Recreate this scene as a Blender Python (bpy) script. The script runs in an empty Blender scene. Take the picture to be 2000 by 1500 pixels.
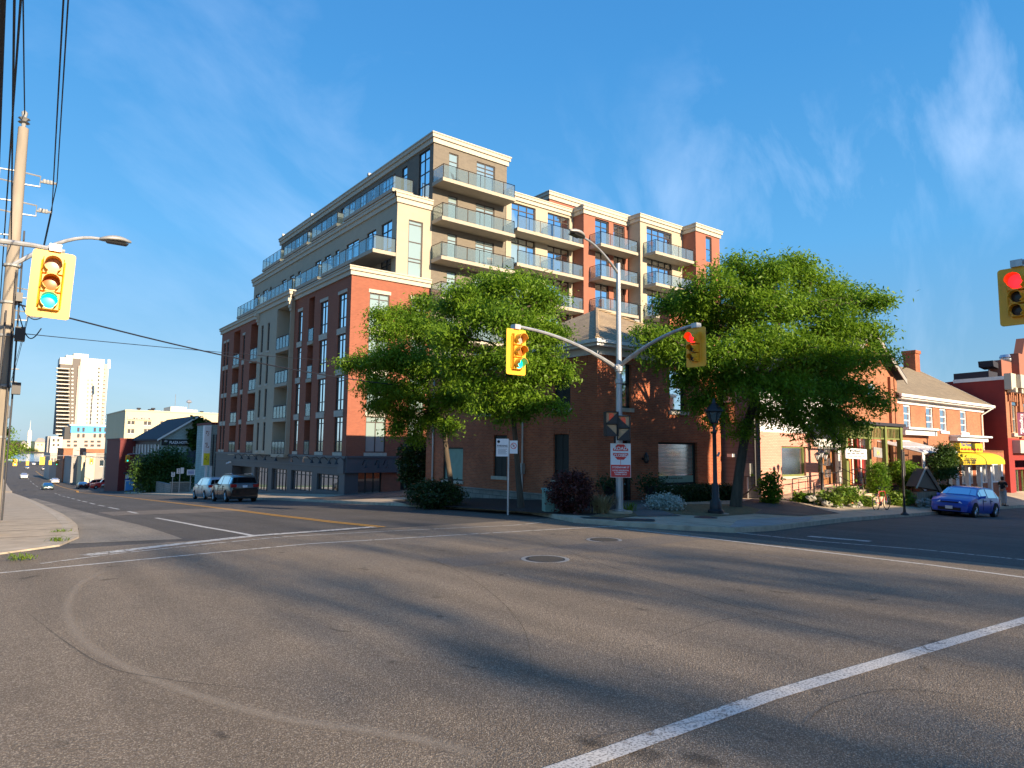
import bpy, math, random
import numpy as np
from mathutils import Vector
R=math.radians
random.seed(7); RNG=np.random.default_rng(7)
sc=bpy.context.scene
col=sc.collection
# ---------------------------------------------------------------- camera
F=1325.; TH=R(37.6); ROLL=R(0.6); PITCH=math.atan(128/F); CZ=1.7
_f=np.array([math.sin(TH)*math.cos(PITCH),math.cos(TH)*math.cos(PITCH),math.sin(PITCH)])
_r0=np.array([math.cos(TH),-math.sin(TH),0.]); _u0=np.cross(_r0,_f)
_r=_r0*math.cos(ROLL)+_u0*math.sin(ROLL); _u=_u0*math.cos(ROLL)-_r0*math.sin(ROLL)
cam=bpy.data.cameras.new('camera'); cam.sensor_width=36; cam.lens=36*F/2000
cam.clip_start=0.05; cam.clip_end=20000
co=bpy.data.objects.new('camera',cam); col.objects.link(co)
from mathutils import Matrix
m=Matrix(((_r[0],_u[0],-_f[0],0),(_r[1],_u[1],-_f[1],0),(_r[2],_u[2],-_f[2],CZ),(0,0,0,1)))
co.matrix_world=m; sc.camera=co
# ---------------------------------------------------------------- world, sun, exposure
SUN_AZ=R(175.5); SUN_EL=R(18.5)
w=bpy.data.worlds.new('World'); sc.world=w; w.use_nodes=True
nt=w.node_tree; nt.nodes.clear()
def N(nt,t,**k):
    n=nt.nodes.new(t)
    for a,b in k.items():
        if a[0]=='_': setattr(n,a[1:],b)
        else: n.inputs[int(a[1:]) if a[0]=='i' and a[1:].isdigit() else a].default_value=b
    return n
sky=N(nt,'ShaderNodeTexSky',_sky_type='NISHITA',_sun_disc=False,_sun_elevation=SUN_EL,_sun_rotation=SUN_AZ,_air_density=1.0,_dust_density=0.6,_ozone_density=2.2)
hs=N(nt,'ShaderNodeHueSaturation'); hs.inputs['Saturation'].default_value=1.12; hs.inputs['Value'].default_value=1.0; hs.inputs['Hue'].default_value=0.497
nt.links.new(sky.outputs[0],hs.inputs['Color'])
tc=N(nt,'ShaderNodeTexCoord')
# clear-air gradient by elevation, blended over the Nishita sky
sp=N(nt,'ShaderNodeSeparateXYZ'); nt.links.new(tc.outputs['Generated'],sp.inputs[0])
gr=N(nt,'ShaderNodeValToRGB'); ge=gr.color_ramp.elements; ge[0].position=0.; ge[0].color=(.13,.235,.335,1); ge[1].position=1.; ge[1].color=(.012,.075,.27,1)
for p_,c_ in ((.12,(.085,.21,.345,1)),(.28,(.05,.215,.43,1)),(.5,(.027,.165,.39,1))):
    x_=ge.new(p_); x_.color=c_
nt.links.new(sp.outputs[2],gr.inputs[0])
gm=N(nt,'ShaderNodeVectorMath',_operation='SCALE'); gm.inputs['Scale'].default_value=6.1; nt.links.new(gr.outputs[0],gm.inputs[0])
gx=N(nt,'ShaderNodeMix',_data_type='RGBA'); gx.inputs[0].default_value=.86; nt.links.new(hs.outputs[0],gx.inputs[6]); nt.links.new(gm.outputs[0],gx.inputs[7])
# wispy cirrus: stretched noise in direction space
mp=N(nt,'ShaderNodeMapping'); mp.inputs['Rotation'].default_value=(R(20),R(38),R(-30)); mp.inputs['Scale'].default_value=(1.0,5.5,2.2)
nt.links.new(tc.outputs['Generated'],mp.inputs[0])
n1=N(nt,'ShaderNodeTexNoise'); n1.inputs['Scale'].default_value=1.25; n1.inputs['Detail'].default_value=7; n1.inputs['Roughness'].default_value=.58; n1.inputs['Distortion'].default_value=.7
nt.links.new(mp.outputs[0],n1.inputs['Vector'])
n2=N(nt,'ShaderNodeTexNoise'); n2.inputs['Scale'].default_value=1.7; n2.inputs['Detail'].default_value=2
mp2=N(nt,'ShaderNodeMapping'); mp2.inputs['Location'].default_value=(3.1,0.4,1.2); nt.links.new(tc.outputs['Generated'],mp2.inputs[0]); nt.links.new(mp2.outputs[0],n2.inputs['Vector'])
r1=N(nt,'ShaderNodeMapRange'); r1.inputs['From Min'].default_value=.50; r1.inputs['From Max'].default_value=.80
nt.links.new(n1.outputs[0],r1.inputs[0])
r2=N(nt,'ShaderNodeMapRange'); r2.inputs['From Min'].default_value=.40; r2.inputs['From Max'].default_value=.62
nt.links.new(n2.outputs[0],r2.inputs[0])
mu=N(nt,'ShaderNodeMath',_operation='MULTIPLY'); nt.links.new(r1.outputs[0],mu.inputs[0]); nt.links.new(r2.outputs[0],mu.inputs[1])
dt=N(nt,'ShaderNodeVectorMath',_operation='DOT_PRODUCT'); dt.inputs[1].default_value=tuple(_r0); nt.links.new(tc.outputs['Generated'],dt.inputs[0])
dr_=N(nt,'ShaderNodeMapRange'); dr_.inputs['From Min'].default_value=-.35; dr_.inputs['From Max'].default_value=.35; dr_.inputs['To Min'].default_value=.22; dr_.inputs['To Max'].default_value=.42; nt.links.new(dt.outputs['Value'],dr_.inputs[0])
mu2=N(nt,'ShaderNodeMath',_operation='MULTIPLY'); nt.links.new(mu.outputs[0],mu2.inputs[0]); nt.links.new(dr_.outputs[0],mu2.inputs[1])
mx=N(nt,'ShaderNodeMix',_data_type='RGBA'); nt.links.new(mu2.outputs[0],mx.inputs[0]); nt.links.new(gx.outputs[2],mx.inputs[6]); mx.inputs[7].default_value=(3.3,3.9,5.0,1)
bg=N(nt,'ShaderNodeBackground'); bg.inputs[1].default_value=0.13
nt.links.new(mx.outputs[2],bg.inputs[0]); wo=N(nt,'ShaderNodeOutputWorld'); nt.links.new(bg.outputs[0],wo.inputs[0])
sl=bpy.data.lights.new('sun','SUN'); sl.energy=4.4; sl.angle=R(.53); sl.color=(1,.80,.56)
so=bpy.data.objects.new('sun',sl); col.objects.link(so)
sd=Vector((math.sin(SUN_AZ)*math.cos(SUN_EL),math.cos(SUN_AZ)*math.cos(SUN_EL),math.sin(SUN_EL)))
so.rotation_euler=sd.to_track_quat('Z','Y').to_euler(); so.location=(0,0,60)
sc.view_settings.view_transform='Standard'; sc.view_settings.look='None'; sc.view_settings.gamma=1
sc.view_settings.exposure=1.28
sc.cycles.max_bounces=6; sc.cycles.transparent_max_bounces=12; sc.cycles.use_denoising=True
# ---------------------------------------------------------------- pixel / world helpers (photo pixels, 2000x1500)
def sst(a,b,x):
    t=min(1,max(0,(x-a)/(b-a))); return t*t*(3-2*t)
def sm(a,w=6.): return 0.5*(a+math.sqrt(a*a+w*w))
def H(x,y):
    wg=1-0.62*sst(14,30,x)*(1-sst(45,70,y))-0.3*sst(14,30,x)*sst(45,70,y)*(1-sst(130,230,y))
    e1=0.035*sm(y-16,5)*wg
    e2=0.036*sm(x-17,5)*(1-0.72*sst(12.5,18,y))
    if x>60: e2-=0.036*(1-0.72*sst(12.5,18,y))*sm(x-60,10)
    k=0.015*y+e1
    if y>150: k-=0.035*sm(y-170,30)
    if y>300: k-=.012*sm(y-330,30)
    return k+0.009*x+e2
H0=H(0,0)
def G(x,y): return H0-H(x,y)
def PAD(x,y): return G(x,y)+.13+.08*sst(16.6,20,x)*sst(14,18.5,y)*(1-sst(27,34,y))
def proj(p):
    d=np.array(p,float)-np.array([0,0,CZ]); z=d@_f
    return 1000+F*(d@_r)/z,750-F*(d@_u)/z,z
def ray(px,py):
    d=_f*F+_r*(px-1000)-_u*(py-750); return d/np.linalg.norm(d)
_O=np.array([0,0,CZ])
def GP(px,py,fn=None):
    fn=fn or G; d=ray(px,py); t=.5
    while t<4000:
        q=_O+d*t
        if q[2]<fn(q[0],q[1]):
            a,b=t/1.03-.2,t
            for _ in range(30):
                mm=(a+b)/2; q=_O+d*mm
                if q[2]<fn(q[0],q[1]): b=mm
                else: a=mm
            return Vector(_O+d*b)
        t=t*1.01+.05
    return Vector(_O+d*t)
def PP(px,py): return GP(px,py,PAD)
def AY(px,py,Y): d=ray(px,py); return Vector(_O+d*(Y/d[1]))
def AX(px,py,X): d=ray(px,py); return Vector(_O+d*(X/d[0]))
def AD(px,py,dep): d=ray(px,py); return Vector(_O+d*(dep/(d@_f)))
def VZ(px,py,p): # height of the pixel above a ground point
    d=ray(px,py); n=math.hypot(p[0],p[1]); return CZ+d[2]*n/math.hypot(d[0],d[1])
# ---------------------------------------------------------------- mesh helpers
class MB:
    def __init__(s): s.v=[]; s.f=[]
    def quad(s,*p):
        n=len(s.v); s.v+= [tuple(q) for q in p]; s.f.append(tuple(range(n,n+len(p))))
        return s
    def hexa(s,b,t):
        n=len(s.v); k=len(b); s.v+=[tuple(q) for q in b]+[tuple(q) for q in t]
        s.f.append(tuple(n+i for i in reversed(range(k)))); s.f.append(tuple(n+k+i for i in range(k)))
        for i in range(k):
            j=(i+1)%k; s.f.append((n+i,n+j,n+k+j,n+k+i))
        return s
    def box(s,x0,x1,y0,y1,z0,z1):
        return s.hexa([(x0,y0,z0),(x1,y0,z0),(x1,y1,z0),(x0,y1,z0)],[(x0,y0,z1),(x1,y0,z1),(x1,y1,z1),(x0,y1,z1)])
    def tube(s,pts,r,n=8,cap=True):
        pts=[Vector(p) for p in pts]; rs=r if isinstance(r,(list,tuple)) else [r]*len(pts)
        b0=len(s.v); up=None
        for i,p in enumerate(pts):
            d=(pts[min(i+1,len(pts)-1)]-pts[max(i-1,0)])
            if d.length<1e-9: d=Vector((0,0,1))
            d.normalize()
            if up is None: up=Vector((0,0,1)) if abs(d.z)<.9 else Vector((1,0,0))
            a=d.cross(up); a.normalize(); c=a.cross(d); c.normalize(); up=c if abs(d.z)>=.9 or True else up
            for k in range(n):
                t=2*math.pi*k/n; q=p+a*(rs[i]*math.cos(t))+c*(rs[i]*math.sin(t)); s.v.append(tuple(q))
        for i in range(len(pts)-1):
            for k in range(n):
                j=(k+1)%n; s.f.append((b0+i*n+k,b0+i*n+j,b0+(i+1)*n+j,b0+(i+1)*n+k))
        if cap:
            s.f.append(tuple(b0+k for k in reversed(range(n)))); e=b0+(len(pts)-1)*n; s.f.append(tuple(e+k for k in range(n)))
        return s
    def lathe(s,c,prof,n=16): # prof [(r,z)], closed ends if r~0
        b0=len(s.v); c=Vector(c)
        for r,z in prof:
            for k in range(n):
                t=2*math.pi*k/n; s.v.append((c.x+r*math.cos(t),c.y+r*math.sin(t),c.z+z))
        for i in range(len(prof)-1):
            for k in range(n):
                j=(k+1)%n; s.f.append((b0+i*n+k,b0+i*n+j,b0+(i+1)*n+j,b0+(i+1)*n+k))
        s.f.append(tuple(b0+k for k in reversed(range(n)))); e=b0+(len(prof)-1)*n; s.f.append(tuple(e+k for k in range(n)))
        return s
    def build(s,name,mat,parent=None,smooth=False,loc=None):
        # vertices are world coordinates; parent/loc give the local origin
        o_=Vector((0,0,0))
        if parent is not None: o_=ORG.get(parent.name,Vector((0,0,0)))
        elif loc is not None: o_=Vector(loc)
        me=bpy.data.meshes.new(name)
        me.from_pydata([(x-o_.x,y-o_.y,z-o_.z) for x,y,z in s.v],[],s.f); me.update()
        if smooth:
            me.polygons.foreach_set('use_smooth',[True]*len(me.polygons))
            if smooth!='all': 
                try: me.set_sharp_from_angle(angle=R(35))
                except Exception: pass
        o=bpy.data.objects.new(name,me); col.objects.link(o)
        if mat: me.materials.append(mat)
        if parent is not None: o.parent=parent
        else: o.location=o_
        ORG[o.name]=o_
        return o
ORG={}
class FR: # facade frame: u along wall, v outward, z up
    def __init__(s,ox,oy,ax,ay):
        s.o=(ox,oy); s.a=(ax,ay); s.n=(ay,-ax)
    def p(s,u,v,z): return (s.o[0]+s.a[0]*u+s.n[0]*v, s.o[1]+s.a[1]*u+s.n[1]*v, z)
    def box(s,m,u0,u1,v0,v1,z0,z1):
        P=s.p
        b=[P(u0,v0,z0),P(u1,v0,z0),P(u1,v1,z0),P(u0,v1,z0)]; t=[P(u0,v0,z1),P(u1,v0,z1),P(u1,v1,z1),P(u0,v1,z1)]
        return m.hexa(b,t)
def tag(o,label=None,cat=None,group=None,kind=None):
    if label: o['label']=label
    if cat: o['category']=cat
    if group: o['group']=group
    if kind: o['kind']=kind
    return o
def thing(name,loc,label,cat,group=None,rz=0):
    o=bpy.data.objects.new(name,None); col.objects.link(o); o.location=loc; o.rotation_euler=(0,0,rz); o.empty_display_size=.2
    ORG[o.name]=Vector(loc)
    return tag(o,label,cat,group)
def dup(o,loc=None,rz=None,label=None,parent=None):
    c=o.copy(); col.objects.link(c)
    if parent is not None: c.parent=parent
    if loc is not None: c.location=loc
    if rz is not None: c.rotation_euler=(0,0,rz)
    if label: c['label']=label
    for ch in list(o.children): dup(ch,parent=c)
    return c
def wall(fr,m,u0,u1,z0,z1,holes,dep=.18,v=0.):
    """wall sheet at v with rectangular holes (ua,ub,za,zb[,depth]) and reveals going inward"""
    us=sorted(set([u0,u1]+[h[0] for h in holes]+[h[1] for h in holes])); us=[u for u in us if u0<=u<=u1]
    for a,b in zip(us[:-1],us[1:]):
        hh=sorted([h for h in holes if h[0]<=a+1e-6 and h[1]>=b-1e-6],key=lambda h:h[2])
        z=z0
        for h in hh:
            if h[2]>z+1e-6: m.quad(fr.p(a,v,z),fr.p(b,v,z),fr.p(b,v,h[2]),fr.p(a,v,h[2]))
            z=max(z,h[3])
        if z<z1-1e-6: m.quad(fr.p(a,v,z),fr.p(b,v,z),fr.p(b,v,z1),fr.p(a,v,z1))
    for h in holes:
        d=h[4] if len(h)>4 else dep; a,b,c,e=h[:4]; P=fr.p
        m.quad(P(a,v,c),P(a,v-d,c),P(a,v-d,e),P(a,v,e)); m.quad(P(b,v,e),P(b,v-d,e),P(b,v-d,c),P(b,v,c))
        m.quad(P(a,v,e),P(a,v-d,e),P(b,v-d,e),P(b,v,e)); m.quad(P(b,v,c),P(b,v-d,c),P(a,v-d,c),P(a,v,c))
def window(fr,par,u0,u1,z0,z1,mf,mg,v=-.14,nu=1,nz=(),fw=.06,name='window',dark=None):
    """frame mesh + pane sub-part; nz = fractional heights of transoms"""
    m=MB(); e=.003
    fr.box(m,u0+e,u0+fw,v,v+.07,z0+e,z1-e); fr.box(m,u1-fw,u1-e,v,v+.07,z0+e,z1-e)
    fr.box(m,u0+fw,u1-fw,v,v+.068,z0+e,z0+fw); fr.box(m,u0+fw,u1-fw,v,v+.068,z1-fw,z1-e)
    for i in range(1,nu):
        c=u0+(u1-u0)*i/nu; fr.box(m,c-fw*.45,c+fw*.45,v,v+.064,z0+fw,z1-fw)
    for q in nz:
        c=z0+(z1-z0)*q; fr.box(m,u0+fw,u1-fw,v,v+.06,c-fw*.45,c+fw*.45)
    o=m.build(name,mf,par)
    g=MB(); fr.box(g,u0+e,u1-e,v-.01,v+.02,z0+e,z1-e); g.build('pane',mg,o)
    return o
# ================================================================ materials
M={}
def mat(name,colr=(.5,.5,.5),rough=.7,metal=0.,spec=.5,noise=0.,nscale=3.,bump=0.,bscale=30.,emit=None,es=0.,coat=0.,alpha=None,streak=False):
    m=bpy.data.materials.new(name); m.use_nodes=True; t=m.node_tree; b=t.nodes['Principled BSDF']
    b.inputs['Base Color'].default_value=(*colr,1); b.inputs['Roughness'].default_value=rough
    b.inputs['Metallic'].default_value=metal; b.inputs['Specular IOR Level'].default_value=spec
    if coat: b.inputs['Coat Weight'].default_value=coat; b.inputs['Coat Roughness'].default_value=.05
    if emit: b.inputs['Emission Color'].default_value=(*emit,1); b.inputs['Emission Strength'].default_value=es
    if noise or bump: tc=N(t,'ShaderNodeTexCoord')
    if noise:
        mp=N(t,'ShaderNodeMapping'); t.links.new(tc.outputs['Object'],mp.inputs[0])
        if streak: mp.inputs['Scale'].default_value=(1,1,.15)
        n=N(t,'ShaderNodeTexNoise',Scale=nscale,Detail=6.,Roughness=.6); t.links.new(mp.outputs[0],n.inputs['Vector'])
        r=N(t,'ShaderNodeMapRange'); r.inputs['From Min'].default_value=.3; r.inputs['From Max'].default_value=.7
        r.inputs['To Min'].default_value=1-noise; r.inputs['To Max'].default_value=1+noise
        t.links.new(n.outputs[0],r.inputs[0])
        vm=N(t,'ShaderNodeVectorMath',_operation='SCALE'); vm.inputs[0].default_value=colr; t.links.new(r.outputs[0],vm.inputs['Scale'])
        t.links.new(vm.outputs[0],b.inputs['Base Color'])
    if bump:
        n=N(t,'ShaderNodeTexNoise',Scale=bscale,Detail=4.); t.links.new(tc.outputs['Object'],n.inputs['Vector'])
        bp=N(t,'ShaderNodeBump',Strength=bump,Distance=.02); t.links.new(n.outputs[0],bp.inputs['Height']); t.links.new(bp.outputs[0],b.inputs['Normal'])
    M[name]=m; return m
def brick(name,c1,c2,mortar,bw=.23,bh=.076,ms=.010,noise=.25,bump=.4,nsc=.5,off=.5):
    m=bpy.data.materials.new(name); m.use_nodes=True; t=m.node_tree; b=t.nodes['Principled BSDF']; b.inputs['Roughness'].default_value=.85
    tc=N(t,'ShaderNodeTexCoord'); s=N(t,'ShaderNodeSeparateXYZ'); t.links.new(tc.outputs['Object'],s.inputs[0])
    a=N(t,'ShaderNodeMath',_operation='ADD'); t.links.new(s.outputs[0],a.inputs[0]); t.links.new(s.outputs[1],a.inputs[1])
    c=N(t,'ShaderNodeCombineXYZ'); t.links.new(a.outputs[0],c.inputs[0]); t.links.new(s.outputs[2],c.inputs[1])
    k=N(t,'ShaderNodeTexBrick',_offset=off); t.links.new(c.outputs[0],k.inputs['Vector'])
    k.inputs['Color1'].default_value=(*c1,1); k.inputs['Color2'].default_value=(*c2,1); k.inputs['Mortar'].default_value=(*mortar,1)
    k.inputs['Scale'].default_value=1; k.inputs['Mortar Size'].default_value=ms; k.inputs['Brick Width'].default_value=bw; k.inputs['Row Height'].default_value=bh
    k.inputs['Mortar Smooth'].default_value=.2
    n=N(t,'ShaderNodeTexNoise',Scale=nsc,Detail=8.,Roughness=.65); t.links.new(tc.outputs['Object'],n.inputs['Vector'])
    r=N(t,'ShaderNodeMapRange'); r.inputs['From Min'].default_value=.3; r.inputs['From Max'].default_value=.7; r.inputs['To Min'].default_value=1-noise; r.inputs['To Max'].default_value=1+noise
    t.links.new(n.outputs[0],r.inputs[0]); vm=N(t,'ShaderNodeVectorMath',_operation='SCALE'); t.links.new(k.outputs[0],vm.inputs[0]); t.links.new(r.outputs[0],vm.inputs['Scale'])
    t.links.new(vm.outputs[0],b.inputs['Base Color'])
    if bump:
        iv=N(t,'ShaderNodeMath',_operation='SUBTRACT'); iv.inputs[0].default_value=1; t.links.new(k.outputs[1],iv.inputs[1])
        bp=N(t,'ShaderNodeBump',Strength=bump,Distance=.01); t.links.new(iv.outputs[0],bp.inputs['Height']); t.links.new(bp.outputs[0],b.inputs['Normal'])
    M[name]=m; return m
def asphalt(name,c,c2,speck,sc_=140.,patch=.18,rough=.85,bump=.6):
    m=bpy.data.materials.new(name); m.use_nodes=True; t=m.node_tree; b=t.nodes['Principled BSDF']; b.inputs['Roughness'].default_value=rough; b.inputs['Specular IOR Level'].default_value=.35
    tc=N(t,'ShaderNodeTexCoord')
    v=N(t,'ShaderNodeTexVoronoi',Scale=sc_); t.links.new(tc.outputs['Object'],v.inputs['Vector'])
    v2=N(t,'ShaderNodeTexVoronoi',Scale=sc_*.37); t.links.new(tc.outputs['Object'],v2.inputs['Vector'])
    sx=N(t,'ShaderNodeSeparateColor'); t.links.new(v.outputs['Color'],sx.inputs[0])
    cr=N(t,'ShaderNodeValToRGB'); e=cr.color_ramp.elements; e[0].position=.0; e[0].color=(*c,1); e[1].position=1.; e[1].color=(*speck,1)
    x=cr.color_ramp.elements.new(.72); x.color=(*c2,1)
    t.links.new(sx.outputs[0],cr.inputs[0])
    n=N(t,'ShaderNodeTexNoise',Scale=.35,Detail=7.,Roughness=.6); t.links.new(tc.outputs['Object'],n.inputs['Vector'])
    mp=N(t,'ShaderNodeMapping'); mp.inputs['Scale'].default_value=(1.6,.12,1); t.links.new(tc.outputs['Object'],mp.inputs[0])
    n3=N(t,'ShaderNodeTexNoise',Scale=1.,Detail=4.); t.links.new(mp.outputs[0],n3.inputs['Vector'])
    av=N(t,'ShaderNodeMath',_operation='ADD'); t.links.new(n.outputs[0],av.inputs[0]); t.links.new(n3.outputs[0],av.inputs[1])
    r=N(t,'ShaderNodeMapRange'); r.inputs['From Min'].default_value=.7; r.inputs['From Max'].default_value=1.3; r.inputs['To Min'].default_value=1-patch; r.inputs['To Max'].default_value=1+patch
    t.links.new(av.outputs[0],r.inputs[0])
    # dark oil spots
    n4=N(t,'ShaderNodeTexNoise',Scale=2.3,Detail=2.); t.links.new(tc.outputs['Object'],n4.inputs['Vector'])
    r4=N(t,'ShaderNodeMapRange'); r4.inputs['From Min'].default_value=.70; r4.inputs['From Max'].default_value=.76; r4.inputs['To Min'].default_value=1; r4.inputs['To Max'].default_value=.55; t.links.new(n4.outputs[0],r4.inputs[0])
    ml=N(t,'ShaderNodeMath',_operation='MULTIPLY'); t.links.new(r.outputs[0],ml.inputs[0]); t.links.new(r4.outputs[0],ml.inputs[1])
    vm=N(t,'ShaderNodeVectorMath',_operation='SCALE'); t.links.new(cr.outputs[0],vm.inputs[0]); t.links.new(ml.outputs[0],vm.inputs['Scale']); t.links.new(vm.outputs[0],b.inputs['Base Color'])
    ad=N(t,'ShaderNodeMath',_operation='ADD'); t.links.new(v.outputs['Distance'],ad.inputs[0]); t.links.new(v2.outputs['Distance'],ad.inputs[1])
    bp=N(t,'ShaderNodeBump',Strength=bump,Distance=.012); t.links.new(ad.outputs[0],bp.inputs['Height']); t.links.new(bp.outputs[0],b.inputs['Normal'])
    M[name]=m; return m
def paint(name,c,wear=.5,sc_=9.):
    m=bpy.data.materials.new(name); m.use_nodes=True; t=m.node_tree; b=t.nodes['Principled BSDF']; b.inputs['Roughness'].default_value=.7
    b.inputs['Base Color'].default_value=(*c,1); tc=N(t,'ShaderNodeTexCoord')
    n=N(t,'ShaderNodeTexNoise',Scale=sc_,Detail=9.,Roughness=.75); t.links.new(tc.outputs['Object'],n.inputs['Vector'])
    r=N(t,'ShaderNodeMapRange'); r.inputs['From Min'].default_value=wear-.04; r.inputs['From Max'].default_value=wear+.04; t.links.new(n.outputs[0],r.inputs[0])
    r.inputs['To Min'].default_value=1; r.inputs['To Max'].default_value=.12
    n2=N(t,'ShaderNodeTexNoise',Scale=60.,Detail=2.); t.links.new(tc.outputs['Object'],n2.inputs['Vector'])
    rr=N(t,'ShaderNodeMapRange'); rr.inputs['From Min'].default_value=.38; rr.inputs['From Max'].default_value=.5; rr.inputs['To Min'].default_value=.45; rr.inputs['To Max'].default_value=1.; t.links.new(n2.outputs[0],rr.inputs[0])
    ml=N(t,'ShaderNodeMath',_operation='MULTIPLY'); t.links.new(r.outputs[0],ml.inputs[0]); t.links.new(rr.outputs[0],ml.inputs[1])
    t.links.new(ml.outputs[0],b.inputs['Alpha']); M[name]=m; return m
def glass(name,c,rough=.03,mixf=.0,refl=.35):
    """reflective glazing over a dark or curtained interior"""
    m=bpy.data.materials.new(name); m.use_nodes=True; t=m.node_tree; t.nodes.remove(t.nodes['Principled BSDF']); out=t.nodes['Material Output']
    d=N(t,'ShaderNodeBsdfDiffuse'); d.inputs[0].default_value=(*c,1)
    g=N(t,'ShaderNodeBsdfGlossy'); g.inputs[0].default_value=(.9,.95,1,1); g.inputs[1].default_value=rough
    fr=N(t,'ShaderNodeFresnel'); fr.inputs[0].default_value=1.5
    ad=N(t,'ShaderNodeMath',_operation='ADD',_use_clamp=True); t.links.new(fr.outputs[0],ad.inputs[0]); ad.inputs[1].default_value=refl
    mx=N(t,'ShaderNodeMixShader'); t.links.new(ad.outputs[0],mx.inputs[0]); t.links.new(d.outputs[0],mx.inputs[1]); t.links.new(g.outputs[0],mx.inputs[2])
    last=mx
    if mixf:
        tr=N(t,'ShaderNodeBsdfTransparent'); tr.inputs[0].default_value=(.86,.95,.96,1); m2=N(t,'ShaderNodeMixShader'); m2.inputs[0].default_value=mixf
        t.links.new(mx.outputs[0],m2.inputs[1]); t.links.new(tr.outputs[0],m2.inputs[2]); last=m2
    t.links.new(last.outputs[0],out.inputs[0]); M[name]=m; return m
def leafmat(name,c,c2,tr=.35,rough=.5):
    m=bpy.data.materials.new(name); m.use_nodes=True; t=m.node_tree; t.nodes.remove(t.nodes['Principled BSDF']); out=t.nodes['Material Output']
    tc=N(t,'ShaderNodeTexCoord'); n=N(t,'ShaderNodeTexNoise',Scale=.9,Detail=3.); t.links.new(tc.outputs['Object'],n.inputs['Vector'])
    n2=N(t,'ShaderNodeTexNoise',Scale=9.,Detail=2.); t.links.new(tc.outputs['Object'],n2.inputs['Vector'])
    av=N(t,'ShaderNodeMath',_operation='ADD'); t.links.new(n.outputs[0],av.inputs[0]); t.links.new(n2.outputs[0],av.inputs[1])
    r=N(t,'ShaderNodeMapRange'); r.inputs['From Min'].default_value=.75; r.inputs['From Max'].default_value=1.25; t.links.new(av.outputs[0],r.inputs[0])
    mc=N(t,'ShaderNodeMix',_data_type='RGBA'); mc.inputs[6].default_value=(*c,1); mc.inputs[7].default_value=(*c2,1); t.links.new(r.outputs[0],mc.inputs[0])
    d=N(t,'ShaderNodeBsdfPrincipled'); d.inputs['Roughness'].default_value=rough; d.inputs['Specular IOR Level'].default_value=.35; t.links.new(mc.outputs[2],d.inputs['Base Color'])
    x=N(t,'ShaderNodeBsdfTranslucent'); t.links.new(mc.outputs[2],x.inputs[0])
    mx=N(t,'ShaderNodeMixShader'); mx.inputs[0].default_value=tr; t.links.new(d.outputs[0],mx.inputs[1]); t.links.new(x.outputs[0],mx.inputs[2])
    t.links.new(mx.outputs[0],out.inputs[0]); M[name]=m; return m
asphalt('asphalt_old',(.135,.104,.074),(.225,.178,.132),(.46,.39,.30),sc_=135.,patch=.22,bump=.8)
asphalt('asphalt_dark',(.062,.052,.044),(.094,.082,.07),(.20,.19,.18),sc_=130.,patch=.24)
mat('concrete',(.43,.345,.245),.9,noise=.18,nscale=2.2,bump=.25,bscale=60)
mat('kerb',(.43,.36,.27),.9,noise=.25,nscale=3,bump=.3,bscale=30)
asphalt('asphalt_sunlit',(.17,.145,.115),(.25,.215,.17),(.42,.37,.3),sc_=80.,patch=.3)  # paler asphalt with the kerbside sunlight put into its colour
mat('concrete_apron',(.30,.285,.26),.9,noise=.22,nscale=1.2,bump=.2,bscale=50)
mat('tactile',(.035,.035,.038),.6,bump=.3,bscale=80)
mat('mulch',(.016,.012,.010),.95,noise=.5,nscale=18,bump=1.,bscale=50)
mat('dry_grass',(.16,.12,.055),.95,noise=.45,nscale=9,bump=.8,bscale=60)
mat('soil_grass',(.10,.13,.03),.95,noise=.4,nscale=7,bump=.8,bscale=50)
brick('paver',(.16,.145,.13),(.11,.10,.095),(.07,.065,.06),bw=.3,bh=.3,ms=.012)
asphalt('asphalt_cut',(.11,.09,.07),(.18,.15,.12),(.36,.31,.26),sc_=110.,patch=.14)
paint('paint_white',(.62,.60,.55),.60); paint('paint_scuffed',(.60,.57,.52),.60,4.2); paint('paint_worn',(.62,.59,.53),.56,6.); paint('paint_yellow',(.72,.36,.035),.62)
# tyre dust mark with soft edges
m=bpy.data.materials.new('tyre_dust'); m.use_nodes=True; t=m.node_tree; b=t.nodes['Principled BSDF']; b.inputs['Base Color'].default_value=(.44,.36,.27,1); b.inputs['Roughness'].default_value=.9
a=N(t,'ShaderNodeAttribute',_attribute_name='fade'); tc=N(t,'ShaderNodeTexCoord'); n=N(t,'ShaderNodeTexNoise',Scale=45.,Detail=3.); t.links.new(tc.outputs['Object'],n.inputs['Vector'])
ml=N(t,'ShaderNodeMath',_operation='MULTIPLY'); t.links.new(a.outputs['Fac'],ml.inputs[0]); t.links.new(n.outputs[0],ml.inputs[1]); t.links.new(ml.outputs[0],b.inputs['Alpha']); M['tyre_dust']=m
m=M['tyre_dust'].copy(); m.node_tree.nodes['Principled BSDF'].inputs['Base Color'].default_value=(.02,.018,.016,1); M['crack']=m
brick('brick_condo',(.31,.090,.048),(.25,.070,.038),(.25,.115,.072),noise=.08,bump=.2)
brick('brick_taupe',(.17,.145,.112),(.14,.12,.095),(.20,.175,.14),noise=.06,bump=.3,bh=.1,bw=.3)
brick('brick_house',(.46,.115,.042),(.31,.072,.028),(.32,.17,.10),noise=.28,bump=.5)
brick('brick_pink',(.66,.34,.26),(.60,.29,.22),(.42,.20,.15),noise=.1,bump=.5)
brick('brick_orange',(.38,.14,.065),(.30,.10,.048),(.32,.18,.11),noise=.15,bump=.4)
brick('stone_block',(.27,.25,.22),(.21,.195,.17),(.11,.10,.09),bw=.6,bh=.22,ms=.015,noise=.3,bump=.8)
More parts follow.
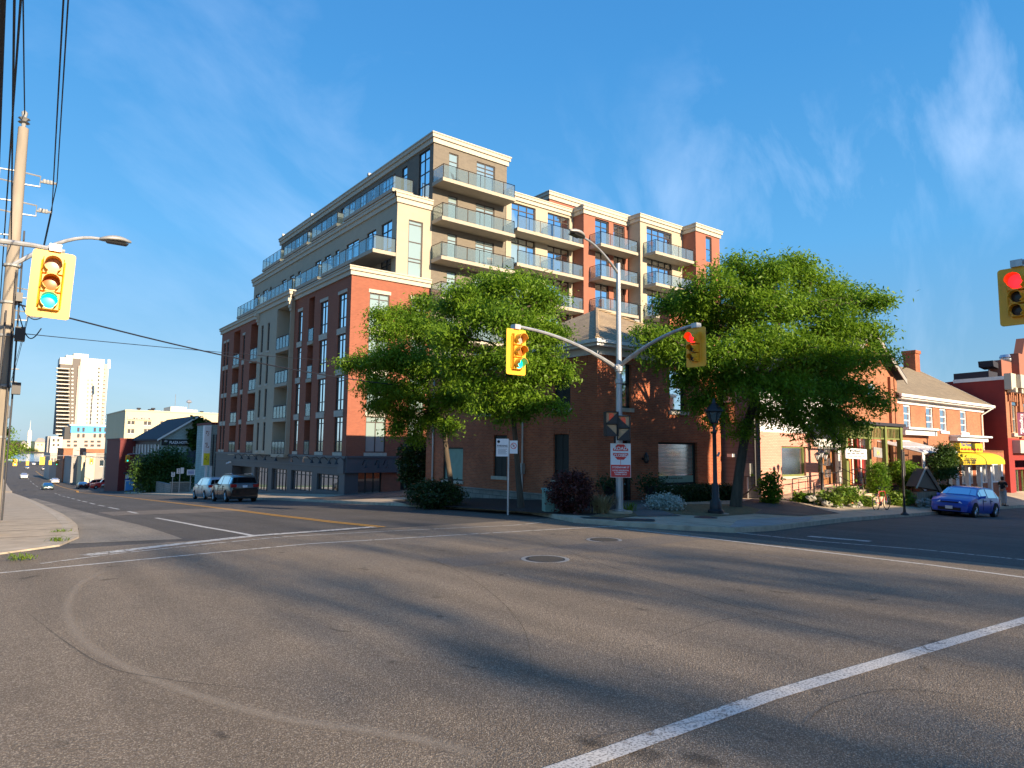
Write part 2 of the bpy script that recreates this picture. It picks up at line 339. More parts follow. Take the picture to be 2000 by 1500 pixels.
brick('stone_blue',(.40,.50,.47),(.34,.43,.41),(.22,.28,.27),bw=.5,bh=.22,ms=.02,noise=.2,bump=.6)
brick('siding_grey',(.17,.165,.18),(.165,.16,.175),(.07,.07,.075),bw=60.,bh=.2,ms=.008,noise=.06,bump=.5)
brick('siding_blue',(.10,.36,.72),(.09,.33,.68),(.30,.5,.7),bw=.9,bh=40.,ms=.02,noise=.05,bump=0,off=0.)
mat('stucco_cream',(.40,.35,.265),.9,noise=.05,nscale=1.5,bump=.1)
mat('stucco_red',(.30,.115,.075),.9,noise=.06,nscale=1.5)
mat('trim_cream',(.50,.45,.36),.8,noise=.06,nscale=2)
mat('trim_stone',(.46,.42,.35),.85,noise=.15,nscale=5)
mat('trim_white',(.72,.71,.68),.6,noise=.08,nscale=4)
mat('panel_grey',(.075,.078,.086),.55,noise=.06,nscale=1)
mat('panel_grey_light',(.085,.092,.105),.5,noise=.06,nscale=2)
mat('slab_concrete',(.38,.34,.27),.85,noise=.08,nscale=3)
mat('frame_dark',(.018,.017,.017),.45); mat('frame_brown',(.05,.035,.028),.5)
glass('glass_sky',(.02,.03,.035),.03,0,.42); glass('glass_blind',(.27,.36,.35),.05,0,.12); glass('glass_shop',(.03,.03,.028),.03,0,.22)
glass('glass_rail',(.17,.21,.21),.05,.55,.10); glass('glass_green',(.12,.165,.12),.12,0,.0); glass('glass_car',(.008,.009,.010),.04,0,-.07); glass('glass_sky_dim',(.03,.035,.035),.06,0,.22); glass('glass_curtain',(.22,.21,.19),.08,0,.16)
glass('glass_gold',(.60,.52,.28),.2,0,.0)
glass('glass_clear',(.05,.06,.06),.02,.6,.1)
mat('shingle_grey',(.185,.155,.125),.95,noise=.22,nscale=3,bump=.6,bscale=14); mat('shingle_tan',(.25,.20,.13),.95,noise=.2,nscale=3,bump=.5,bscale=14)
brick('shingle',(.46,.33,.19),(.37,.27,.16),(.14,.11,.075),bw=.35,bh=.12,ms=.02,noise=.25,bump=.8)
brick('shingle_brown',(.27,.215,.14),(.215,.17,.11),(.13,.10,.065),bw=.35,bh=.09,ms=.01,noise=.15,bump=.5)
mat('roof_dark',(.022,.023,.035),.8,noise=.1,nscale=2)
mat('galv',(.42,.43,.44),.42,metal=.55,noise=.22,nscale=6,streak=True); mat('galv_dull',(.34,.34,.33),.5,metal=.3,noise=.15,nscale=5)
mat('pole_concrete',(.29,.25,.20),.9,noise=.28,nscale=3,streak=True); mat('pole_wood',(.22,.17,.12),.9,noise=.3,nscale=6,streak=True)
mat('signal_yellow',(.80,.40,.02),.42,noise=.06,nscale=4); mat('signal_dark',(.03,.03,.03),.6)
mat('lens_off',(.46,.32,.24),.35); mat('ped_face',(.50,.33,.18),.5); mat('lens_amber_off',(.42,.13,.03),.35); mat('lens_dark',(.035,.035,.035),.3); mat('lens_teal_off',(.02,.05,.06),.3)
mat('lens_green',(.0,.45,.35),.4,emit=(0.,.85,.62),es=.9); mat('lens_red',(.7,.01,.01),.4,emit=(1.,.01,.015),es=1.6)
mat('ped_hand',(.3,.06,.03),.5,emit=(.5,.06,.02),es=.12)
mat('black_metal',(.012,.012,.016),.45); mat('wire',(.012,.013,.02),.6)
mat('rubber',(.012,.012,.012),.85); mat('chrome',(.6,.6,.62),.25,metal=.9)
mat('sign_white',(.78,.79,.80),.5); mat('sign_red',(.66,.035,.03),.5); mat('sign_black',(.015,.015,.018),.6)
mat('box_green',(.19,.32,.26),.55,noise=.1,nscale=3)
mat('red_paint',(.26,.022,.016),.7,noise=.12,nscale=2); mat('red_dark',(.13,.012,.012),.7,noise=.15,nscale=2)
mat('green_post',(.16,.19,.05),.6,noise=.1); mat('door_red',(.42,.05,.03),.6); mat('door_wood',(.27,.12,.045),.6,noise=.15,nscale=8)
mat('awning_yellow',(.66,.47,.008),.7,noise=.06,nscale=3); mat('white_paint',(.74,.74,.75),.5,noise=.04)
mat('shutter',(.008,.014,.014),.6); mat('banner_purple',(.17,.015,.075),.7)
mat('bark',(.085,.066,.048),.95,noise=.35,nscale=9,bump=1.,bscale=22,streak=True)
leafmat('leaf_locust',(.085,.19,.014),(.25,.40,.028),.48); leafmat('leaf_dark',(.03,.07,.010),(.06,.12,.016),.3)
leafmat('leaf_burgundy',(.07,.022,.02),(.12,.035,.03),.2); leafmat('leaf_yew',(.018,.045,.010),(.035,.07,.014),.15); leafmat('leaf_bright',(.10,.19,.018),(.20,.27,.03),.35)
leafmat('leaf_far',(.06,.11,.025),(.11,.16,.045),.2); leafmat('straw',(.26,.21,.11),(.36,.30,.16),.2); leafmat('leaf_white',(.36,.42,.36),(.60,.64,.58),.2)
mat('water',(.10,.24,.40),.15,bump=.4,bscale=.6,spec=.5)
mat('hill',(.06,.09,.06),.95,noise=.3,nscale=.02); mat('shore',(.30,.25,.17),.95,noise=.2,nscale=.05)
mat('far_white',(.66,.62,.52),.8,noise=.04,nscale=.3); mat('far_cream',(.62,.53,.34),.85,noise=.04,nscale=.3); mat('far_grey',(.30,.28,.26),.85,noise=.08,nscale=.3)
mat('far_dark',(.03,.03,.035),.6); mat('far_pink',(.50,.40,.34),.85); mat('tower_grey',(.15,.135,.125),.85)
mat('stone_rock',(.30,.28,.24),.9,noise=.35,nscale=6,bump=.8,bscale=9); mat('terracotta',(.42,.15,.07),.8)
mat('skin',(.42,.24,.16),.55); mat('cloth_black',(.012,.012,.014),.9); mat('cloth_grey',(.45,.44,.43),.9,noise=.3,nscale=40); mat('hair',(.012,.010,.009),.7)
mat('car_blue',(.0,.055,.42),.35,coat=.45); mat('car_silver',(.45,.48,.50),.3,coat=.8,metal=.5); mat('car_black',(.010,.010,.012),.22,coat=1.)
mat('car_white',(.72,.72,.70),.3,coat=.8); mat('car_red',(.5,.012,.010),.3,coat=.8); mat('car_teal',(.012,.05,.05),.3,coat=.8); mat('car_grey',(.12,.12,.13),.3,coat=.8)
mat('lamp_red',(.30,.008,.012),.25); mat('lamp_clear',(.7,.72,.72),.15); mat('plate',(.62,.66,.70),.5)
mat('orange_paint',(.75,.22,.05),.7); mat('sign_yellow',(.78,.68,.02),.6)
# ================================================================ ground and road
def sheet(name,A,B,mat_,n=10,off=.004,fn=G,kind='structure',sub=None,lift=None):
    """ruled sheet between polylines A and B (2D), draped on fn"""
    def res(P,k):
        P=[Vector((p[0],p[1])) for p in P]; L=[0]
        for a,b in zip(P[:-1],P[1:]): L.append(L[-1]+(b-a).length)
        o=[]
        for i in range(k+1):
            d=L[-1]*i/k; j=0
            while j<len(L)-2 and L[j+1]<d: j+=1
            t=(d-L[j])/max(1e-9,(L[j+1]-L[j])); o.append(P[j].lerp(P[j+1],t))
        return o
    if sub is None: sub=max(len(A),len(B))*6
    a=res(A,sub) if len(A)!=len(B) or sub!=len(A)-1 else [Vector(p[:2]) for p in A]
    b=res(B,sub) if len(A)!=len(B) or sub!=len(B)-1 else [Vector(p[:2]) for p in B]
    m=MB()
    for i in range(len(a)):
        for j in range(n+1):
            p=a[i].lerp(b[i],j/n); m.v.append((p.x,p.y,fn(p.x,p.y)+off+(lift(j/n) if lift else 0)))
    for i in range(len(a)-1):
        for j in range(n):
            k=i*(n+1)+j; m.f.append((k,k+1,k+n+2,k+n+1))
    o=m.build(name,M[mat_],smooth='all'); 
    if kind: tag(o,kind=kind)
    return o
def ground():
    xs=sorted(set([-3000,-1500,-700,-400,-200,-100]+list(np.arange(-60,-10,5))+list(np.arange(-10,60,1.))+list(np.arange(60,160,10))+[200,300,450,700,1200,2500,5000]))
    ys=sorted(set([-3000,-1200,-500,-200,-100]+list(np.arange(-60,-5,5))+list(np.arange(-5,60,1.))+list(np.arange(60,340,5))+list(np.arange(340,680,20))+[690,720,800,1250,1300,1400,1700,2500,5000]))
    m=MB()
    for y in ys:
        for x in xs:
            if y<=680: z=G(min(max(x,-60),160),max(y,-60))
            elif y<1290: z=-24.
            else: z=-8.-2*math.sin(x*.01)
            m.v.append((x,y,z))
    nx=len(xs)
    for j in range(len(ys)-1):
        for i in range(nx-1):
            k=j*nx+i; m.f.append((k,k+1,k+nx+1,k+nx))
    tag(m.build('ground',M['asphalt_dark'],smooth='all'),kind='structure')
ground()
WZ=G(0,670)-.5
m=MB(); m.quad((-3000,640,WZ),(3000,640,WZ),(3000,1500,WZ),(-3000,1500,WZ)); tag(m.build('water',M['water']),kind='structure')
# old brown asphalt of the crossing, up to the stop line and the crosswalk edge
sheet('road_crossing',[(-14,-18),(-14,15.2)],[(14.3,-18),(14.3,16.6)],'asphalt_old',n=30,sub=40)
# block pavement on the far corner: kerb line from the photograph, back edge far inside the block
KERB=[GP(*p) for p in ((1040,1003),(1131,1021),(1240,1029),(1330,1035),(1430,1040),(1500,1036),(1580,1026),(1640,1019),(1720,1012),(1807,1005))]
K=[(16.0,110),(15.9,90),(15.9,70),(15.9,60),(15.9,52),(16.0,44)]+[(16.0,36),(16.0,30),(16.0,25),(16.05,22)]+[(k.x,k.y) for k in KERB]+[(46,14.6),(60,15.2),(90,15.6)]
BK=[(60,112),(60,95),(60,80),(60,74),(60,68),(60,62)]+[(60,60),(60,58),(60,54),(60,52)]+[(60+i*1.5,50-i*1.0) for i in range(len(KERB))]+[(82,36),(86,34),(92,33)]
import os
def padlift(t): return 0
def kerb(name,P,fn,top=.13,wd=.16,mat_='kerb',flip=1,lows=None):
    m=MB(); P=[Vector(p[:2]) for p in P]; Q=[]
    for a,b in zip(P[:-1],P[1:]):
        k=max(1,int((b-a).length/1.5))
        for i in range(k): Q.append(a.lerp(b,i/k))
    Q.append(P[-1]); 
    for i,p in enumerate(Q):
        d=(Q[min(i+1,len(Q)-1)]-Q[max(i-1,0)]).normalized(); n=Vector((d.y,-d.x))*flip
        t=top
        if lows and any(l[0]<p.y<l[1] and l[2]<p.x<l[3] for l in lows): t=.02
        if name=='kerb_left': t=.034+.095*sst(17.5,24,p.y)
        z=G(p.x,p.y); o=p+n*.03; q=p-n*wd
        m.v+= [(o.x,o.y,z-.05),(p.x,p.y,z+t),(q.x,q.y,z+t+.006),(q.x,q.y,z-.05)]
    for i in range(len(Q)-1):
        for j in range(3): m.f.append((i*4+j,i*4+j+1,i*4+j+5,i*4+j+4))
    return tag(m.build(name,M[mat_]),kind='structure')
sheet('pavement',K,BK,'concrete',n=36,off=-.004,fn=PAD,sub=260)
kerb('kerb',K,G,flip=-1)
# left pavement of the sloping street: dropped kerb at the corner
def LG(x,y): return G(x,y)+.035+.095*sst(17.5,24,y)
LK=[(-14,15.6),(-6,15.4),(-1.5,15.2),(.3,15.6),(1.3,16.6),(1.8,18.4),(2.1,22),(2.4,30),(2.7,45),(3.0,60),(3.3,80),(3.7,110),(4.5,180),(5,260),(5,400)]
sheet('pavement_left',LK,[(-14,17.5),(-8,18.5),(-5,19.5),(-3,20),(-2,20.5),(-1.5,21),(-1.5,24),(-1.4,31),(-1.3,45),(-1.3,60),(-1.3,80),(-1.3,110),(-1.3,180),(-1.3,260),(-1.3,400)],'concrete',n=8,off=0.,fn=LG,sub=620)
kerb('kerb_left',LK,G,flip=1,top=.129,wd=.34)
sheet('sunlit_gutter',[(1.5,17.0),(2.15,22),(2.45,30),(2.75,45),(3.05,60),(3.35,80)],[(3.6,16.6),(3.7,22),(3.6,30),(3.7,45),(3.9,60),(4.1,80)],'asphalt_sunlit',n=4,off=.006,sub=50)  # sunlit strip beside the left kerb, painted as a lighter road colour
sheet('grass_verge',[(-9,22.5),(-.25,22.5),(-.2,60),(0,110),(0,400)],[(-9,22.6),(-9,26),(-9,60),(-9,110),(-9,400)],'soil_grass',n=4,off=.145,sub=60)
def flat(name,pts,mat_,off,fn=G,n=None):
    """small patch: fan over a closed outline, draped"""
    m=MB(); c=sum((Vector(p[:2]) for p in pts),Vector((0,0)))/len(pts); P=[Vector(p[:2]) for p in pts]
    Q=[]
    for a,b in zip(P,P[1:]+P[:1]):
        k=max(1,int((b-a).length/1.))
        for i in range(k): Q.append(a.lerp(b,i/k))
    R_=6
    for r in range(1,R_+1):
        for q in Q:
            p=c.lerp(q,r/R_); m.v.append((p.x,p.y,fn(p.x,p.y)+off))
    m.v.append((c.x,c.y,fn(c.x,c.y)+off)); k=len(Q); ce=len(m.v)-1
    for i in range(k):
        j=(i+1)%k; m.f.append((ce,i,j))
        for r in range(R_-1): m.f.append((r*k+i,(r+1)*k+i,(r+1)*k+j,r*k+j))
    return tag(m.build(name,M[mat_],smooth='all'),kind='structure')
# slab joints of the pavement, driveway, forecourt and beds
flat('driveway',[(16.3,37.2),(16.3,43.0),(20.5,44.6),(31,44.7),(31,37.5),(20.6,36.9)],'asphalt_dark',.02,PAD)
flat('mulch_bed',[PP(*p) for p in ((800,986),(870,990),(960,996),(1060,1003),(1140,1007),(1165,1008),(1205,1004),(1212,984),(1168,975))]+[(20.2,34.4),(17.4,33)],'mulch',.012,PAD)
flat('dry_bed',[PP(*p) for p in ((1150,1010),(1200,1013),(1245,1008),(1240,1002),(1180,1002))],'dry_grass',.02,PAD)
flat('dry_bed',[PP(*p) for p in ((1285,1000),(1340,1006),(1400,1009),(1470,1004),(1488,995),(1440,985),(1330,985),(1280,990))],'dry_grass',.012,PAD)
flat('brick_path',[PP(*p) for p in ((1212,1002),(1248,1009),(1330,1008),(1300,1000),(1268,987),(1262,975),(1212,975))],'paver',.016,PAD)
flat('forecourt',[PP(*p) for p in ((1470,1003),(1560,1008),(1640,1003),(1590,990),(1530,976),(1470,974),(1440,985),(1488,996))],'asphalt_dark',.012,PAD)
flat('concrete_apron',[GP(*p) for p in ((1425,1040),(1500,1036),(1580,1026),(1590,1017),(1530,1018),(1440,1025))],'concrete_apron',.137,G)
for a in (((1132,1018),(1190,1021),(1202,1024),(1140,1021)),((1206,1021),(1278,1023),(1280,1028),(1200,1026))):
    o=flat('tactile_plate',[GP(*p) for p in a],'tactile',.142,G)
for y in list(np.arange(24,42,1.8))+list(np.arange(42,100,3.6)): 
    pass
def joints(name,L,fn,off,wd=.018):
    m=MB()
    for a,b in L:
        a=Vector(a);b=Vector(b); k=max(1,int((b-a).length/1.5)); d=(b-a).normalized(); n=Vector((-d.y,d.x))*wd
        for i in range(k):
            p=a.lerp(b,i/k); q=a.lerp(b,(i+1)/k)
            m.quad(*[(s.x,s.y,fn(s.x,s.y)+off) for s in (p-n,q-n,q+n,p+n)])
    tag(m.build(name,M['mulch']),kind='structure')
joints('pavement_joints',[((-1.2,y),(1.9+.015*(y-20),y)) for y in np.arange(19,110,1.9)],LG,.0035)
joints('pavement_joints',[((16.2,y),(19.9,y)) for y in np.arange(46,100,1.9)]+[((18.0,44.5),(18.0,100))],PAD,.006)
joints('pavement_joints',[((KERB[i].x,KERB[i].y+.2),(KERB[i].x+.3,KERB[i].y+2.2)) for i in range(4,9)],PAD,.003)
# ---------------------------------------------------------------- painted markings
def strip(name,pts,wd,mat_,off=.009,px=True,dash=None):
    P=[GP(*p) if px else Vector((p[0],p[1],0)) for p in pts]; P=[Vector((p.x,p.y)) for p in P]
    Q=[]
    for a,b in zip(P[:-1],P[1:]):
        k=max(1,int((b-a).length/.8))
        for i in range(k): Q.append(a.lerp(b,i/k))
    Q.append(P[-1]); m=MB(); d=0
    for i in range(len(Q)):
        t=(Q[min(i+1,len(Q)-1)]-Q[max(i-1,0)]).normalized(); n=Vector((-t.y,t.x))*wd/2
        for s in (Q[i]-n,Q[i]+n): m.v.append((s.x,s.y,G(s.x,s.y)+off))
    for i in range(len(Q)-1):
        if dash:
            d=(i*.8)%(dash[0]+dash[1])
            if d>=dash[0]: continue
        m.f.append((2*i,2*i+1,2*i+3,2*i+2))
    return tag(m.build(name,M[mat_]),kind='structure')
strip('crosswalk_line',[(-60,1126),(0,1120),(600,1063),(1180,1029),(1230,1027)],.10,'paint_worn')
strip('stop_line',[(165,1086),(330,1066),(500,1047),(640,1037),(730,1030)],.32,'paint_worn',.014)
strip('crosswalk_line',[(80,1102),(230,1082),(420,1062),(560,1049),(760,1038),(1000,1027),(1060,1021)],.08,'paint_worn',.012)
strip('crosswalk_line',[(1220,1033),(1500,1066),(1815,1104),(2100,1142)],.10,'paint_white')
strip('crosswalk_line',[(1430,1040),(1600,1058),(1800,1074),(2000,1094),(2150,1110)],.10,'paint_worn')
strip('stop_line',[(1580,1048),(1700,1058)],.28,'paint_worn')
strip('crosswalk_line',[(2160,1166),(2000,1213),(1500,1362),(1180,1477),(1060,1518)],.15,'paint_scuffed')
strip('lane_line',[(500,1048),(400,1030),(305,1012)],.14,'paint_white')
for a in (((268,1003),(250,999)),((232,995),(212,991)),((204,989),(192,987)),((185,985),(175,982.5)),((170,981),(161,979)),((157,978),(151,976.5)),((146,975),(140,973.5)),((136,972.5),(131,971)),((127,970),(122,968.8)),((118,967.5),(114,966)),((111,965),(107,963.5)),((85,957),(79,954)),((74,951),(70,948.5)),((67,946.5),(64,944)),((61,941.5),(59,939)),((56,936),(54.5,933.5))):
    strip('lane_dash',a,.13,'paint_white')
for dx in (-.10,.10): 
    L=[GP(*p) for p in ((745,1030),(650,1020),(540,1007),(440,994),(320,980),(200,966),(140,956),(112,948),(92,935),(70,920))]
    strip('centre_line',[(p.x+dx,p.y) for p in L],.10,'paint_yellow',.010,px=False)
# curved dusty tyre mark in the near lane
def softstrip(name,pts,wd,mat_,off,s0=1.):
    P=[GP(*p) for p in pts]; P=[Vector((p.x,p.y)) for p in P]; Q=[]
    for i in range(len(P)-1):
        a=P[max(i-1,0)];b=P[i];c=P[i+1];d=P[min(i+2,len(P)-1)]
        for k in range(8):
            t=k/8; Q.append(.5*((2*b)+(c-a)*t+(2*a-5*b+4*c-d)*t*t+(3*b-a-3*c+d)*t*t*t))
    Q.append(P[-1]); m=MB(); fd=[]
    for i in range(len(Q)):
        t=(Q[min(i+1,len(Q)-1)]-Q[max(i-1,0)]).normalized(); n=Vector((-t.y,t.x))*wd/2
        e=min(1,i/6,(len(Q)-1-i)/6)*s0
        for k,fv in ((-1,0),(-.4,.75),(0,1),(.4,.75),(1,0)):
            s=Q[i]+n*k; m.v.append((s.x,s.y,G(s.x,s.y)+off)); fd.append(fv*e)
    for i in range(len(Q)-1):
        for k in range(4): m.f.append((5*i+k,5*i+k+1,5*i+k+6,5*i+k+5))
    o=m.build(name,M[mat_]); at=o.data.attributes.new('fade','FLOAT','POINT'); at.data.foreach_set('value',fd); return tag(o,kind='structure')
softstrip('tyre_mark',[(215,1112),(160,1140),(133,1180),(140,1225),(190,1275),(300,1330),(420,1372),(560,1408),(700,1428),(850,1455),(960,1490)],.16,'tyre_dust',.011,.8)
for i,(pts,w_) in enumerate((([(1000,1030),(1120,1082),(1290,1140),(1500,1205),(1720,1260),(1990,1330)],.018),([(1980,1380),(1870,1360),(1740,1350),(1620,1380),(1560,1430)],.02),([(1120,1490),(1180,1440),(1320,1420),(1460,1395)],.014),([(30,1180),(180,1290),(330,1330),(520,1350)],.016),([(760,1060),(900,1120),(1010,1210),(1040,1330)],.014),([(1270,1260),(1400,1215),(1560,1190)],.016),([(240,1010),(420,1020),(620,1024)],.03),([(330,1000),(480,1018),(640,1045)],.02))):
    softstrip('road_crack',pts,w_,'crack',.013,1.)
for i,(a,b,w_) in enumerate((((1120,1440),(1190,1462),.16),((1800,1300),(1815,1312),.08),((1325,1470),(1420,1498),.2),((640,1228),(690,1236),.06),((1490,1152),(1560,1160),.09),((1240,1187),(1275,1193),.07),((420,1430),(450,1446),.08),((900,1300),(940,1306),.06))):
    softstrip('oil_stain',[a,((a[0]+b[0])/2,(a[1]+b[1])/2+3),b],w_,'crack',.0125,.8)
# old utility cut across the crossing, slightly darker fill
sheet('asphalt_patch',[(6.2,9.4),(14.0,9.9)],[(6.2,10.5),(14.0,11.0)],'asphalt_cut',n=3,off=.0065,sub=12)
sheet('asphalt_patch',[(4.0,30),(9.2,30)],[(4.0,34.5),(9.2,34.5)],'asphalt_cut',n=6,off=.0065,sub=12)
# manhole covers
def manhole(px,py,r):
    p=GP(px,py); z=p.z
    m=MB(); m.lathe((p.x,p.y,z),[(r+.07,.004),(r+.07,.012),(r,.012),(r,.006),(.01,.006)],28)
    t=thing('manhole_cover',(p.x,p.y,z),'', 'manhole cover'); m.build('rim',M['galv_dull'],t)
    m=MB(); m.lathe((p.x,p.y,z),[(r-.01,.006),(r-.01,.016),(.01,.016)],28)
    for i in range(-4,5):
        h=math.sqrt(max(0,(r*.85)**2-(i*r*.18)**2)); m.box(p.x-h,p.x+h,p.y+i*r*.18-.012,p.y+i*r*.18+.012,z+.0165,z+.022)
    m.build('cover',M['tactile'],t); return t
manhole(1065,1093,.36)['label']='larger dark round manhole cover in the middle of the crossing'
manhole(1180,1055,.33)['label']='smaller manhole cover nearer the far corner and dropped kerb'
p=PP(1378,1011); m=MB(); m.lathe((p.x,p.y,p.z),[(.36,-.01),(.36,.012),(.01,.012)],24)
o=m.build('manhole_cover',M['tactile'],loc=p); tag(o,'dark round service cover in the pavement beside the black street lamp','manhole cover')
# ================================================================ the stepped apartment block
def condo():
    T=thing('apartment_building',(20,45,G(20,45)),'tall stepped apartment block in red brick, cream and taupe with glass balconies','apartment building')
    FL=FR(20,79,0,-1)          # street side, looking -X ; u = 79-Y
    FF=FR(0,45,1,0)            # front, looking -Y ; u = X
    U=lambda y: 79-y
    pitch=3.015; Z0=1.38
    rows=[(Z0+pitch*k,Z0+pitch*k+2.55) for k in range(4)]
    zf=[Z0+pitch*k-.3 for k in range(5)]
    win=[(77.3,78.0),(76.1,76.8),(70.3,70.95),(54.5,55.4),(49.2,50.6),(45.75,47.15)]
    rec=[(72.0,74.3),(65.3,68.4),(51.9,53.1)]
    holes=[]
    for a,b in win:
        for z in rows: holes.append((U(b),U(a),z[0],z[1]))
    for a,b in rec: holes.append((U(b),U(a),zf[0]+.02,13.75,1.7))
    brk=MB()
    wall(FL,brk,0,U(65.0),1.05,14.12,[h for h in holes if h[1]<U(65.0)])
    wall(FL,brk,U(56.3),34,1.05,14.12,[h for h in holes if h[0]>U(56.3)])
    # front brick
    fh=[]
    for z in rows: fh+=[(21.45,23.05,z[0],z[1]+.05),(24.9,26.2,z[0],z[1]+.05)]
    wall(FF,brk,20,26.55,1.05,14.12,fh)
    # return walls at the two ends and recess backs
    for a,b in rec: FL.box(brk,U(b),U(a),-1.72,-1.70,zf[0],13.8)
    brk.build('brick_wall',M['brick_condo'],T)
    brk=MB(); brk.box(20.02,60,78.98,79.0,-4,14.12); brk.build('end_wall',M['brick_condo'],T)
    # cream projecting bay on the street side
    cr=MB(); ch=[]
    cw=[(63.4,64.05),(61.6,62.25)]
    for a,b in cw:
        for z in rows: ch.append((U(b),U(a),z[0],z[1]))
    ch.append((U(59.7),U(56.42),zf[0]+.02,13.85,1.75))
    wall(FL,cr,U(65.0),U(56.3),1.05,14.25,ch,v=.35)
    cr.quad(FL.p(U(65),.35,1.05),FL.p(U(65),.35,14.25),FL.p(U(65),0,14.25),FL.p(U(65),0,1.05)); cr.quad(FL.p(U(56.3),.35,1.05),FL.p(U(56.3),0,1.05),FL.p(U(56.3),0,14.25),FL.p(U(56.3),.35,14.25))
    FL.box(cr,U(59.7),U(56.42),-1.42,-1.40,zf[0],13.9)
    # tier two (cream stucco): X 23.5, roof 21.1
    F2=FR(23.5,80,0,-1); V=lambda y:80-y
    t2=[(48.5,50.2),(51.7,54.2),(55.7,56.6),(57.5,59.0),(59.8,61.3),(65.0,65.8),(66.8,68.1),(69.1,70.5),(73.65,74.3),(75.05,76.7),(77.8,79.3)]
    h2=[(V(b),V(a),16.45,19.15) for a,b in t2]+[(V(47.6),V(45.8),14.9,19.2)]
    wall(F2,cr,0,35,14.2,20.35,h2)
    wall(FF,cr,23.5,26.55,14.12,20.35,[(24.5,25.75,14.75,19.2)])
    cr.box(23.52,60,79.98,80.0,14,20.35)
    # right hand cream sections: (wall y, x0, x1)
    FA=FR(0,45,1,0)
    hA=[]
    for k in range(7):
        z=20.2-3*k
        hA+=[(34.4,37.1,z+.02,z+2.75),(38.5,41.15,z+.02,z+2.75)]
    wall(FA,cr,33.8,41.6,-1.5,23.2,hA,dep=.25)
    FB=FR(0,42.1,1,0); hB=[(48.4,52.1,20.2-3*k+.02,20.2-3*k+2.85) for k in range(7)]
    wall(FB,cr,47.5,53.75,-1.5,23.35,hB,dep=.25)
    cr.quad((47.5,43.6,-1.5),(47.5,42.1,-1.5),(47.5,42.1,23.35),(47.5,43.6,23.35))
    cr.build('cream_wall',M['stucco_cream'],T)
    # red stucco sections
    rd=MB(); FC=FR(0,43.6,1,0); hC=[]
    for k in range(7):
        z=20.2-3*k; hC+=[(43.05,44.85,z+.02,z+2.85),(45.45,47.0,z+.02,z+2.85)]
    wall(FC,rd,41.6,47.5,-1.5,23.2,hC,dep=.25)
    rd.quad((41.6,45,-1.5),(41.6,43.6,-1.5),(41.6,43.6,23.2),(41.6,45,23.2))
    FD=FR(0,40.5,1,0)
    wall(FD,rd,53.75,57.6,-1.5,23.3,[(55.35,56.3,20.2-3*k+.3,20.2-3*k+2.9) for k in range(7)],dep=.2)
    rd.quad((53.75,42.1,-1.5),(53.75,40.5,-1.5),(53.75,40.5,23.3),(53.75,42.1,23.3)); rd.quad((57.6,40.5,-1.5),(57.6,62,-1.5),(57.6,62,23.3),(57.6,40.5,23.3))
    rd.box(43.0,54.4,50,62,22,26.75)
    rd.build('red_stucco_wall',M['stucco_red'],T)
    # taupe brick tower
    tp=MB(); F3=FR(26.57,80.4,0,-1); Q=lambda y:80.4-y
    t3=[(45.6,47.35),(49.3,50.25),(51.4,54.1),(55.45,56.4),(57.3,58.7),(59.65,61.1),(61.9,62.9),(64.8,65.7),(66.5,68.0),(68.85,70.3),(71.2,72.2),(73.8,75.5),(78.6,79.6)]
    h3=[(Q(b),Q(a),22.7 if i else 21.6,25.5 if i not in(0,) else 25.75) for i,(a,b) in enumerate(t3)]
    wall(F3,tp,0,35.4,20.3,25.95,h3)
    hT=[]
    TZ=[22.6-3.1*k for k in range(8)]
    for z in TZ: hT+=[(28.0,28.9,z+.05,z+(2.95 if z>22 else 2.5)),(30.7,32.6,z+.05,z+(2.95 if z>22 else 2.5))]
    wall(FF,tp,26.55,33.85,-1.5,25.95,hT,dep=.2)
    tp.quad((33.85,45,19),(33.85,60,19),(33.85,60,25.95),(33.85,45,25.95)); tp.box(26.6,33.8,80.38,80.4,14,25.95)
    tp.build('taupe_brick_wall',M['brick_taupe'],T)
    # roofs
    rf=MB(); rf.box(20.1,60,45.1,78.9,13.9,14.05); rf.box(23.6,60,45.1,79.9,20.0,20.15); rf.box(26.7,33.8,45.1,80.3,25.7,25.8)
    rf.box(33.9,57.5,45.1,62,22.9,23.0); rf.box(41.7,47.4,43.7,45.1,22.9,23.0); rf.box(47.6,57.5,42.2,45.1,22.9,23.0); rf.box(53.8,57.5,40.6,42.2,22.9,23.0)
    rf.build('roof',M['roof_dark'],T)
    # cornices
    cn=[0]
    def corn(fr,u0,u1,z,h=.65,mm=None,e0=0,e1=0,v=0):
        cn[0]+=1; q=.0035*(cn[0]%5); z+=q; v+=q
        fr.box(mm,u0-e0*.12,u1+e1*.12,v-.02,v+.12,z,z+h*.5); fr.box(mm,u0-e0*.24,u1+e1*.24,v-.02,v+.24,z+h*.5,z+h*.86); fr.box(mm,u0-e0*.3,u1+e1*.3,v-.3,v+.3,z+h*.86,z+h)
    c=MB()
    corn(FL,-.3,U(65.05),14.1,mm=c); corn(FL,U(56.25),34.0,14.1,mm=c,e1=1); corn(FF,20,26.5,14.1,mm=c,e0=1)
    corn(FL,U(65.0),U(56.3),14.22,.75,mm=c,e0=1,e1=1,v=.35)
    corn(F2,-.3,35.0,20.33,.78,mm=c,e1=1); corn(FF,23.5,26.5,20.33,.78,mm=c,e0=1)
    corn(F3,-.3,35.4,25.93,.8,mm=c,e1=1); corn(FF,26.57,33.85,25.93,.8,mm=c,e0=1,e1=1)
    corn(FA,33.9,41.55,23.15,.65,mm=c); corn(FC,41.6,47.45,23.15,.75,mm=c,e0=1); corn(FB,47.5,53.7,23.3,.7,mm=c,e0=1); corn(FD,53.75,57.6,23.25,.75,mm=c,e0=1,e1=1)
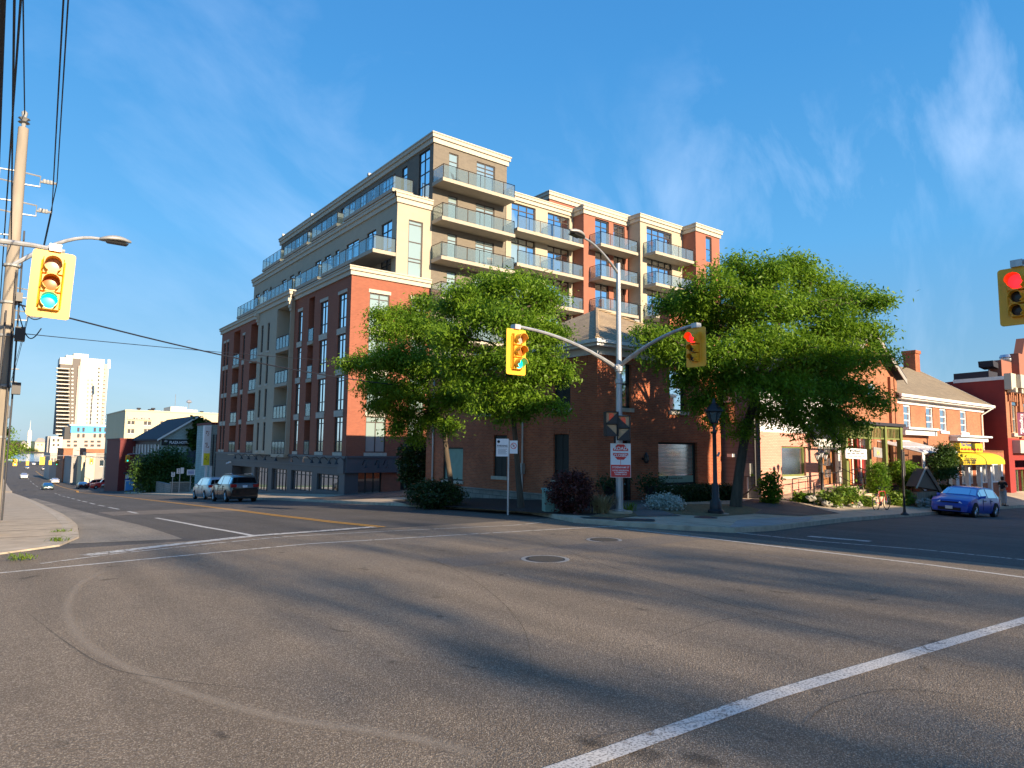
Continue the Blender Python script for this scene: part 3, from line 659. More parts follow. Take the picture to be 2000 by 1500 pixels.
    FP=FR(0,50,1,0); corn(FP,43.0,54.4,26.7,.8,mm=c,e0=1,e1=1)
    FS=FR(43.0,62,0,-1); corn(FS,0,12,26.7,.8,mm=c)
    for fx,y0,y1,z in ((41.6,43.6,45,23.15),(47.5,42.1,43.6,23.3),(53.75,40.5,42.1,23.25)):
        fs=FR(fx,y1,0,-1); corn(fs,0,y1-y0,z,.72,mm=c)
    for y in (65.0,56.3):   # flared corbels
        for k in range(4): FL.box(c,U(y)-.18-.03*k,U(y)+.18+.03*k,.36,.42+.1*k,13.2+k*.26,13.2+(k+1)*.26)
    c.box(20.5,20.9,79,79.4,14,14.3)
    c.build('cornice',M['trim_cream'],T)
    # stone lintels and sills
    def trim(nm,fr,*a): mm=MB(); fr.box(mm,*a); mm.build(nm,M['trim_stone'],T)
    for a,b in win+cw:
        v=.35 if (a,b) in cw else 0
        for z in rows:
            if v: trim('sill',FL,U(b)-.06,U(a)+.06,v-.02,v+.05,z[0]-.2,z[0]-.02)
            else:
                trim('sill',FL,U(b)-.1,U(a)+.1,-.02,.05,z[0]-.25,z[0]-.01); trim('lintel',FL,U(b)-.1,U(a)+.1,-.02,.045,z[1]+.01,z[1]+.25)
    for h in fh: trim('sill',FF,h[0]-.1,h[1]+.1,-.02,.05,h[2]-.25,h[2]-.01); trim('lintel',FF,h[0]-.1,h[1]+.1,-.02,.045,h[3]+.01,h[3]+.27)
    # windows
    d,gs,gb=M['frame_dark'],M['glass_sky'],M['glass_blind']
    rr_=random.Random(5); pick=lambda: rr_.choice([M['glass_sky']]*5+[M['glass_sky_dim']]*3+[M['glass_curtain']]*2)
    for a,b in win:
        for z in rows: window(FL,T,U(b),U(a),z[0],z[1],d,pick(),nu=2 if b-a>1 else 1,nz=(.3,.84),fw=.07)
    for a,b in cw:
        for z in rows:
            fr=FR(19.65,79,0,-1); window(fr,T,U(b),U(a),z[0],z[1],d,pick(),nz=(.35,.85),fw=.07)
    for h in fh: window(FF,T,h[0],h[1],h[2],h[3],M['frame_brown'],gb,nu=2,nz=(.84,),fw=.07)
    for i,h in enumerate(h2): window(F2,T,h[0],h[1],h[2],h[3],d,pick(),nu=2 if h[1]-h[0]>1.2 else 1,nz=(.28,.82) if i<len(h2)-1 else (.2,.5,.83),fw=.07)
    for i,h in enumerate(h3): window(F3,T,h[0],h[1],h[2],h[3],d,pick(),nu=2 if h[1]-h[0]>1.2 else 1,nz=(.75,) if i else (.3,.55,.82),fw=.07)
    window(FF,T,24.5,25.75,14.75,19.2,M['frame_brown'],gb,nz=(.27,.33,.62,.93),fw=.08)
    for z in TZ[:5]:
        t=z+(2.95 if z>22 else 2.5)
        window(FF,T,28.0,28.9,z+.05,t,M['frame_brown'],gb,nz=(.06,.76),fw=.07)
        window(FF,T,30.7,32.6,z+.05,t,M['frame_brown'],gb,nu=2,nz=(.74,.86),fw=.08,name='balcony_door')
    for k in range(4):
        z=20.2-3*k
        for a,b in ((34.4,37.1),(38.5,41.15)):
            window(FA,T,a,b,z+.02,z+2.75,M['frame_brown'],gb if (k+int(a))%3 else M['glass_sky'],nu=3,nz=(.8,),fw=.08,v=-.2,name='balcony_door')
        for a,b in ((43.05,44.85),(45.45,47.0)):
            window(FC,T,a,b,z+.02,z+2.85,M['frame_brown'],gb if (k+int(a))%2 else M['glass_green'],nu=2,nz=(.76,),fw=.08,v=-.2,name='balcony_door')
        window(FB,T,48.4,52.1,z+.02,z+2.85,M['frame_brown'],gb if k%2 else M['glass_sky'],nu=4,nz=(.78,),fw=.08,v=-.2,name='balcony_door')
        window(FD,T,55.35,56.3,z+.3,z+2.9,M['frame_brown'],gs,nz=(.5,),fw=.07)
    for k in range(4,7):
        z=20.2-3*k
        for fr,a,b,zz in ((FA,34.4,37.1,2.75),(FA,38.5,41.15,2.75),(FC,43.05,44.85,2.85),(FC,45.45,47.0,2.85),(FB,48.4,52.1,2.85)):
            window(fr,T,a,b,z+.02,z+zz,M['frame_brown'],gb,nu=2,nz=(.8,),fw=.08,v=-.2,name='balcony_door')
        window(FD,T,55.35,56.3,z+.3,z+2.9,M['frame_brown'],gs,nz=(.5,),fw=.07)
    for z in TZ[5:]:
        window(FF,T,28.0,28.9,z+.05,z+2.5,M['frame_brown'],gb,nz=(.76,),fw=.07); window(FF,T,30.7,32.6,z+.05,z+2.5,M['frame_brown'],gb,nu=2,nz=(.74,),fw=.08,name='balcony_door')
    # balconies: slab part > railing and glass sub-parts
    def balcony(fr,u0,u1,v0,v1,z,sides='lr',nz=None,post=1.15,slab=True,base=.05):
        s=MB(); fr.box(s,u0,u1,v0,v1,z-.28,z); o=s.build('balcony',M['slab_concrete'],T)
        r=MB(); g=MB(); zt=z+1.08
        segs=[((u0+.06,v1-.06),(u1-.06,v1-.06))]
        if 'l' in sides: segs.append(((u0+.06,v0+.02),(u0+.06,v1-.06)))
        if 'r' in sides: segs.append(((u1-.06,v0+.02),(u1-.06,v1-.06)))
        for (a,b),(c_,d_) in segs:
            L=math.hypot(c_-a,d_-b); k=max(1,round(L/post)); P=lambda t,zz:Vector(fr.p(a+(c_-a)*t,b+(d_-b)*t,zz))
            for i in range(k+1): r.tube([P(i/k,z+.004),P(i/k,zt)],.028,4)
            r.tube([P(0,zt),P(1,zt)],.032,4); 
            n=Vector(fr.p(a,b,0)); n=(P(1,0)-P(0,0)).normalized(); n=Vector((-n.y,n.x,0))*.008
            for i in range(k):
                e=.05/L; q=[P(i/k+e,z+base),P((i+1)/k-e,z+base),P((i+1)/k-e,zt-.07),P(i/k+e,zt-.07)]
                g.hexa([q[0]-n,q[1]-n,q[1]+n,q[0]+n],[q[3]-n,q[2]-n,q[2]+n,q[3]+n])
        r.build('railing',M['black_metal'],o); g.build('glass_panel',M['glass_rail'],o)
    for z in TZ[:5]: balcony(FF,26.5,33.6,.0,1.6,z)
    for k in range(4):
        z=20.2-3*k
        balcony(FA,33.9,37.75,.0,1.5,z,''); balcony(FA,37.78,41.5,.0,1.5,z,'l')
        balcony(FC,42.3,47.2,.0,1.5,z); balcony(FB,47.9,53.6,.0,1.5,z,'l')
    for a,b in rec:
        for z in zf[:4]: balcony(FL,U(b)+.02,U(a)-.02,-1.68,.06,z+.05,'',post=1.0)
    for z in zf[:4]: balcony(FL,U(59.7)+.02,U(56.42)-.02,-1.38,.42,z+.05,'',post=.8)
    for a,b in ((45.05,55.0),(55.7,61.3),(62.0,71.6),(72.2,79.6)): balcony(F2,V(b),V(a),.0,1.9,16.4,'lr',post=1.25)
    for a,b in ((47.6,57.2),(58.6,64.9),(66,73.0),(74,80.2)): balcony(F3,Q(b),Q(a),.3,2.2,22.5,'lr',post=1.25)
    # doors at the back of the recesses
    for a,b in rec+[(56.42,59.7)]:
        for z in zf[:4]:
            dd=MB(); v=-1.7 if b!=59.7 else -1.4
            FL.box(dd,U(b)+.25,U(a)-.3,v,v+.05,z+.1,z+2.3); dd.build('terrace_door',M['glass_sky'],T)
    # ---------------- ground floor
    g=MB(); yv=lambda x:AX(x,960,20).y
    gw=[(yv(495),yv(522)),(yv(529),yv(559)),(yv(567),yv(607.5)),(yv(618),yv(664))]
    zg=lambda y:G(20,y)+.13
    gh=[(U(a),U(b),zg(a)+.15,zg(b)+2.62-.0,.25) for a,b in gw]
    gh=[]
    for a,b in gw:
        lo=min(zg(a),zg(b))+.35; gh.append((U(max(a,b)),U(min(a,b)),lo,-.15 if min(a,b)>50 else -.25,.25))
    ga=(yv(451),yv(489)); gar=(U(max(ga)),U(min(ga)),-4.5,-.2,.9)
    wall(FL,g,0,34,-6,1.05,gh+[gar])
    wall(FF,g,20,21,-3,1.05,[]); 
    g.box(20.02,57,44.9,44.98,-3,-2.9)
    g.build('base_wall',M['panel_grey'],T)
    bb=MB(); fx=lambda x:AY(x,950,45).x
    wall(FF,bb,21,31.4,-3,1.05,[(fx(684),fx(746),-1.6,.0,.3),(fx(782),fx(838),-3,-.1,.5)]); bb.build('base_brick_wall',M['brick_condo'],T)
    fb=MB(); FF.box(fb,19.98,31,.02,.22,-.05,1.0); FF.box(fb,19.96,31,.0,.3,1.0,1.12); FL.box(fb,-.02,34.1,.0,.1,.95,1.12); FL.box(fb,33.0,34.02,.0,.16,-.1,.95); fb.box(19.98,20,45.02,46,-3,-.1)
    FL.box(fb,0,34.0,.0,.06,.3,.36)
    fb.build('fascia_band',M['panel_grey_light'],T)
    for h in gh: window(FL,T,h[0],h[1],h[2],h[3],d,M['glass_shop'],v=-.22,nu=5 if h[1]-h[0]>3 else 4,nz=(.8,),fw=.07,name='shop_window')
    window(FF,T,fx(684),fx(746),-1.6,0,d,M['glass_shop'],v=-.25,nu=4,fw=.08,name='shop_window')
    gd=MB(); FL.box(gd,gar[0],gar[1],-.9,-.86,-4.5,-.2); gd.build('garage_door',M['frame_dark'],T); gd=MB(); FF.box(gd,fx(782),fx(838),-.5,-.46,-3,-.1); gd.build('garage_door',M['frame_dark'],T)
    # gooseneck lamps on the fascia
    for x in (470,483,497,512,530,552,583,606,624,640,659,673):
        y=yv(x); l=MB(); fr=FL; u=U(y)
        l.tube([fr.p(u,.06,.75),fr.p(u,.35,1.02),fr.p(u,.6,.95),fr.p(u,.66,.8)],.025,5); l.lathe(fr.p(u,.68,.55),[(.17,0),(.08,.12),(.04,.26)],8); l.build('wall_lamp',M['black_metal'],T,smooth=True)
    for x in (704,729,745):
        u=fx(x); l=MB(); l.tube([FF.p(u,.22,.5),FF.p(u,.5,.85),FF.p(u,.8,.8),FF.p(u,.85,.6)],.03,5); l.lathe(FF.p(u,.86,.3),[(.17,0),(.08,.12),(.04,.28)],8); l.build('wall_lamp',M['black_metal'],T,smooth=True)
    # two small roof vents and the security camera
    cm=MB(); u=U(yv(450)); FL.box(cm,u-.1,u+.1,.1,.3,.05,.2); cm.tube([FL.p(u,.2,.1),FL.p(u,.55,-.02)],.07,8); cm.build('security_camera',M['sign_white'],T)
    for y in (56,70,79): 
        v=MB(); v.box(26.2,26.6,y,y+.3,26.73,26.95); v.build('roof_vent',M['galv_dull'],T)
    v=MB(); v.tube([(27,45.2,26.78),(27.2,45.2,26.95)],.12,6); v.tube([(27.5,45.3,26.78),(33,45.3,26.78)],.05,4); v.build('roof_rail',M['frame_dark'],T)
    return T
condo()
def patio_chair(x,y,z,rz,label,mt):
    T=thing('patio_chair',(0,0,0),label,'chair','chairs on the balconies'); m=MB(); m.box(-.26,.26,-.25,.25,.36,.40); m.build('seat',M[mt],T)
    m=MB(); m.hexa([(-.26,.22,.40),(.26,.22,.40),(.26,.26,.40),(-.26,.26,.40)],[(-.24,.42,.98),(.24,.42,.98),(.24,.46,.98),(-.24,.46,.98)]); m.build('backrest',M[mt],T)
    for sx in (-1,1):
        for sy in (-1,1): m=MB(); m.tube([(sx*.22,sy*.2,.36),(sx*.26,sy*.26,.0)],.018,5); m.build('leg',M[mt],T)
    T.location=(x,y,z+.002); T.rotation_euler=(0,0,R(rz)); return T
patio_chair(42.95,42.75,14.2,140,'orange folding chair on the left end of the third red-section balcony','orange_paint')
patio_chair(44.6,42.7,14.2,200,'pale pink chair near the middle of the third red-section balcony','far_pink')
patio_chair(28.2,44.1,22.6,30,'small dark chair on the topmost taupe balcony','frame_dark')
patio_chair(31.6,44.0,16.4,-20,'pale chair on the third balcony of the taupe tower','far_pink')
# ================================================================ brick corner house and the row along the cross street
def YB(Y,px0,px1,py0,py1):
    """rectangle seen in the photo on the plane y=Y -> x0,x1,z0,z1"""
    a=AY(px0,(py0+py1)/2,Y).x; b=AY(px1,(py0+py1)/2,Y).x; pm=(px0+px1)/2
    return (a,b,AY(pm,py1,Y).z,AY(pm,py0,Y).z)
def XB(X,px0,px1,py0,py1):
    a=AX(px0,(py0+py1)/2,X).y; b=AX(px1,(py0+py1)/2,X).y; pm=(px0+px1)/2
    return (min(a,b),max(a,b),AX(pm,py1,X).z,AX(pm,py0,X).z)
def hip_house():
    X0,Y0,X1,Y1=20.36,20.5,28.95,34.6
    T=thing('brick_house',(X0,Y0,-.8),'dark red brick corner house with hipped shingle roof behind the traffic signal pole','house')
    ff=FR(0,Y0,1,0); fs=FR(X0,Y1,0,-1); U=lambda y:Y1-y
    up1=YB(Y0,1208,1233,706,797); up2=YB(Y0,1308,1340,712,803); big=YB(Y0,1286,1362,864,947); dr=YB(Y0,1199,1232,846,979)
    zt=6.05
    w=MB(); H_=[up1,up2,big,(dr[0],dr[1],-.75,dr[3])]
    wall(ff,w,X0,X1,-1.5,zt,[(a,b,c,d,.22) for a,b,c,d in H_])
    s1=XB(X0,1081,1111,848,937); s2=XB(X0,964,990,850,930); s3=XB(X0,1082,1114,716,798); s4=XB(X0,938,964,730,822); s5=XB(X0,866,904,874,938)
    S=[s1,s2,s3,(s4[0],s4[1],s3[2],s3[3]),s5]
    wall(fs,w,0,U(Y0),-.35,zt,[(U(b),U(a),c,d,.14) for a,b,c,d in S])
    w.quad((X1,Y0,-1.5),(X1,Y1,-1.5),(X1,Y1,zt),(X1,Y0,zt)); w.quad((X0,Y1,-2),(X1,Y1,-2),(X1,Y1,zt),(X0,Y1,zt))
    # corner pier and string course
    ff.box(w,X0-.04,X0+.55,.004,.05,-1.4,zt); fs.box(w,U(Y0)-.55,U(Y0)-.0,.003,.045,-.3,zt)
    ff.box(w,X0+.6,X1,.002,.03,zt-.55,zt-.05); fs.box(w,0,U(Y0)-.6,.002,.03,zt-.55,zt-.05)
    w.build('wall',M['brick_house'],T)
    st=MB(); fs.box(st,0,U(Y0)-.02,-.05,.09,-2.2,-.34); fs.box(st,0,U(Y0)-.02,-.02,.12,-.40,-.30); st.build('stone_base',M['stone_block'],T)
    def sill(fr,a,b,z,nm='sill'):
        m=MB(); fr.box(m,a-.1,b+.1,-.1,.08,z-.17,z); m.build(nm,M['trim_stone'],T)
    for a,b,c,d in (up1,up2,big): sill(ff,a,b,c)
    for a,b,c,d in S: sill(fs,U(b),U(a),c)
    # soldier-course segmental arches
    ar=MB()
    for fr,(a,b),z in [(ff,(up1[0],up1[1]),up1[3]),(ff,(up2[0],up2[1]),up2[3]),(ff,(dr[0],dr[1]),dr[3])]+[(fs,(U(q[1]),U(q[0])),q[3]) for q in (s1,s2,S[2],S[3])]:
        k=9
        for i in range(k):
            u=a-.05+(b-a+.1)*i/k; e=(b-a+.1)/k; h=.07*math.sin(math.pi*(i+.5)/k)
            fr.box(ar,u+.006,u+e-.006,.002,.022,z-.02+h,z+.24+h)
    ar.build('arch',M['brick_house'],T)
    for q in (up1,up2): window(ff,T,q[0],q[1],q[2],q[3],M['shutter'],M['glass_blind'] if q is up1 else M['glass_sky'],v=-.2,nz=(.52,),fw=.09)
    window(ff,T,big[0],big[1],big[2],big[3],M['shutter'],M['glass_green'],v=-.2,fw=.10,name='shop_window')
    # pale notice strip and blind slats behind the big pane
    m=MB(); ff.box(m,big[0]+.1,big[1]-.1,-.178,-.174,big[2]+.1,big[2]+.42); m.build('window_notice',M['box_green'],T)
    m=MB()
    for k in range(22):
        z=big[2]+.5+k*.062; ff.box(m,big[0]+.1,big[1]-.12,-.18,-.176,z,z+.022)
    m.build('blind',M['box_green'],T)
    m=MB(); u=big[0]+.45
    for k in range(26):
        a=.03+.035*((k*7)%3); 
        if k in(4,6,19): u+=.05
        ff.box(m,u,u+.02+.01*(k%3),-.172,-.168,big[2]+.27,big[2]+.27+a*.7); u+=.052
        if u>big[1]-.5: break
    m.build('notice_lettering',M['signal_dark'],T)
    for a,b,c,d in S[:4]:
        m=MB(); fs.box(m,U(b)+.01,U(a)-.01,-.13,-.10,c+.01,d-.01)
        for k in range(1,int((d-c)/.07)):
            z=c+k*.07
            if abs(z-(c+d)/2)<.06: continue
            for s_ in (0,1):
                u0=U(b)+.06+s_*((b-a)/2-.02); fs.box(m,u0,u0+(b-a)/2-.10,-.10,-.078,z,z+.045)
        for u in (U(b)+.02,U((a+b)/2)-.03,U(a)-.08): fs.box(m,u,u+.06,-.1,-.07,c+.01,d-.01)
        m.build('shutter',M['shutter'],T)
    window(fs,T,U(s5[1]),U(s5[0]),s5[2],s5[3],M['shutter'],M['box_green'],v=-.12,fw=.07)
    m=MB(); ff.box(m,dr[0]+.1,dr[1]-.22,-.2,-.15,-.75,dr[3]-.35)
    for z0 in (-.6,.15,.9): ff.box(m,dr[0]+.22,dr[1]-.34,-.15,-.135,z0,z0+.6)
    d_=m.build('door',M['red_dark'],T); m=MB(); m.lathe(ff.p(dr[1]-.3,-.1,.25),[(.03,-.03),(.045,0),(.03,.03)],10); m.build('handle',M['chrome'],d_)
    m=MB(); ff.box(m,dr[0],dr[0]+.1,-.2,-.02,-.75,dr[3]); ff.box(m,dr[1]-.2,dr[1],-.2,-.02,-.75,dr[3]); ff.box(m,dr[0]+.1,dr[1]-.2,-.2,-.03,dr[3]-.33,dr[3]); m.build('door_frame',M['shutter'],T)
    m=MB(); ff.box(m,dr[0]-.5,dr[1]+1.0,.0,1.0,-1.1,-.75); m.build('doorstep',M['stone_block'],T)
    # wall lantern
    lx=AY(1255,900,Y0).x; m=MB(); m.lathe(ff.p(lx,.22,1.15),[(.06,0),(.11,.1),(.11,.34),(.02,.48)],6); ff.box(m,lx-.05,lx+.05,.0,.2,1.3,1.4); l=m.build('wall_lamp',M['black_metal'],T)
    m=MB(); m.lathe(ff.p(lx,.22,1.2),[(.112,.07),(.112,.2)],6); m.build('lamp_glass',M['glass_clear'],l)
    # eaves, fascia, hipped roof
    w=MB(); w.quad((X0,29.4,zt+.03),(X1,29.4,zt+.03),(X1,Y1,zt+.03),(X0,Y1,zt+.03)); w.build('rear_roof',M['roof_dark'],T)
    Yf=Y1; Y1=29.3; o=.55; ex0,ey0,ex1,ey1=X0-o,Y0-o,X1+o,Y1+o; ze=zt+.02
    m=MB()
    m.box(ex0,ex1,ey0,ey0+.02,ze,ze+.26); m.box(ex0,ex0+.02,ey0+.02,ey1,ze,ze+.26); m.box(ex1-.02,ex1,ey0+.02,ey1,ze,ze+.26); m.box(ex0+.02,ex1-.02,ey1-.02,ey1,ze,ze+.26)
    m.box(ex0+.02,ex1-.02,ey0+.02,Y0-.002,ze+.02,ze+.05); m.box(ex0+.02,X0-.002,Y0,ey1-.02,ze+.02,ze+.05)
    m.box(X0-.12,X1+.12,Y0-.12,Y0-.055,ze-.28,ze+.01); m.box(X0-.12,X0-.06,Y0-.05,Y1,ze-.28,ze+.01)
    m.build('eaves',M['white_paint'],T)
    gt=MB(); gt.box(ex0-.12,ex1+.12,ey0-.12,ey0-.003,ze+.12,ze+.27); gt.box(ex0-.12,ex0-.003,ey0,ey1,ze+.12,ze+.27); gt.build('gutter',M['trim_white'],T)
    zr=9.0; xm=(X0+X1)/2; hb=(ex1-ex0)/2+.06; z1=ze+.29
    A,B,C_,D=(ex0-.06,ey0-.06,z1),(ex1+.06,ey0-.06,z1),(ex1+.06,ey1+.06,z1),(ex0-.06,ey1+.06,z1); P1=(xm,ey0+hb,zr); P2=(xm,ey1-hb,zr)
    m=MB(); m.quad(A,B,P1); m.quad(D,A,P1,P2); m.quad(B,C_,P2,P1); m.quad(C_,D,P2); m.quad(A,D,C_,B)
    r=m.build('roof',M['shingle'],T)
    m=MB(); 
    for a,b in ((A,P1),(B,P1),(P1,P2)): m.tube([Vector(a)+Vector((0,0,.02)),Vector(b)+Vector((0,0,.02))],.09,6)
    m.build('ridge_cap',M['shingle'],r); m=MB(); m.box(xm+1.4,xm+1.75,Y0+3.0,Y0+3.3,8.0,8.45); m.build('roof_vent',M['galv_dull'],r)
    # conduit and meter on the side wall
    y=AX(1023,900,X0).y; m=MB(); m.tube([(X0-.09,y,-.9),(X0-.09,y,6.1)],.045,8); c=m.build('conduit',M['galv'],T); m=MB(); m.box(X0-.22,X0-.02,y-.13,y+.13,.55,1.05); m.build('meter_box',M['galv_dull'],c)
    m=MB(); y=Y0+13.2; m.tube([(X0-.08,y,-1.3),(X0-.08,y,6.0)],.05,6); m.build('downspout',M['galv'],T)
hip_house()
m=MB(); 
q=AD(1314,640,42); t=thing('chimney',(q.x,q.y,0),'dark brick chimney with pale stone cap rising behind the brick corner house','chimney')
m.box(q.x-.75,q.x+.75,q.y-.4,q.y+.4,-1.5,AD(1314,603,42).z); m.build('stack',M['brick_house'],t); z=AD(1314,603,42).z; m=MB(); m.box(q.x-.85,q.x+.85,q.y-.5,q.y+.5,z,z+.12); m.build('cap',M['trim_stone'],t)
# ---------------------------------------------------------------- pink painted shop
RY=18.5
def pink():
    X0=AY(1487,950,RY).x; X1=AY(1642,930,RY).x; zt=5.2
    T=thing('pink_brick_shop',(X0,RY,-1.5),'pink painted brick shop with white upper wall, yellow blind and grey clapboard side','shop')
    ff=FR(0,RY,1,0); wn=YB(RY,1527,1574,872,930); dr=YB(RY,1598,1638,874,946); zl=AY(1560,846,RY).z
    w=MB(); wall(ff,w,X0,X1,-2,zl,[(*wn,.2),(dr[0],dr[1],dr[2],min(dr[3],zl-.02),.3)]); w.build('pink_wall',M['brick_pink'],T)
    w=MB(); wall(ff,w,X0,X1,zl,zt,[(X0+2.2,X0+3.2,3.3,4.6,.1)]); w.quad((X1,RY,-2),(X1,30,-2),(X1,30,zt),(X1,RY,zt)); 
    ff.box(w,dr[0]-.4,X1-.02,.003,.05,dr[3]+.02,zl+.2); w.build('white_wall',M['white_paint'],T)
    fs=FR(X0,32,0,-1); s=XB(X0,1410,1436,786,829); w=MB(); wall(fs,w,0,32-RY,-2,zt,[(32-s[1],32-s[0],s[2],s[3],.1)]); w.build('clapboard_wall',M['siding_grey'],T)
    window(fs,T,32-s[1],32-s[0],s[2],s[3],M['frame_dark'],M['glass_shop'],v=-.1,nz=(.5,)); m=MB(); fs.box(m,32-s[1]-.1,32-s[0]+.1,.002,.05,s[3]+.01,s[3]+.9); m.build('panel',M['trim_white'],T)
    window(ff,T,wn[0],wn[1],wn[2],wn[3],M['green_post'],M['glass_gold'],v=-.18,fw=.08,name='shop_window'); m=MB(); ff.box(m,wn[0]-.1,wn[1]+.1,0,.07,wn[2]-.14,wn[2]); m.build('sill',M['trim_stone'],T)
    window(ff,T,X0+2.2,X0+3.2,3.3,4.6,M['trim_white'],M['glass_sky'],v=-.1,nz=(.5,))
    a,b,c,d=dr; m=MB(); ff.box(m,a,a+(b-a)*.36,-.28,-.2,c,d); m.build('sidelight',M['glass_green'],T)
    m=MB(); ff.box(m,a+(b-a)*.42,b-.28,-.3,-.22,c,d-.1); D=m.build('door',M['door_wood'],T)
    m=MB(); 
    for k in range(3): ff.box(m,a+(b-a)*.42+.13,b-.45,-.22,-.205,c+.35+k*.62,c+.35+k*.62+.42)
    m.build('door_pane',M['glass_green'],D); m=MB(); m.lathe(ff.p(b-.4,-.17,c+1.),[(.03,-.03),(.04,0),(.03,.03)],8); m.build('handle',M['chrome'],D)
    m=MB(); ff.box(m,b-.16,b+.14,-.1,.08,c,d); ff.box(m,a,b-.2,-.1,.02,d-.1,d-.02); m.build('door_frame',M['white_paint'],T)
    m=MB(); m.quad((X0-.3,RY-.5,zt),(X1+.3,RY-.5,zt),(X1+.3,25,zt+1.7),(X0-.3,25,zt+1.7)); m.quad((X0-.3,25,zt+1.7),(X1+.3,25,zt+1.7),(X1+.3,32,zt),(X0-.3,32,zt)); m.quad((X0-.3,RY-.5,zt-.05),(X0-.3,32,zt-.05),(X1+.3,32,zt-.05),(X1+.3,RY-.5,zt-.05)); m.build('roof',M['shingle'],T)
    m=MB(); ff.box(m,X0-.3,X1+.3,.5,.55,zt-.15,zt+.05); m.build('fascia',M['trim_white'],T)
    m=MB(); y=AX(1457,915,X0).y; m.box(X0-.22,X0-.01,y-.35,y+.35,.55,1.15); y2=AX(1463,950,X0).y; mm=m.build('meter_box',M['galv_dull'],T); m=MB(); m.tube([(X0-.1,y2,-1.4),(X0-.1,y2,.5)],.05,6); m.build('pipe',M['white_paint'],mm)
    m=MB(); y=AX(1484,900,X0).y; m.tube([(X0-.08,RY+.25,4.9),(X0-.08,RY+.25,.1),(X0-.35,RY+.9,-.5)],.05,6); m.build('downspout',M['black_metal'],T)
    m=MB(); y=AX(1432,888,X0).y; m.box(X0-.3,X0-.01,y-.15,y+.15,1.45,1.6); m.build('wall_lamp',M['sign_white'],T)
    return X0,X1
PX0,PX1=pink()
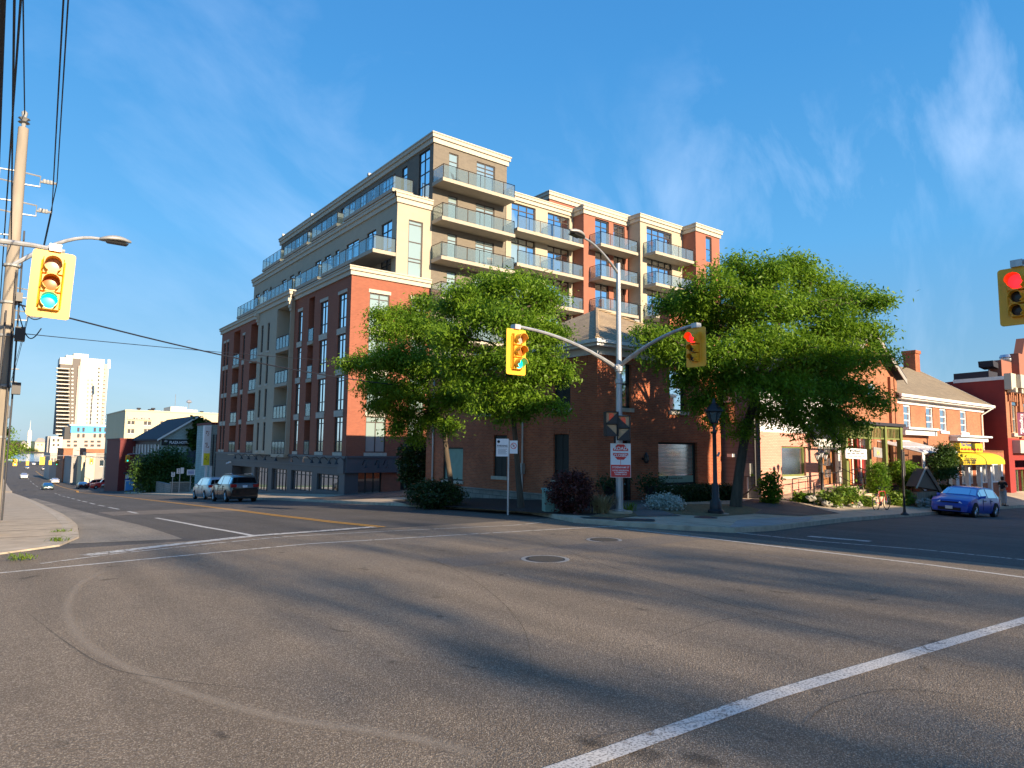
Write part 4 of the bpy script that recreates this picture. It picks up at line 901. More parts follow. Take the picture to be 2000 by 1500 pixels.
# ---------------------------------------------------------------- bistro with green porch
def bistro():
    X0,X1=PX1+.02,AY(1752,860,18.3).x; Y=18.3
    T=thing('porch_restaurant',(X0,Y,-1.5),'orange brick restaurant with front gable, red doors and green posted porch','restaurant')
    ff=FR(0,Y,1,0); zt=AY(1764,738,Y).z; xa=AY(1690,650,Y).x; za=AY(1690,648,Y).z
    up=YB(Y,1696,1709,750,792); lo=YB(Y,1736,1746,862,925)
    w=MB(); wall(ff,w,X0,X1,-2,zt,[(*up,.1),(*lo,.15)]); w.quad(ff.p(X0,0,zt),ff.p(X1,0,zt),ff.p(xa,0,za))
    w.quad((X0,Y,-2),(X0,Y,zt),(X0,30,zt),(X0,30,-2)); w.quad((X1,Y,-2),(X1,30,-2),(X1,30,zt),(X1,Y,zt))
    px=AY(1738,780,Y).x; ff.box(w,px-.2,px+.2,.002,.16,-2,zt-.1); ff.box(w,X1-.3,X1-.0,.002,.12,-2,zt-.1); w.build('brick_wall',M['brick_orange'],T)
    window(ff,T,*up,M['trim_white'],M['glass_sky'],v=-.09,nz=(.5,)); window(ff,T,*lo,M['green_post'],M['glass_green'],v=-.12,nz=(.45,))
    o=.5; sl=(za-zt)/(X1-xa); m=MB()
    a=(xa,za+.25); b=(X1+o,zt-sl*o+.25); c=(X0-o,za-sl*(xa-X0+o)+.25)
    for p,q in ((a,b),(c,a)):
        m.hexa([(p[0],Y-o,p[1]-.12),(q[0],Y-o,q[1]-.12),(q[0],30,q[1]-.12),(p[0],30,p[1]-.12)],[(p[0],Y-o,p[1]),(q[0],Y-o,q[1]),(q[0],30,q[1]),(p[0],30,p[1])])
    m.build('roof',M['roof_dark'],T)
    m=MB()
    for p,q in ((a,b),(c,a)): m.hexa([(p[0],Y-o-.03,p[1]-.42),(q[0],Y-o-.03,q[1]-.42),(q[0],Y-o+.02,q[1]-.42),(p[0],Y-o+.02,p[1]-.42)],[(p[0],Y-o-.03,p[1]-.13),(q[0],Y-o-.03,q[1]-.13),(q[0],Y-o+.02,q[1]-.13),(p[0],Y-o+.02,p[1]-.13)])
    m.build('bargeboard',M['far_grey'],T)
    # porch
    yp=Y-1.7; xl=AY(1650,845,yp).x; xr=AY(1766,835,yp).x; zc=AY(1730,832,yp).z; fp=FR(0,yp,1,0)
    m=MB(); m.box(xl,xr,yp-.1,Y-.17,zc,zc+.16); m.build('porch_roof',M['roof_dark'],T)
    for p_ in (1655,1700,1732,1762):
        x=AY(p_,880,yp).x; m=MB(); m.box(x-.11,x+.11,yp,yp+.22,-1.2,zc-.002); m.box(x-.17,x+.17,yp-.04,yp+.26,-1.2,-.9); m.build('porch_post',M['green_post'],T)
    m=MB(); fp.box(m,xl,xr,-.14,-.06,zc-.14,zc-.01); fp.box(m,xl,xr,-.14,-.06,zc-.72,zc-.64)
    x=xl
    while x<xr: fp.box(m,x,x+.05,-.12,-.08,zc-.64,zc-.14); x+=.17
    m.build('lattice_frieze',M['green_post'],T)
    rb=MB(); ff.box(rb,X0+.05,AY(1697,900,Y).x,.003,.06,-.6,zc-.05); rb.build('red_panel',M['red_paint'],T)
    for i,p_ in enumerate((1646,1660,1668,1676,1686)):
        x=AY(p_,900,Y).x; m=MB(); ff.box(m,x-.05,x+.05,.06,.16,-.6,zc-.1); m.build('pilaster',M['green_post'] if i==2 else M['trim_white'],T)
    x=AY(1653,900,Y).x; m=MB(); ff.box(m,x-.25,x+.25,.062,.12,-.6,1.75); D=m.build('door',M['orange_paint'],T); m=MB(); ff.box(m,x-.12,x+.12,.121,.13,.2,1.3); m.build('door_poster',M['signal_dark'],D)
    fl=MB(); zd=AY(1690,950,yp).z; fl.box(X0,xr,yp,Y-.17,-2,zd); fl.build('porch_floor',M['red_dark'],T)
    m=MB(); x=AY(1721,850,Y).x; m.lathe((AY(1686,868,Y-.5).x,Y-.5,AY(1686,868,Y-.5).z),[(.05,-.1),(.12,0),(.1,.22),(.02,.3)],8); m.build('porch_lamp',M['sign_white'],T)
    return X0,X1,yp,zd
BX0,BX1,BYP,BZD=bistro()
# steps up to the porch
def steps():
    q=YB(15.9,1664,1703,951,976); T=thing('steps',((q[0]+q[1])/2,15.9,q[2]),'pale concrete steps climbing to the porch between rockery and cedar','steps')
    m=MB(); n=4
    for k in range(n): m.box(q[0]+.001*k,q[1]-.001*k,15.3+.34*k,BYP-.01,q[2]-.3 if k==0 else q[2]+(q[3]-q[2])*k/n,q[2]+(q[3]-q[2])*(k+1)/n)
    m.build('tread',M['concrete'],T)
    for s_ in (q[0]+.05,q[1]-.05):
        m=MB(); a=(s_,15.4,q[2]+.1); b=(s_,BYP-.1,q[3]); 
        m.tube([a,(a[0],a[1],a[2]+.95),(b[0],b[1],b[2]+.95),b],.025,6); m.tube([(a[0],a[1],a[2]+.5),(b[0],b[1],b[2]+.5)],.02,6); m.build('handrail',M['black_metal'],T)
steps()
# ---------------------------------------------------------------- orange brick house with the yellow awning restaurant
def thai():
    Y=18.5; X0=BX1+.05; X1=AY(1922,850,Y).x; zt=AY(1840,786,Y).z
    T=thing('awning_restaurant',(X0,Y,-2),'orange brick row house with tan roof, white sunroom and yellow restaurant awning','restaurant')
    ff=FR(0,Y,1,0)
    W=[YB(Y,1765,1779,784,838),YB(Y,1809,1822.5,790,842),YB(Y,1836,1849,792,845),YB(Y,1876,1888,798,848)]
    z0=min(q[2] for q in W); z1=max(q[3] for q in W)-.1; W=[(q[0],q[1],W[0][2]+.02*0,W[0][2]+1.95) for q in W]
    low=[YB(Y,1899,1916,908,945),YB(Y,1921,1934,908,945)]
    w=MB(); wall(ff,w,X0,X1,-2.4,zt,[(*q,.14) for q in W]); w.quad((X1,Y,-2.4),(X1,27.5,-2.4),(X1,27.5,zt),(X1,Y,zt)); w.quad((X1,Y,zt),(X1,27.5,zt),(X1,23,zt+3.1))
    w.build('brick_wall',M['brick_orange'],T)
    for q in W:
        window(ff,T,*q,M['white_paint'],M['glass_sky'],v=-.13,nz=(.5,.28,.75),fw=.07)
        m=MB(); c=(q[0]+q[1])/2; rr=(q[1]-q[0])/2+.06; pts=[ff.p(c+rr*math.cos(a),0,q[3]-.05+rr*.55*math.sin(a)) for a in [math.pi*k/10 for k in range(11)]]
        pb=[Vector(p)+Vector((0,.02,0)) for p in pts]; pf=[Vector(p)-Vector((0,.05,0)) for p in pts]; m.hexa([tuple(p) for p in pb],[tuple(p) for p in pf]); m.build('arch_head',M['white_paint'],T)
        m=MB(); ff.box(m,q[0]-.14,q[1]+.14,0,.09,q[2]-.16,q[2]); m.build('sill',M['trim_white'],T)
    # roof with rakes and gutter
    zr=zt+3.15; yr=23.0; o=.55; m=MB()
    m.hexa([(X0-.3,Y-o,zt-.02),(X1+.35,Y-o,zt-.02),(X1+.35,yr,zr-.1),(X0-.3,yr,zr-.1)],[(X0-.3,Y-o,zt+.13),(X1+.35,Y-o,zt+.13),(X1+.35,yr,zr+.1),(X0-.3,yr,zr+.1)])
    m.quad((X0-.3,yr,zr+.1),(X1+.35,yr,zr+.1),(X1+.35,27.9,zt+.1),(X0-.3,27.9,zt+.1)); r=m.build('roof',M['shingle_brown'],T)
    m=MB(); m.box(X0-.3,X1+.4,Y-o-.14,Y-o-.003,zt-.05,zt+.12); m.build('gutter',M['trim_white'],T)
    m=MB(); m.box(X0,X1+.3,Y-o+.01,Y-.003,zt-.14,zt-.03); m.box(X0,X1,Y-.1,Y-.004,zt-.4,zt-.15); m.build('soffit',M['trim_white'],T)
    m=MB(); m.hexa([(X1+.352,Y-o,zt-.15),(X1+.39,Y-o,zt-.15),(X1+.39,yr,zr-.2),(X1+.352,yr,zr-.2)],[(X1+.352,Y-o,zt+.15),(X1+.39,Y-o,zt+.15),(X1+.39,yr,zr+.12),(X1+.352,yr,zr+.12)]); m.build('rake_board',M['trim_white'],T)
    m=MB(); x=X1-.5; m.tube([(X1+.2,Y-o-.08,zt-.05),(x,Y-.08,zt-.6),(x,Y-.08,1.2)],.05,6); m.build('downspout',M['trim_white'],T)
    c=AY(1780,700,yr); m=MB(); m.box(c.x-.42,c.x+.42,yr-.45,yr+.45,zr-.7,AY(1780,692,yr).z); ch=m.build('chimney',M['brick_house'],r)
    m.v=[];m.f=[]; m.box(c.x-.5,c.x+.5,yr-.53,yr+.53,AY(1780,692,yr).z,AY(1780,686,yr).z); m.build('chimney_cap',M['brick_house'],r)
    # cornices over the ground floor
    for a,b,y0,y1 in ((1764,1828,836,850),(1866,1928,851,862)):
        q=YB(Y-.4,a,b,y0,y1); m=MB(); m.box(q[0],q[1],Y-.75,Y-.003,q[3]-.12,q[3]); m.box(q[0]+.1,q[1]-.1,Y-.5,Y-.004,q[2],q[3]-.122); m.build('cornice',M['white_paint'],T)
    # sunroom
    yf=15.9; a=AY(1805,884,yf); xb=AY(1868,890,yf).x; za=AY(1776,863,Y).z; zf=a.z; zg=-1.9; m=MB(); xl=a.x
    xl=min(xl,AY(1803,890,yf).x)
    def bar(p,q,r=.07): m.tube([p,q],r,4)
    n=7
    for i in range(n+1):
        x=xl+(xb-xl)*i/n; bar((x,yf,zf),(x,Y-.05,za),.05); 
        if i in (0,3,7): bar((x,yf,zg),(x,yf,zf),.09)
    bar((xl,yf,zf),(xb,yf,zf),.11); bar((xl,Y-.05,za),(xb,Y-.05,za),.08); bar((xl,yf+1.2,zf+(za-zf)*.46),(xb,yf+1.2,zf+(za-zf)*.46),.05); bar((xl,Y-.1,zg),(xl,Y-.1,za),.07); bar((xl,yf,zg+.75),(xb,yf,zg+.75),.05)
    S=m.build('sunroom_frame',M['white_paint'],T); g=MB()
    for i in range(n):
        x=xl+(xb-xl)*i/n+.06; x2=xl+(xb-xl)*(i+1)/n-.06; g.quad((x,yf+.05,zf+.03),(x2,yf+.05,zf+.03),(x2,Y-.08,za+.01),(x,Y-.08,za+.01))
    g.quad((xl+.1,yf+.01,zg+.8),(xb-.1,yf+.01,zg+.8),(xb-.1,yf+.01,zf-.1),(xl+.1,yf+.01,zf-.1)); g.build('sunroom_glass',M['glass_clear'],S)
    m=MB(); m.box(xl,xb,yf+.02,yf+.1,zg-.3,zg+.7); m.build('sunroom_base',M['brick_house'],T)
    # entrance front under the awning: white posts and windows
    yq=16.6; xe=AY(1958,930,yq).x; fe=FR(0,yq,1,0)
    for p_ in (1869,1894,1917,1937,1958):
        x=AY(p_,930,yf).x; m=MB(); m.box(x-.13,x+.13,yf,yf+.2,-2.3,AY(p_,905,yf).z); m.build('post',M['white_paint'],T)
    xs=xb+.1; xe=min(AY(1963,930,yq).x,X1); wz=(AY(1915,944,yq).z,AY(1915,906,yq).z)
    w=MB(); hs_=[(xs+.4,xs+2.0,-2.2,wz[1]),(xs+2.6,xs+4.4,*wz),(xs+5.0,xe-.4,*wz)]; wall(fe,w,xs,xe,-2.6,wz[1]+.9,[(*h,.1) for h in hs_]); w.quad((xe,yq,-2.6),(xe,Y,-2.6),(xe,Y,wz[1]+.9),(xe,yq,wz[1]+.9)); w.build('entrance_wall',M['brick_house'],T)
    window(fe,T,*hs_[0],M['white_paint'],M['glass_shop'],v=-.08,nz=(.8,),name='entrance_door')
    for h in hs_[1:]: window(fe,T,*h,M['white_paint'],M['glass_sky'],v=-.08,nu=3,fw=.08)
    m=MB(); m.quad((xs,yf+.1,wz[1]+.95),(xe,yf+.1,wz[1]+.95),(xe,Y-.02,za-.15),(xs,Y-.02,za-.15)); m.build('lean_to_roof',M['glass_rail'],T)
    # barrel awning with rounded end
    A0=AY(1871,895,15.6).x; A1=AY(1952,895,15.6).x; zb=AY(1915,907,15.5).z; R_=.58; m=MB(); L=[]
    for i in range(9):
        t=math.pi/2*i/8; L.append((1-math.cos(t),math.sin(t)))
    yo=15.35
    rows=[]
    for (c_,s_) in L: rows.append([(A0,yo+1.1*c_,zb+.15+R_*s_),(A1,yo+1.1*c_,zb+.15+R_*s_)])
    rows=[[(A0,yo,zb),(A1,yo,zb)]]+rows
    for k in range(1,9):
        a_=math.pi/2*k/8
        for r,(c_,s_) in zip(rows,[(0,-.16)]+L):
            rad=1.1*(1-c_); zz=zb if s_<0 else zb+.15+R_*s_; r.append((A1+rad*math.sin(a_),yo+1.1-rad*math.cos(a_),zz))
    nn=len(rows[0])
    for r in rows: m.v+=r
    for i in range(len(rows)-1):
        for j in range(nn-1): m.f.append((i*nn+j,i*nn+j+1,(i+1)*nn+j+1,(i+1)*nn+j))
    m.quad((A0,yo,zb),*[(A0,yo+1.1*c_,zb+.15+R_*s_) for c_,s_ in L],(A0,yo+1.1,zb))
    aw=m.build('awning',M['awning_yellow'],T,smooth=True)
    for tx,px_,py_,sz in (('Thai House',1884,900.5,.42),('613-546-3888',1881,906.5,.36)):
        p=AY(px_,py_,15.3); text(tx,(p.x,yo-.02-.0,p.z if tx[0]=='T' else zb+.03),sz,M['sign_black'],aw,shear=.25,dy=0 if tx[0]!='T' else .0)
    q=YB(15.9,1875,1919,866,883); m=MB(); m.box(q[0],q[1],15.9,16.25,q[2],q[3]); sg=m.build('roof_sign',M['awning_yellow'],T)
    text('Thai House',(q[0]+.12,15.89,q[2]+.34),.36,M['car_blue'],sg); m=MB(); x=q[0]+.1
    k=0
    while x<q[1]-.15:
        if k%6!=5: m.box(x,x+.05,15.885,15.89,q[2]+.1,q[2]+.2+.04*(k%3))
        x+=.085; k+=1
    m.build('small_lettering',M['sign_red'],sg)
def text(s,loc,size,mat_,par,rx=90,rz=0,shear=0,dy=0,al='LEFT',ext=.004,name='lettering',sx=1.,bold=.0):
    c=bpy.data.curves.new(name,'FONT'); c.body=s; c.size=size; c.extrude=ext; c.shear=shear; c.align_x=al; c.offset=bold; c.resolution_u=3
    c.materials.append(mat_); o0=bpy.data.objects.new('t',c); me=bpy.data.meshes.new_from_object(o0); me.name=name; bpy.data.objects.remove(o0); bpy.data.curves.remove(c)
    o=bpy.data.objects.new(name,me); col.objects.link(o)
    o.rotation_euler=(R(rx),0,R(rz)); o.scale=(sx,1,1)
    if par is not None: o.parent=par; g=ORG.get(par.name,Vector((0,0,0))); o.location=Vector(loc)-g
    else: o.location=loc
    return o
thai()
# ---------------------------------------------------------------- dark red building at the right edge
def redb():
    X0=59.6; Y0=17.4; T=thing('red_shop_building',(X0,Y0,-2.4),'dark red painted building with arched windows at the right edge','building')
    zc=AX(1966,737,X0).z; fs=FR(X0,40,0,-1); ff=FR(0,Y0,1,0); z2=AX(1862,745,X0).z; y2=AX(1862,745,X0).y
    w=MB(); P=fs.p; w.quad(P(0,0,-3),P(40-Y0,0,-3),P(40-Y0,0,zc),P(40-y2,0,z2),P(0,0,z2-1)); w.build('side_wall',M['red_paint'],T); w=MB(); w.quad((75,Y0,-3),(75,40,-3),(75,40,zc),(75,Y0,zc)); w.build('end_wall',M['red_paint'],T)
    w=MB(); xr=75; hs=[]
    for k in range(4):
        a=X0+1.0+k*2.6; hs.append((a,a+1.15,AY(1981,845,Y0).z,AY(1981,792,Y0).z))
    zs=AY(1981,856,Y0).z; wall(ff,w,X0,xr,zs,zc,[(*h,.2) for h in hs])
    for h in hs:
        ff.box(w,h[0]-.25,h[0]-.02,.002,.08,h[2],h[3]+.1); c=(h[0]+h[1])/2
        for i in range(12):
            a=math.pi*(i+.5)/12; r=.72; w.box(c+r*math.cos(a)-.1,c+r*math.cos(a)+.1,Y0-.09,Y0-.002,h[3]+r*math.sin(a)-.1,h[3]+r*math.sin(a)+.1)
        ff.box(w,h[1]+.35,h[1]+.8,.002,.18,zs,zc-.6)
    x=X0+.4
    while x<xr: ff.box(w,x,x+.2,.002,.14,zc-1.75,zc-1.0); x+=.42
    w.build('front_wall',M['brick_orange'],T)
    for h in hs:
        window(ff,T,*h,M['trim_cream'],M['glass_sky'],v=-.18,nz=(.5,)); 
        m=MB(); c=(h[0]+h[1])/2; pts=[(c+.55*math.cos(a),h[3]+.55*math.sin(a)) for a in [math.pi*k/8 for k in range(9)]]; m.hexa([(p[0],Y0+.02,p[1]) for p in pts],[(p[0],Y0-.03,p[1]) for p in pts]); m.build('arch_light',M['glass_sky'],T)
        m=MB(); ff.box(m,h[0]-.2,h[1]+.2,0,.2,h[2]-.3,h[2]-.05); m.build('sill',M['trim_stone'],T)
    m=MB(); ff.box(m,X0+1.0,xr,.0,.75,zc-.75,zc+.25); ff.box(m,X0-.05,X0+1.0,.0,.45,zc-.9,zc+.3)
    for k in range(8): ff.box(m,X0+.3+k*1.3,X0+.7+k*1.3,.05,.6,zc-1.1,zc-.76)
    m.build('cornice',M['trim_cream'],T)
    m=MB(); m.hexa([(X0-.06,Y0,zc-.15),(X0+.02,Y0,zc-.15),(X0+.02,y2,z2-.15),(X0-.06,y2,z2-.15)],[(X0-.06,Y0,zc+.12),(X0+.02,Y0,zc+.12),(X0+.02,y2,z2+.12),(X0-.06,y2,z2+.12)]); m.build('coping',M['trim_white'],T)
    m=MB(); m.hexa([(X0+.1,Y0+1,zc+.1),(X0+2,Y0+1,zc+.1),(X0+2,y2,z2+.1),(X0+.1,y2,z2+.1)],[(X0+.1,Y0+1,zc+.6),(X0+2,Y0+1,zc+.6),(X0+2,y2,z2+.6),(X0+.1,y2,z2+.6)]); m.build('roof',M['roof_dark'],T)
    # stepped gable and flashing, roof-top kit
    q=YB(Y0+.8,1956,1976,708,722); m=MB(); m.box(q[0],q[1],Y0+.8,Y0+1.6,zc,q[3]+.1); m.box(q[1],q[1]+3,Y0+.3,Y0+.9,zc,q[3]+.8); m.hexa([(q[1]+.9,Y0+.3,q[3]+.8),(q[1]+4,Y0+.3,q[3]+.8),(q[1]+4,Y0+.9,q[3]+.8),(q[1]+.9,Y0+.9,q[3]+.8)],[(q[1]+1.8,Y0+.3,q[3]+2.2),(q[1]+2.2,Y0+.3,q[3]+2.2),(q[1]+2.2,Y0+.9,q[3]+2.2),(q[1]+1.8,Y0+.9,q[3]+2.2)]); m.build('gable',M['stucco_red'],T)
    p=AY(1966,706,Y0+1.2); m=MB(); m.lathe((p.x,Y0+1.2,p.z-.1),[(.45,0),(.5,.1),(.5,.3),(.38,.34),(.5,.42),(.42,.62),(.1,.68)],14); m.build('roof_fan',M['chrome'],T,smooth=True)
    p=AY(1940,712,Y0+1.2); m=MB(); m.hexa([(p.x-.6,Y0+1,p.z-.2),(p.x+.6,Y0+1,p.z-.3),(p.x+.6,Y0+2,p.z-.3),(p.x-.6,Y0+2,p.z-.2)],[(p.x-.7,Y0+1,p.z+.25),(p.x+.5,Y0+1,p.z+.15),(p.x+.5,Y0+2,p.z+.15),(p.x-.7,Y0+2,p.z+.25)]); m.tube([(p.x,Y0+1.5,p.z-.2),(p.x,Y0+1.5,zc)],.06,5); m.build('roof_duct',M['roof_dark'],T)
    # shop front below
    m=MB(); wall(ff,m,X0,xr,-3,zs,[(X0+1.2,X0+3.6,-2.2,.6,.3),(X0+4.6,X0+8,-2.2,.6,.3),(X0+1.2,X0+8,.75,1.3,.2)]); m.build('shopfront_wall',M['red_paint'],T)
    m=MB(); ff.box(m,X0+.9,xr,.0,.5,zs-1.1,zs-.15); m.build('shop_sign_band',M['trim_cream'],T)
    for a,b in ((X0+1.2,X0+3.6),(X0+4.6,X0+8)): window(ff,T,a,b,-2.2,.6,M['green_post'],M['glass_shop'],v=-.28,nu=2,name='shop_window')
    m=MB(); x=X0+.3; ff.box(m,X0-.02,X0+.9,.02,.35,-3,-1.9); m.build('corner_base',M['red_dark'],T)
redb()
# ================================================================ signals, lamps, poles, wires
def signal_head(name,label,lenses,par_group,width=.72,big_top=False):
    """three-section head with yellow backplate, facing -Y, hung from its top; origin at top centre"""
    T=thing(name,(0,0,0),label,'traffic light',par_group)
    hts=[.36,.36,.36] if not big_top else [.36,.27,.27]
    tot=sum(hts)+.27; b=MB(); hw=width/2
    def rr(y): 
        o=[]; r=.06
        for cx,cz,a0 in ((hw-r,-r,0),(-hw+r,-r,90),(-hw+r,-tot+r,180),(hw-r,-tot+r,270)):
            for k in range(4):
                a=R(a0+k*30); o.append((cx+r*math.cos(a),y,cz+r*math.sin(a)))
        return o
    b.hexa(rr(.0),rr(-.025)); b.build('backplate',M['signal_yellow'],T)
    z=-.13; h=MB()
    for i,(ht,L) in enumerate(zip(hts,lenses)):
        w=ht*.5; h.hexa([(-w,-.025,z-ht+.008),(w,-.025,z-ht+.008),(w,-.025,z-.008),(-w,-.025,z-.008)][::-1],[(-w+.02,-.15,z-ht+.02),(w-.02,-.15,z-ht+.02),(w-.02,-.15,z-.02),(-w+.02,-.15,z-.02)][::-1])
        z-=ht
    for s in (-1,1): h.tube([(s*hts[0]*.5+s*.01,-.06,-.2),(s*hts[0]*.5+s*.01,-.06,-tot+.2)],.012,5)
    h.build('housing',M['signal_yellow'],T)
    z=-.13
    for ht,L in zip(hts,lenses):
        r=ht*.42; c=z-ht/2; v=MB(); ln=.26 if ht>.3 else .2; n=22
        for side in (r,r-.008):
            pass
        k0=len(v.v); ang=[R(-55+290*k/n) for k in range(n+1)]
        for rad in (r,r-.01):
            for yy in (0,1):
                for a in ang:
                    cut=1 if math.sin(a)>-.2 else .55
                    v.v.append((rad*math.cos(a),-.15-(ln*cut*(1 if yy else 0)),c+rad*math.sin(a)))
        m1=n+1
        for q in (0,2):
            for k in range(n): v.f.append((q*m1+k,q*m1+k+1,(q+1)*m1+k+1,(q+1)*m1+k))
        for k in range(n): v.f.append((m1+k,m1+k+1,3*m1+k+1,3*m1+k))
        v.build('visor',M['signal_yellow'],T,smooth=True)
        l=MB(); pts=[(r*.96*math.cos(2*math.pi*k/20),-.152,c+r*.96*math.sin(2*math.pi*k/20)) for k in range(20)]; cen=(0,-.185,c); n0=len(l.v); l.v+=pts+[cen]
        for k in range(20): l.f.append((n0+k,n0+(k+1)%20,n0+20))
        l.build('lens',M[L],T,smooth='all'); z-=ht
    m=MB(); m.box(-.1,.1,-.1,.12,.0,.14); m.tube([(0,.02,.0),(0,.02,.12)],.05,8); m.build('bracket',M['galv'],T)
    return T
GRP='overhead traffic signal heads'
off=['lens_off','lens_amber_off','lens_green']
h1=signal_head('traffic_light','yellow traffic light showing green, on the left arm of the central galvanised pole',off,GRP)
h2=signal_head('traffic_light','yellow traffic light showing red, on the right arm of the central galvanised pole',['lens_red','lens_dark','lens_dark'],GRP,width=.70,big_top=True)
h3=dup(h1,label='largest yellow traffic light showing green, on the arm beside the left utility pole')
h4=dup(h2,label='yellow traffic light showing red, cut off by the right edge of the photo')
P0=PP(1210,1003)
def dep0(p): return float((np.array(p)-_O)@_f)
def central_pole():
    x,y,z0=P0; T=thing('signal_pole',P0,'tall galvanised signal pole with two mast arms and a lamp at the far corner','signal pole')
    zt=VZ(1203,515,P0); m=MB(); m.tube([(x,y,z0+.05),(x,y,z0+2.5),(x,y,zt)],[.125,.115,.075],12); m.build('pole',M['galv'],T,smooth=True)
    m=MB(); m.lathe((x,y,z0),[(.42,-.1),(.42,.09),(.05,.10)],20); m.build('footing',M['concrete'],T); m=MB(); m.lathe((x,y,z0+.1),[(.2,0),(.2,.03),(.14,.05)],12); m.build('base_flange',M['galv'],T)
    az=VZ(1205,722,P0)
    # left arm along -X
    Y=y; tx=AY(1001,640,Y); tip=Vector((tx.x,Y,tx.z+.06)); m=MB(); L=x-tip.x; pts=[]
    for k in range(11):
        t=k/10; pts.append((x-L*t,Y,az+(tip.z-az)*(1-(1-t)**2.0)))
    m.tube(pts,[.075-.03*k/10 for k in range(11)],8); m.build('mast_arm',M['galv'],T,smooth=True)
    h1.location=(tip.x+.05,Y-.1,tip.z-.12); h1.rotation_euler=(0,0,R(0))
    az2=VZ(1212,716,P0); q=AX(1366,637,x); tip=Vector((x,q.y,q.z+.06)); L=y-tip.y; pts=[]
    for k in range(11):
        t=k/10; pts.append((x,y-L*t,az2+(tip.z-az2)*(1-(1-t)**1.8)))
    m=MB(); m.tube(pts,[.075-.03*k/10 for k in range(11)],8); m.build('mast_arm',M['galv'],T,smooth=True)
    h2.location=(x-.1,tip.y+.05,tip.z-.12); h2.rotation_euler=(0,0,R(-90))
    for zz in (az,az2,az-.4): 
        m=MB(); m.lathe((x,y,zz-.08),[(.12,0),(.135,.02),(.135,.14),(.12,.16)],12); m.build('clamp',M['galv'],T)
    # lamp arm: bows out towards the crossing
    d=Vector((-.80,-.6,0)).normalized(); e=AD(1140,466,0.1); 
    zb=VZ(1203,535,P0); pts=[]; e=AD(1139,464,dep0(P0)-.9); b0=Vector((x,y,zb)); d=Vector((e.x-x,e.y-y,0)); n_=d.length; d.normalize()
    for k in range(13):
        t=k/12; pts.append(b0+d*(n_*t)+Vector((0,0,(e.z-zb)*math.sin(t*math.pi/2)**.95)))
    m=MB(); m.tube(pts,[.045-.012*k/12 for k in range(13)],8); m.build('lamp_arm',M['galv'],T,smooth=True)
    cobra(pts[-1],d,T)
    # clamps and straps of the pedestrian heads
    m=MB(); 
    for zz in (VZ(1205,812,P0),VZ(1205,850,P0)): m.tube([(x-.3,y-.12,zz),(x,y-.15,zz),(x+.3,y-.1,zz)],.02,5)
    m.build('head_bracket',M['galv_dull'],T)
def cobra(p,d,T,mat_='galv_dull',L=.75):
    """cobra head luminaire lying along d from p"""
    m=MB(); s=Vector((-d.y,d.x,0)); n=9; rings=[]
    for k in range(n):
        t=k/(n-1); w=.07+.13*math.sin(min(1,t*1.15)*math.pi)**.6 if t<.98 else .03; hgt=.05+.07*math.sin(math.pi*min(1,t*1.05))
        c=Vector(p)+d*(L*t)+Vector((0,0,-.02+.06*math.sin(t*2)))
        rings.append([c+s*(w*math.cos(a))+Vector((0,0,(hgt if math.sin(a)>0 else hgt*.35)*math.sin(a))) for a in [2*math.pi*q/10 for q in range(10)]])
    for r_ in rings: m.v+=[tuple(v) for v in r_]
    for i in range(n-1):
        for q in range(10): j=(q+1)%10; m.f.append((i*10+q,i*10+j,(i+1)*10+j,(i+1)*10+q))
    m.f.append(tuple(range(10))[::-1]); m.f.append(tuple((n-1)*10+q for q in range(10)))
    h=m.build('lamp_head',M[mat_],T,smooth='all'); g=MB(); c=Vector(p)+d*(L*.55)+Vector((0,0,-.03))
    g.hexa([tuple(c+d*a+s*b+Vector((0,0,-.035))) for a,b in ((-.2,-.1),(.22,-.1),(.22,.1),(-.2,.1))],[tuple(c+d*a+s*b) for a,b in ((-.24,-.13),(.26,-.13),(.26,.13),(-.24,.13))]); g.build('lamp_glass',M['lens_dark'],h)
central_pole()
# far left big head, hung on an arm coming from beyond the left edge
def left_signal():
    x,y=1.0,16.3; q=AY(101,494,y); z=q.z; h3.location=(q.x+.05,y-.12,z); h3.rotation_euler=(R(0),R(2),R(-3)); 
    q0=AY(-130,487,y); T=thing('signal_pole',(q0.x,y+.4,G(q0.x,y)+.13),'galvanised mast arm holding the large green light, reaching in from the left edge','signal pole')
    m=MB(); m.tube([(q0.x,y+.02,z-.3),(q0.x+.8,y+.02,z+.08),(q.x-.3,y+.02,z+.1),(q.x+.22,y+.02,z+.07)],[.07,.06,.05,.045],8); m.build('mast_arm',M['galv'],T,smooth=True)
    m=MB(); m.tube([(q0.x,y+.02,G(q0.x,y)+.1),(q0.x,y+.02,z+.3)],[.12,.09],10); m.build('pole',M['galv'],T,smooth=True)
left_signal()
def right_signal():
    q=AX(1988,522,16.2); h4.location=(q.x,q.y,q.z); h4.rotation_euler=(0,0,R(-90)); yp=q.y-3.6
    T=thing('signal_pole',(q.x+.1,yp,G(q.x,yp)+.13),'grey mast arm entering at the right edge above the red light','signal pole')
    m=MB(); m.tube([(q.x+.12,yp,q.z-.5),(q.x+.12,yp+1.2,q.z-.05),(q.x+.12,q.y-.4,q.z+.12),(q.x+.12,q.y+.12,q.z+.12)],[.07,.06,.05,.055],8); m.build('mast_arm',M['galv'],T,smooth=True)
    m=MB(); m.tube([(q.x+.12,yp,G(q.x,yp)+.1),(q.x+.12,yp,q.z+.4)],[.12,.09],10); m.build('pole',M['galv'],T,smooth=True)
right_signal()
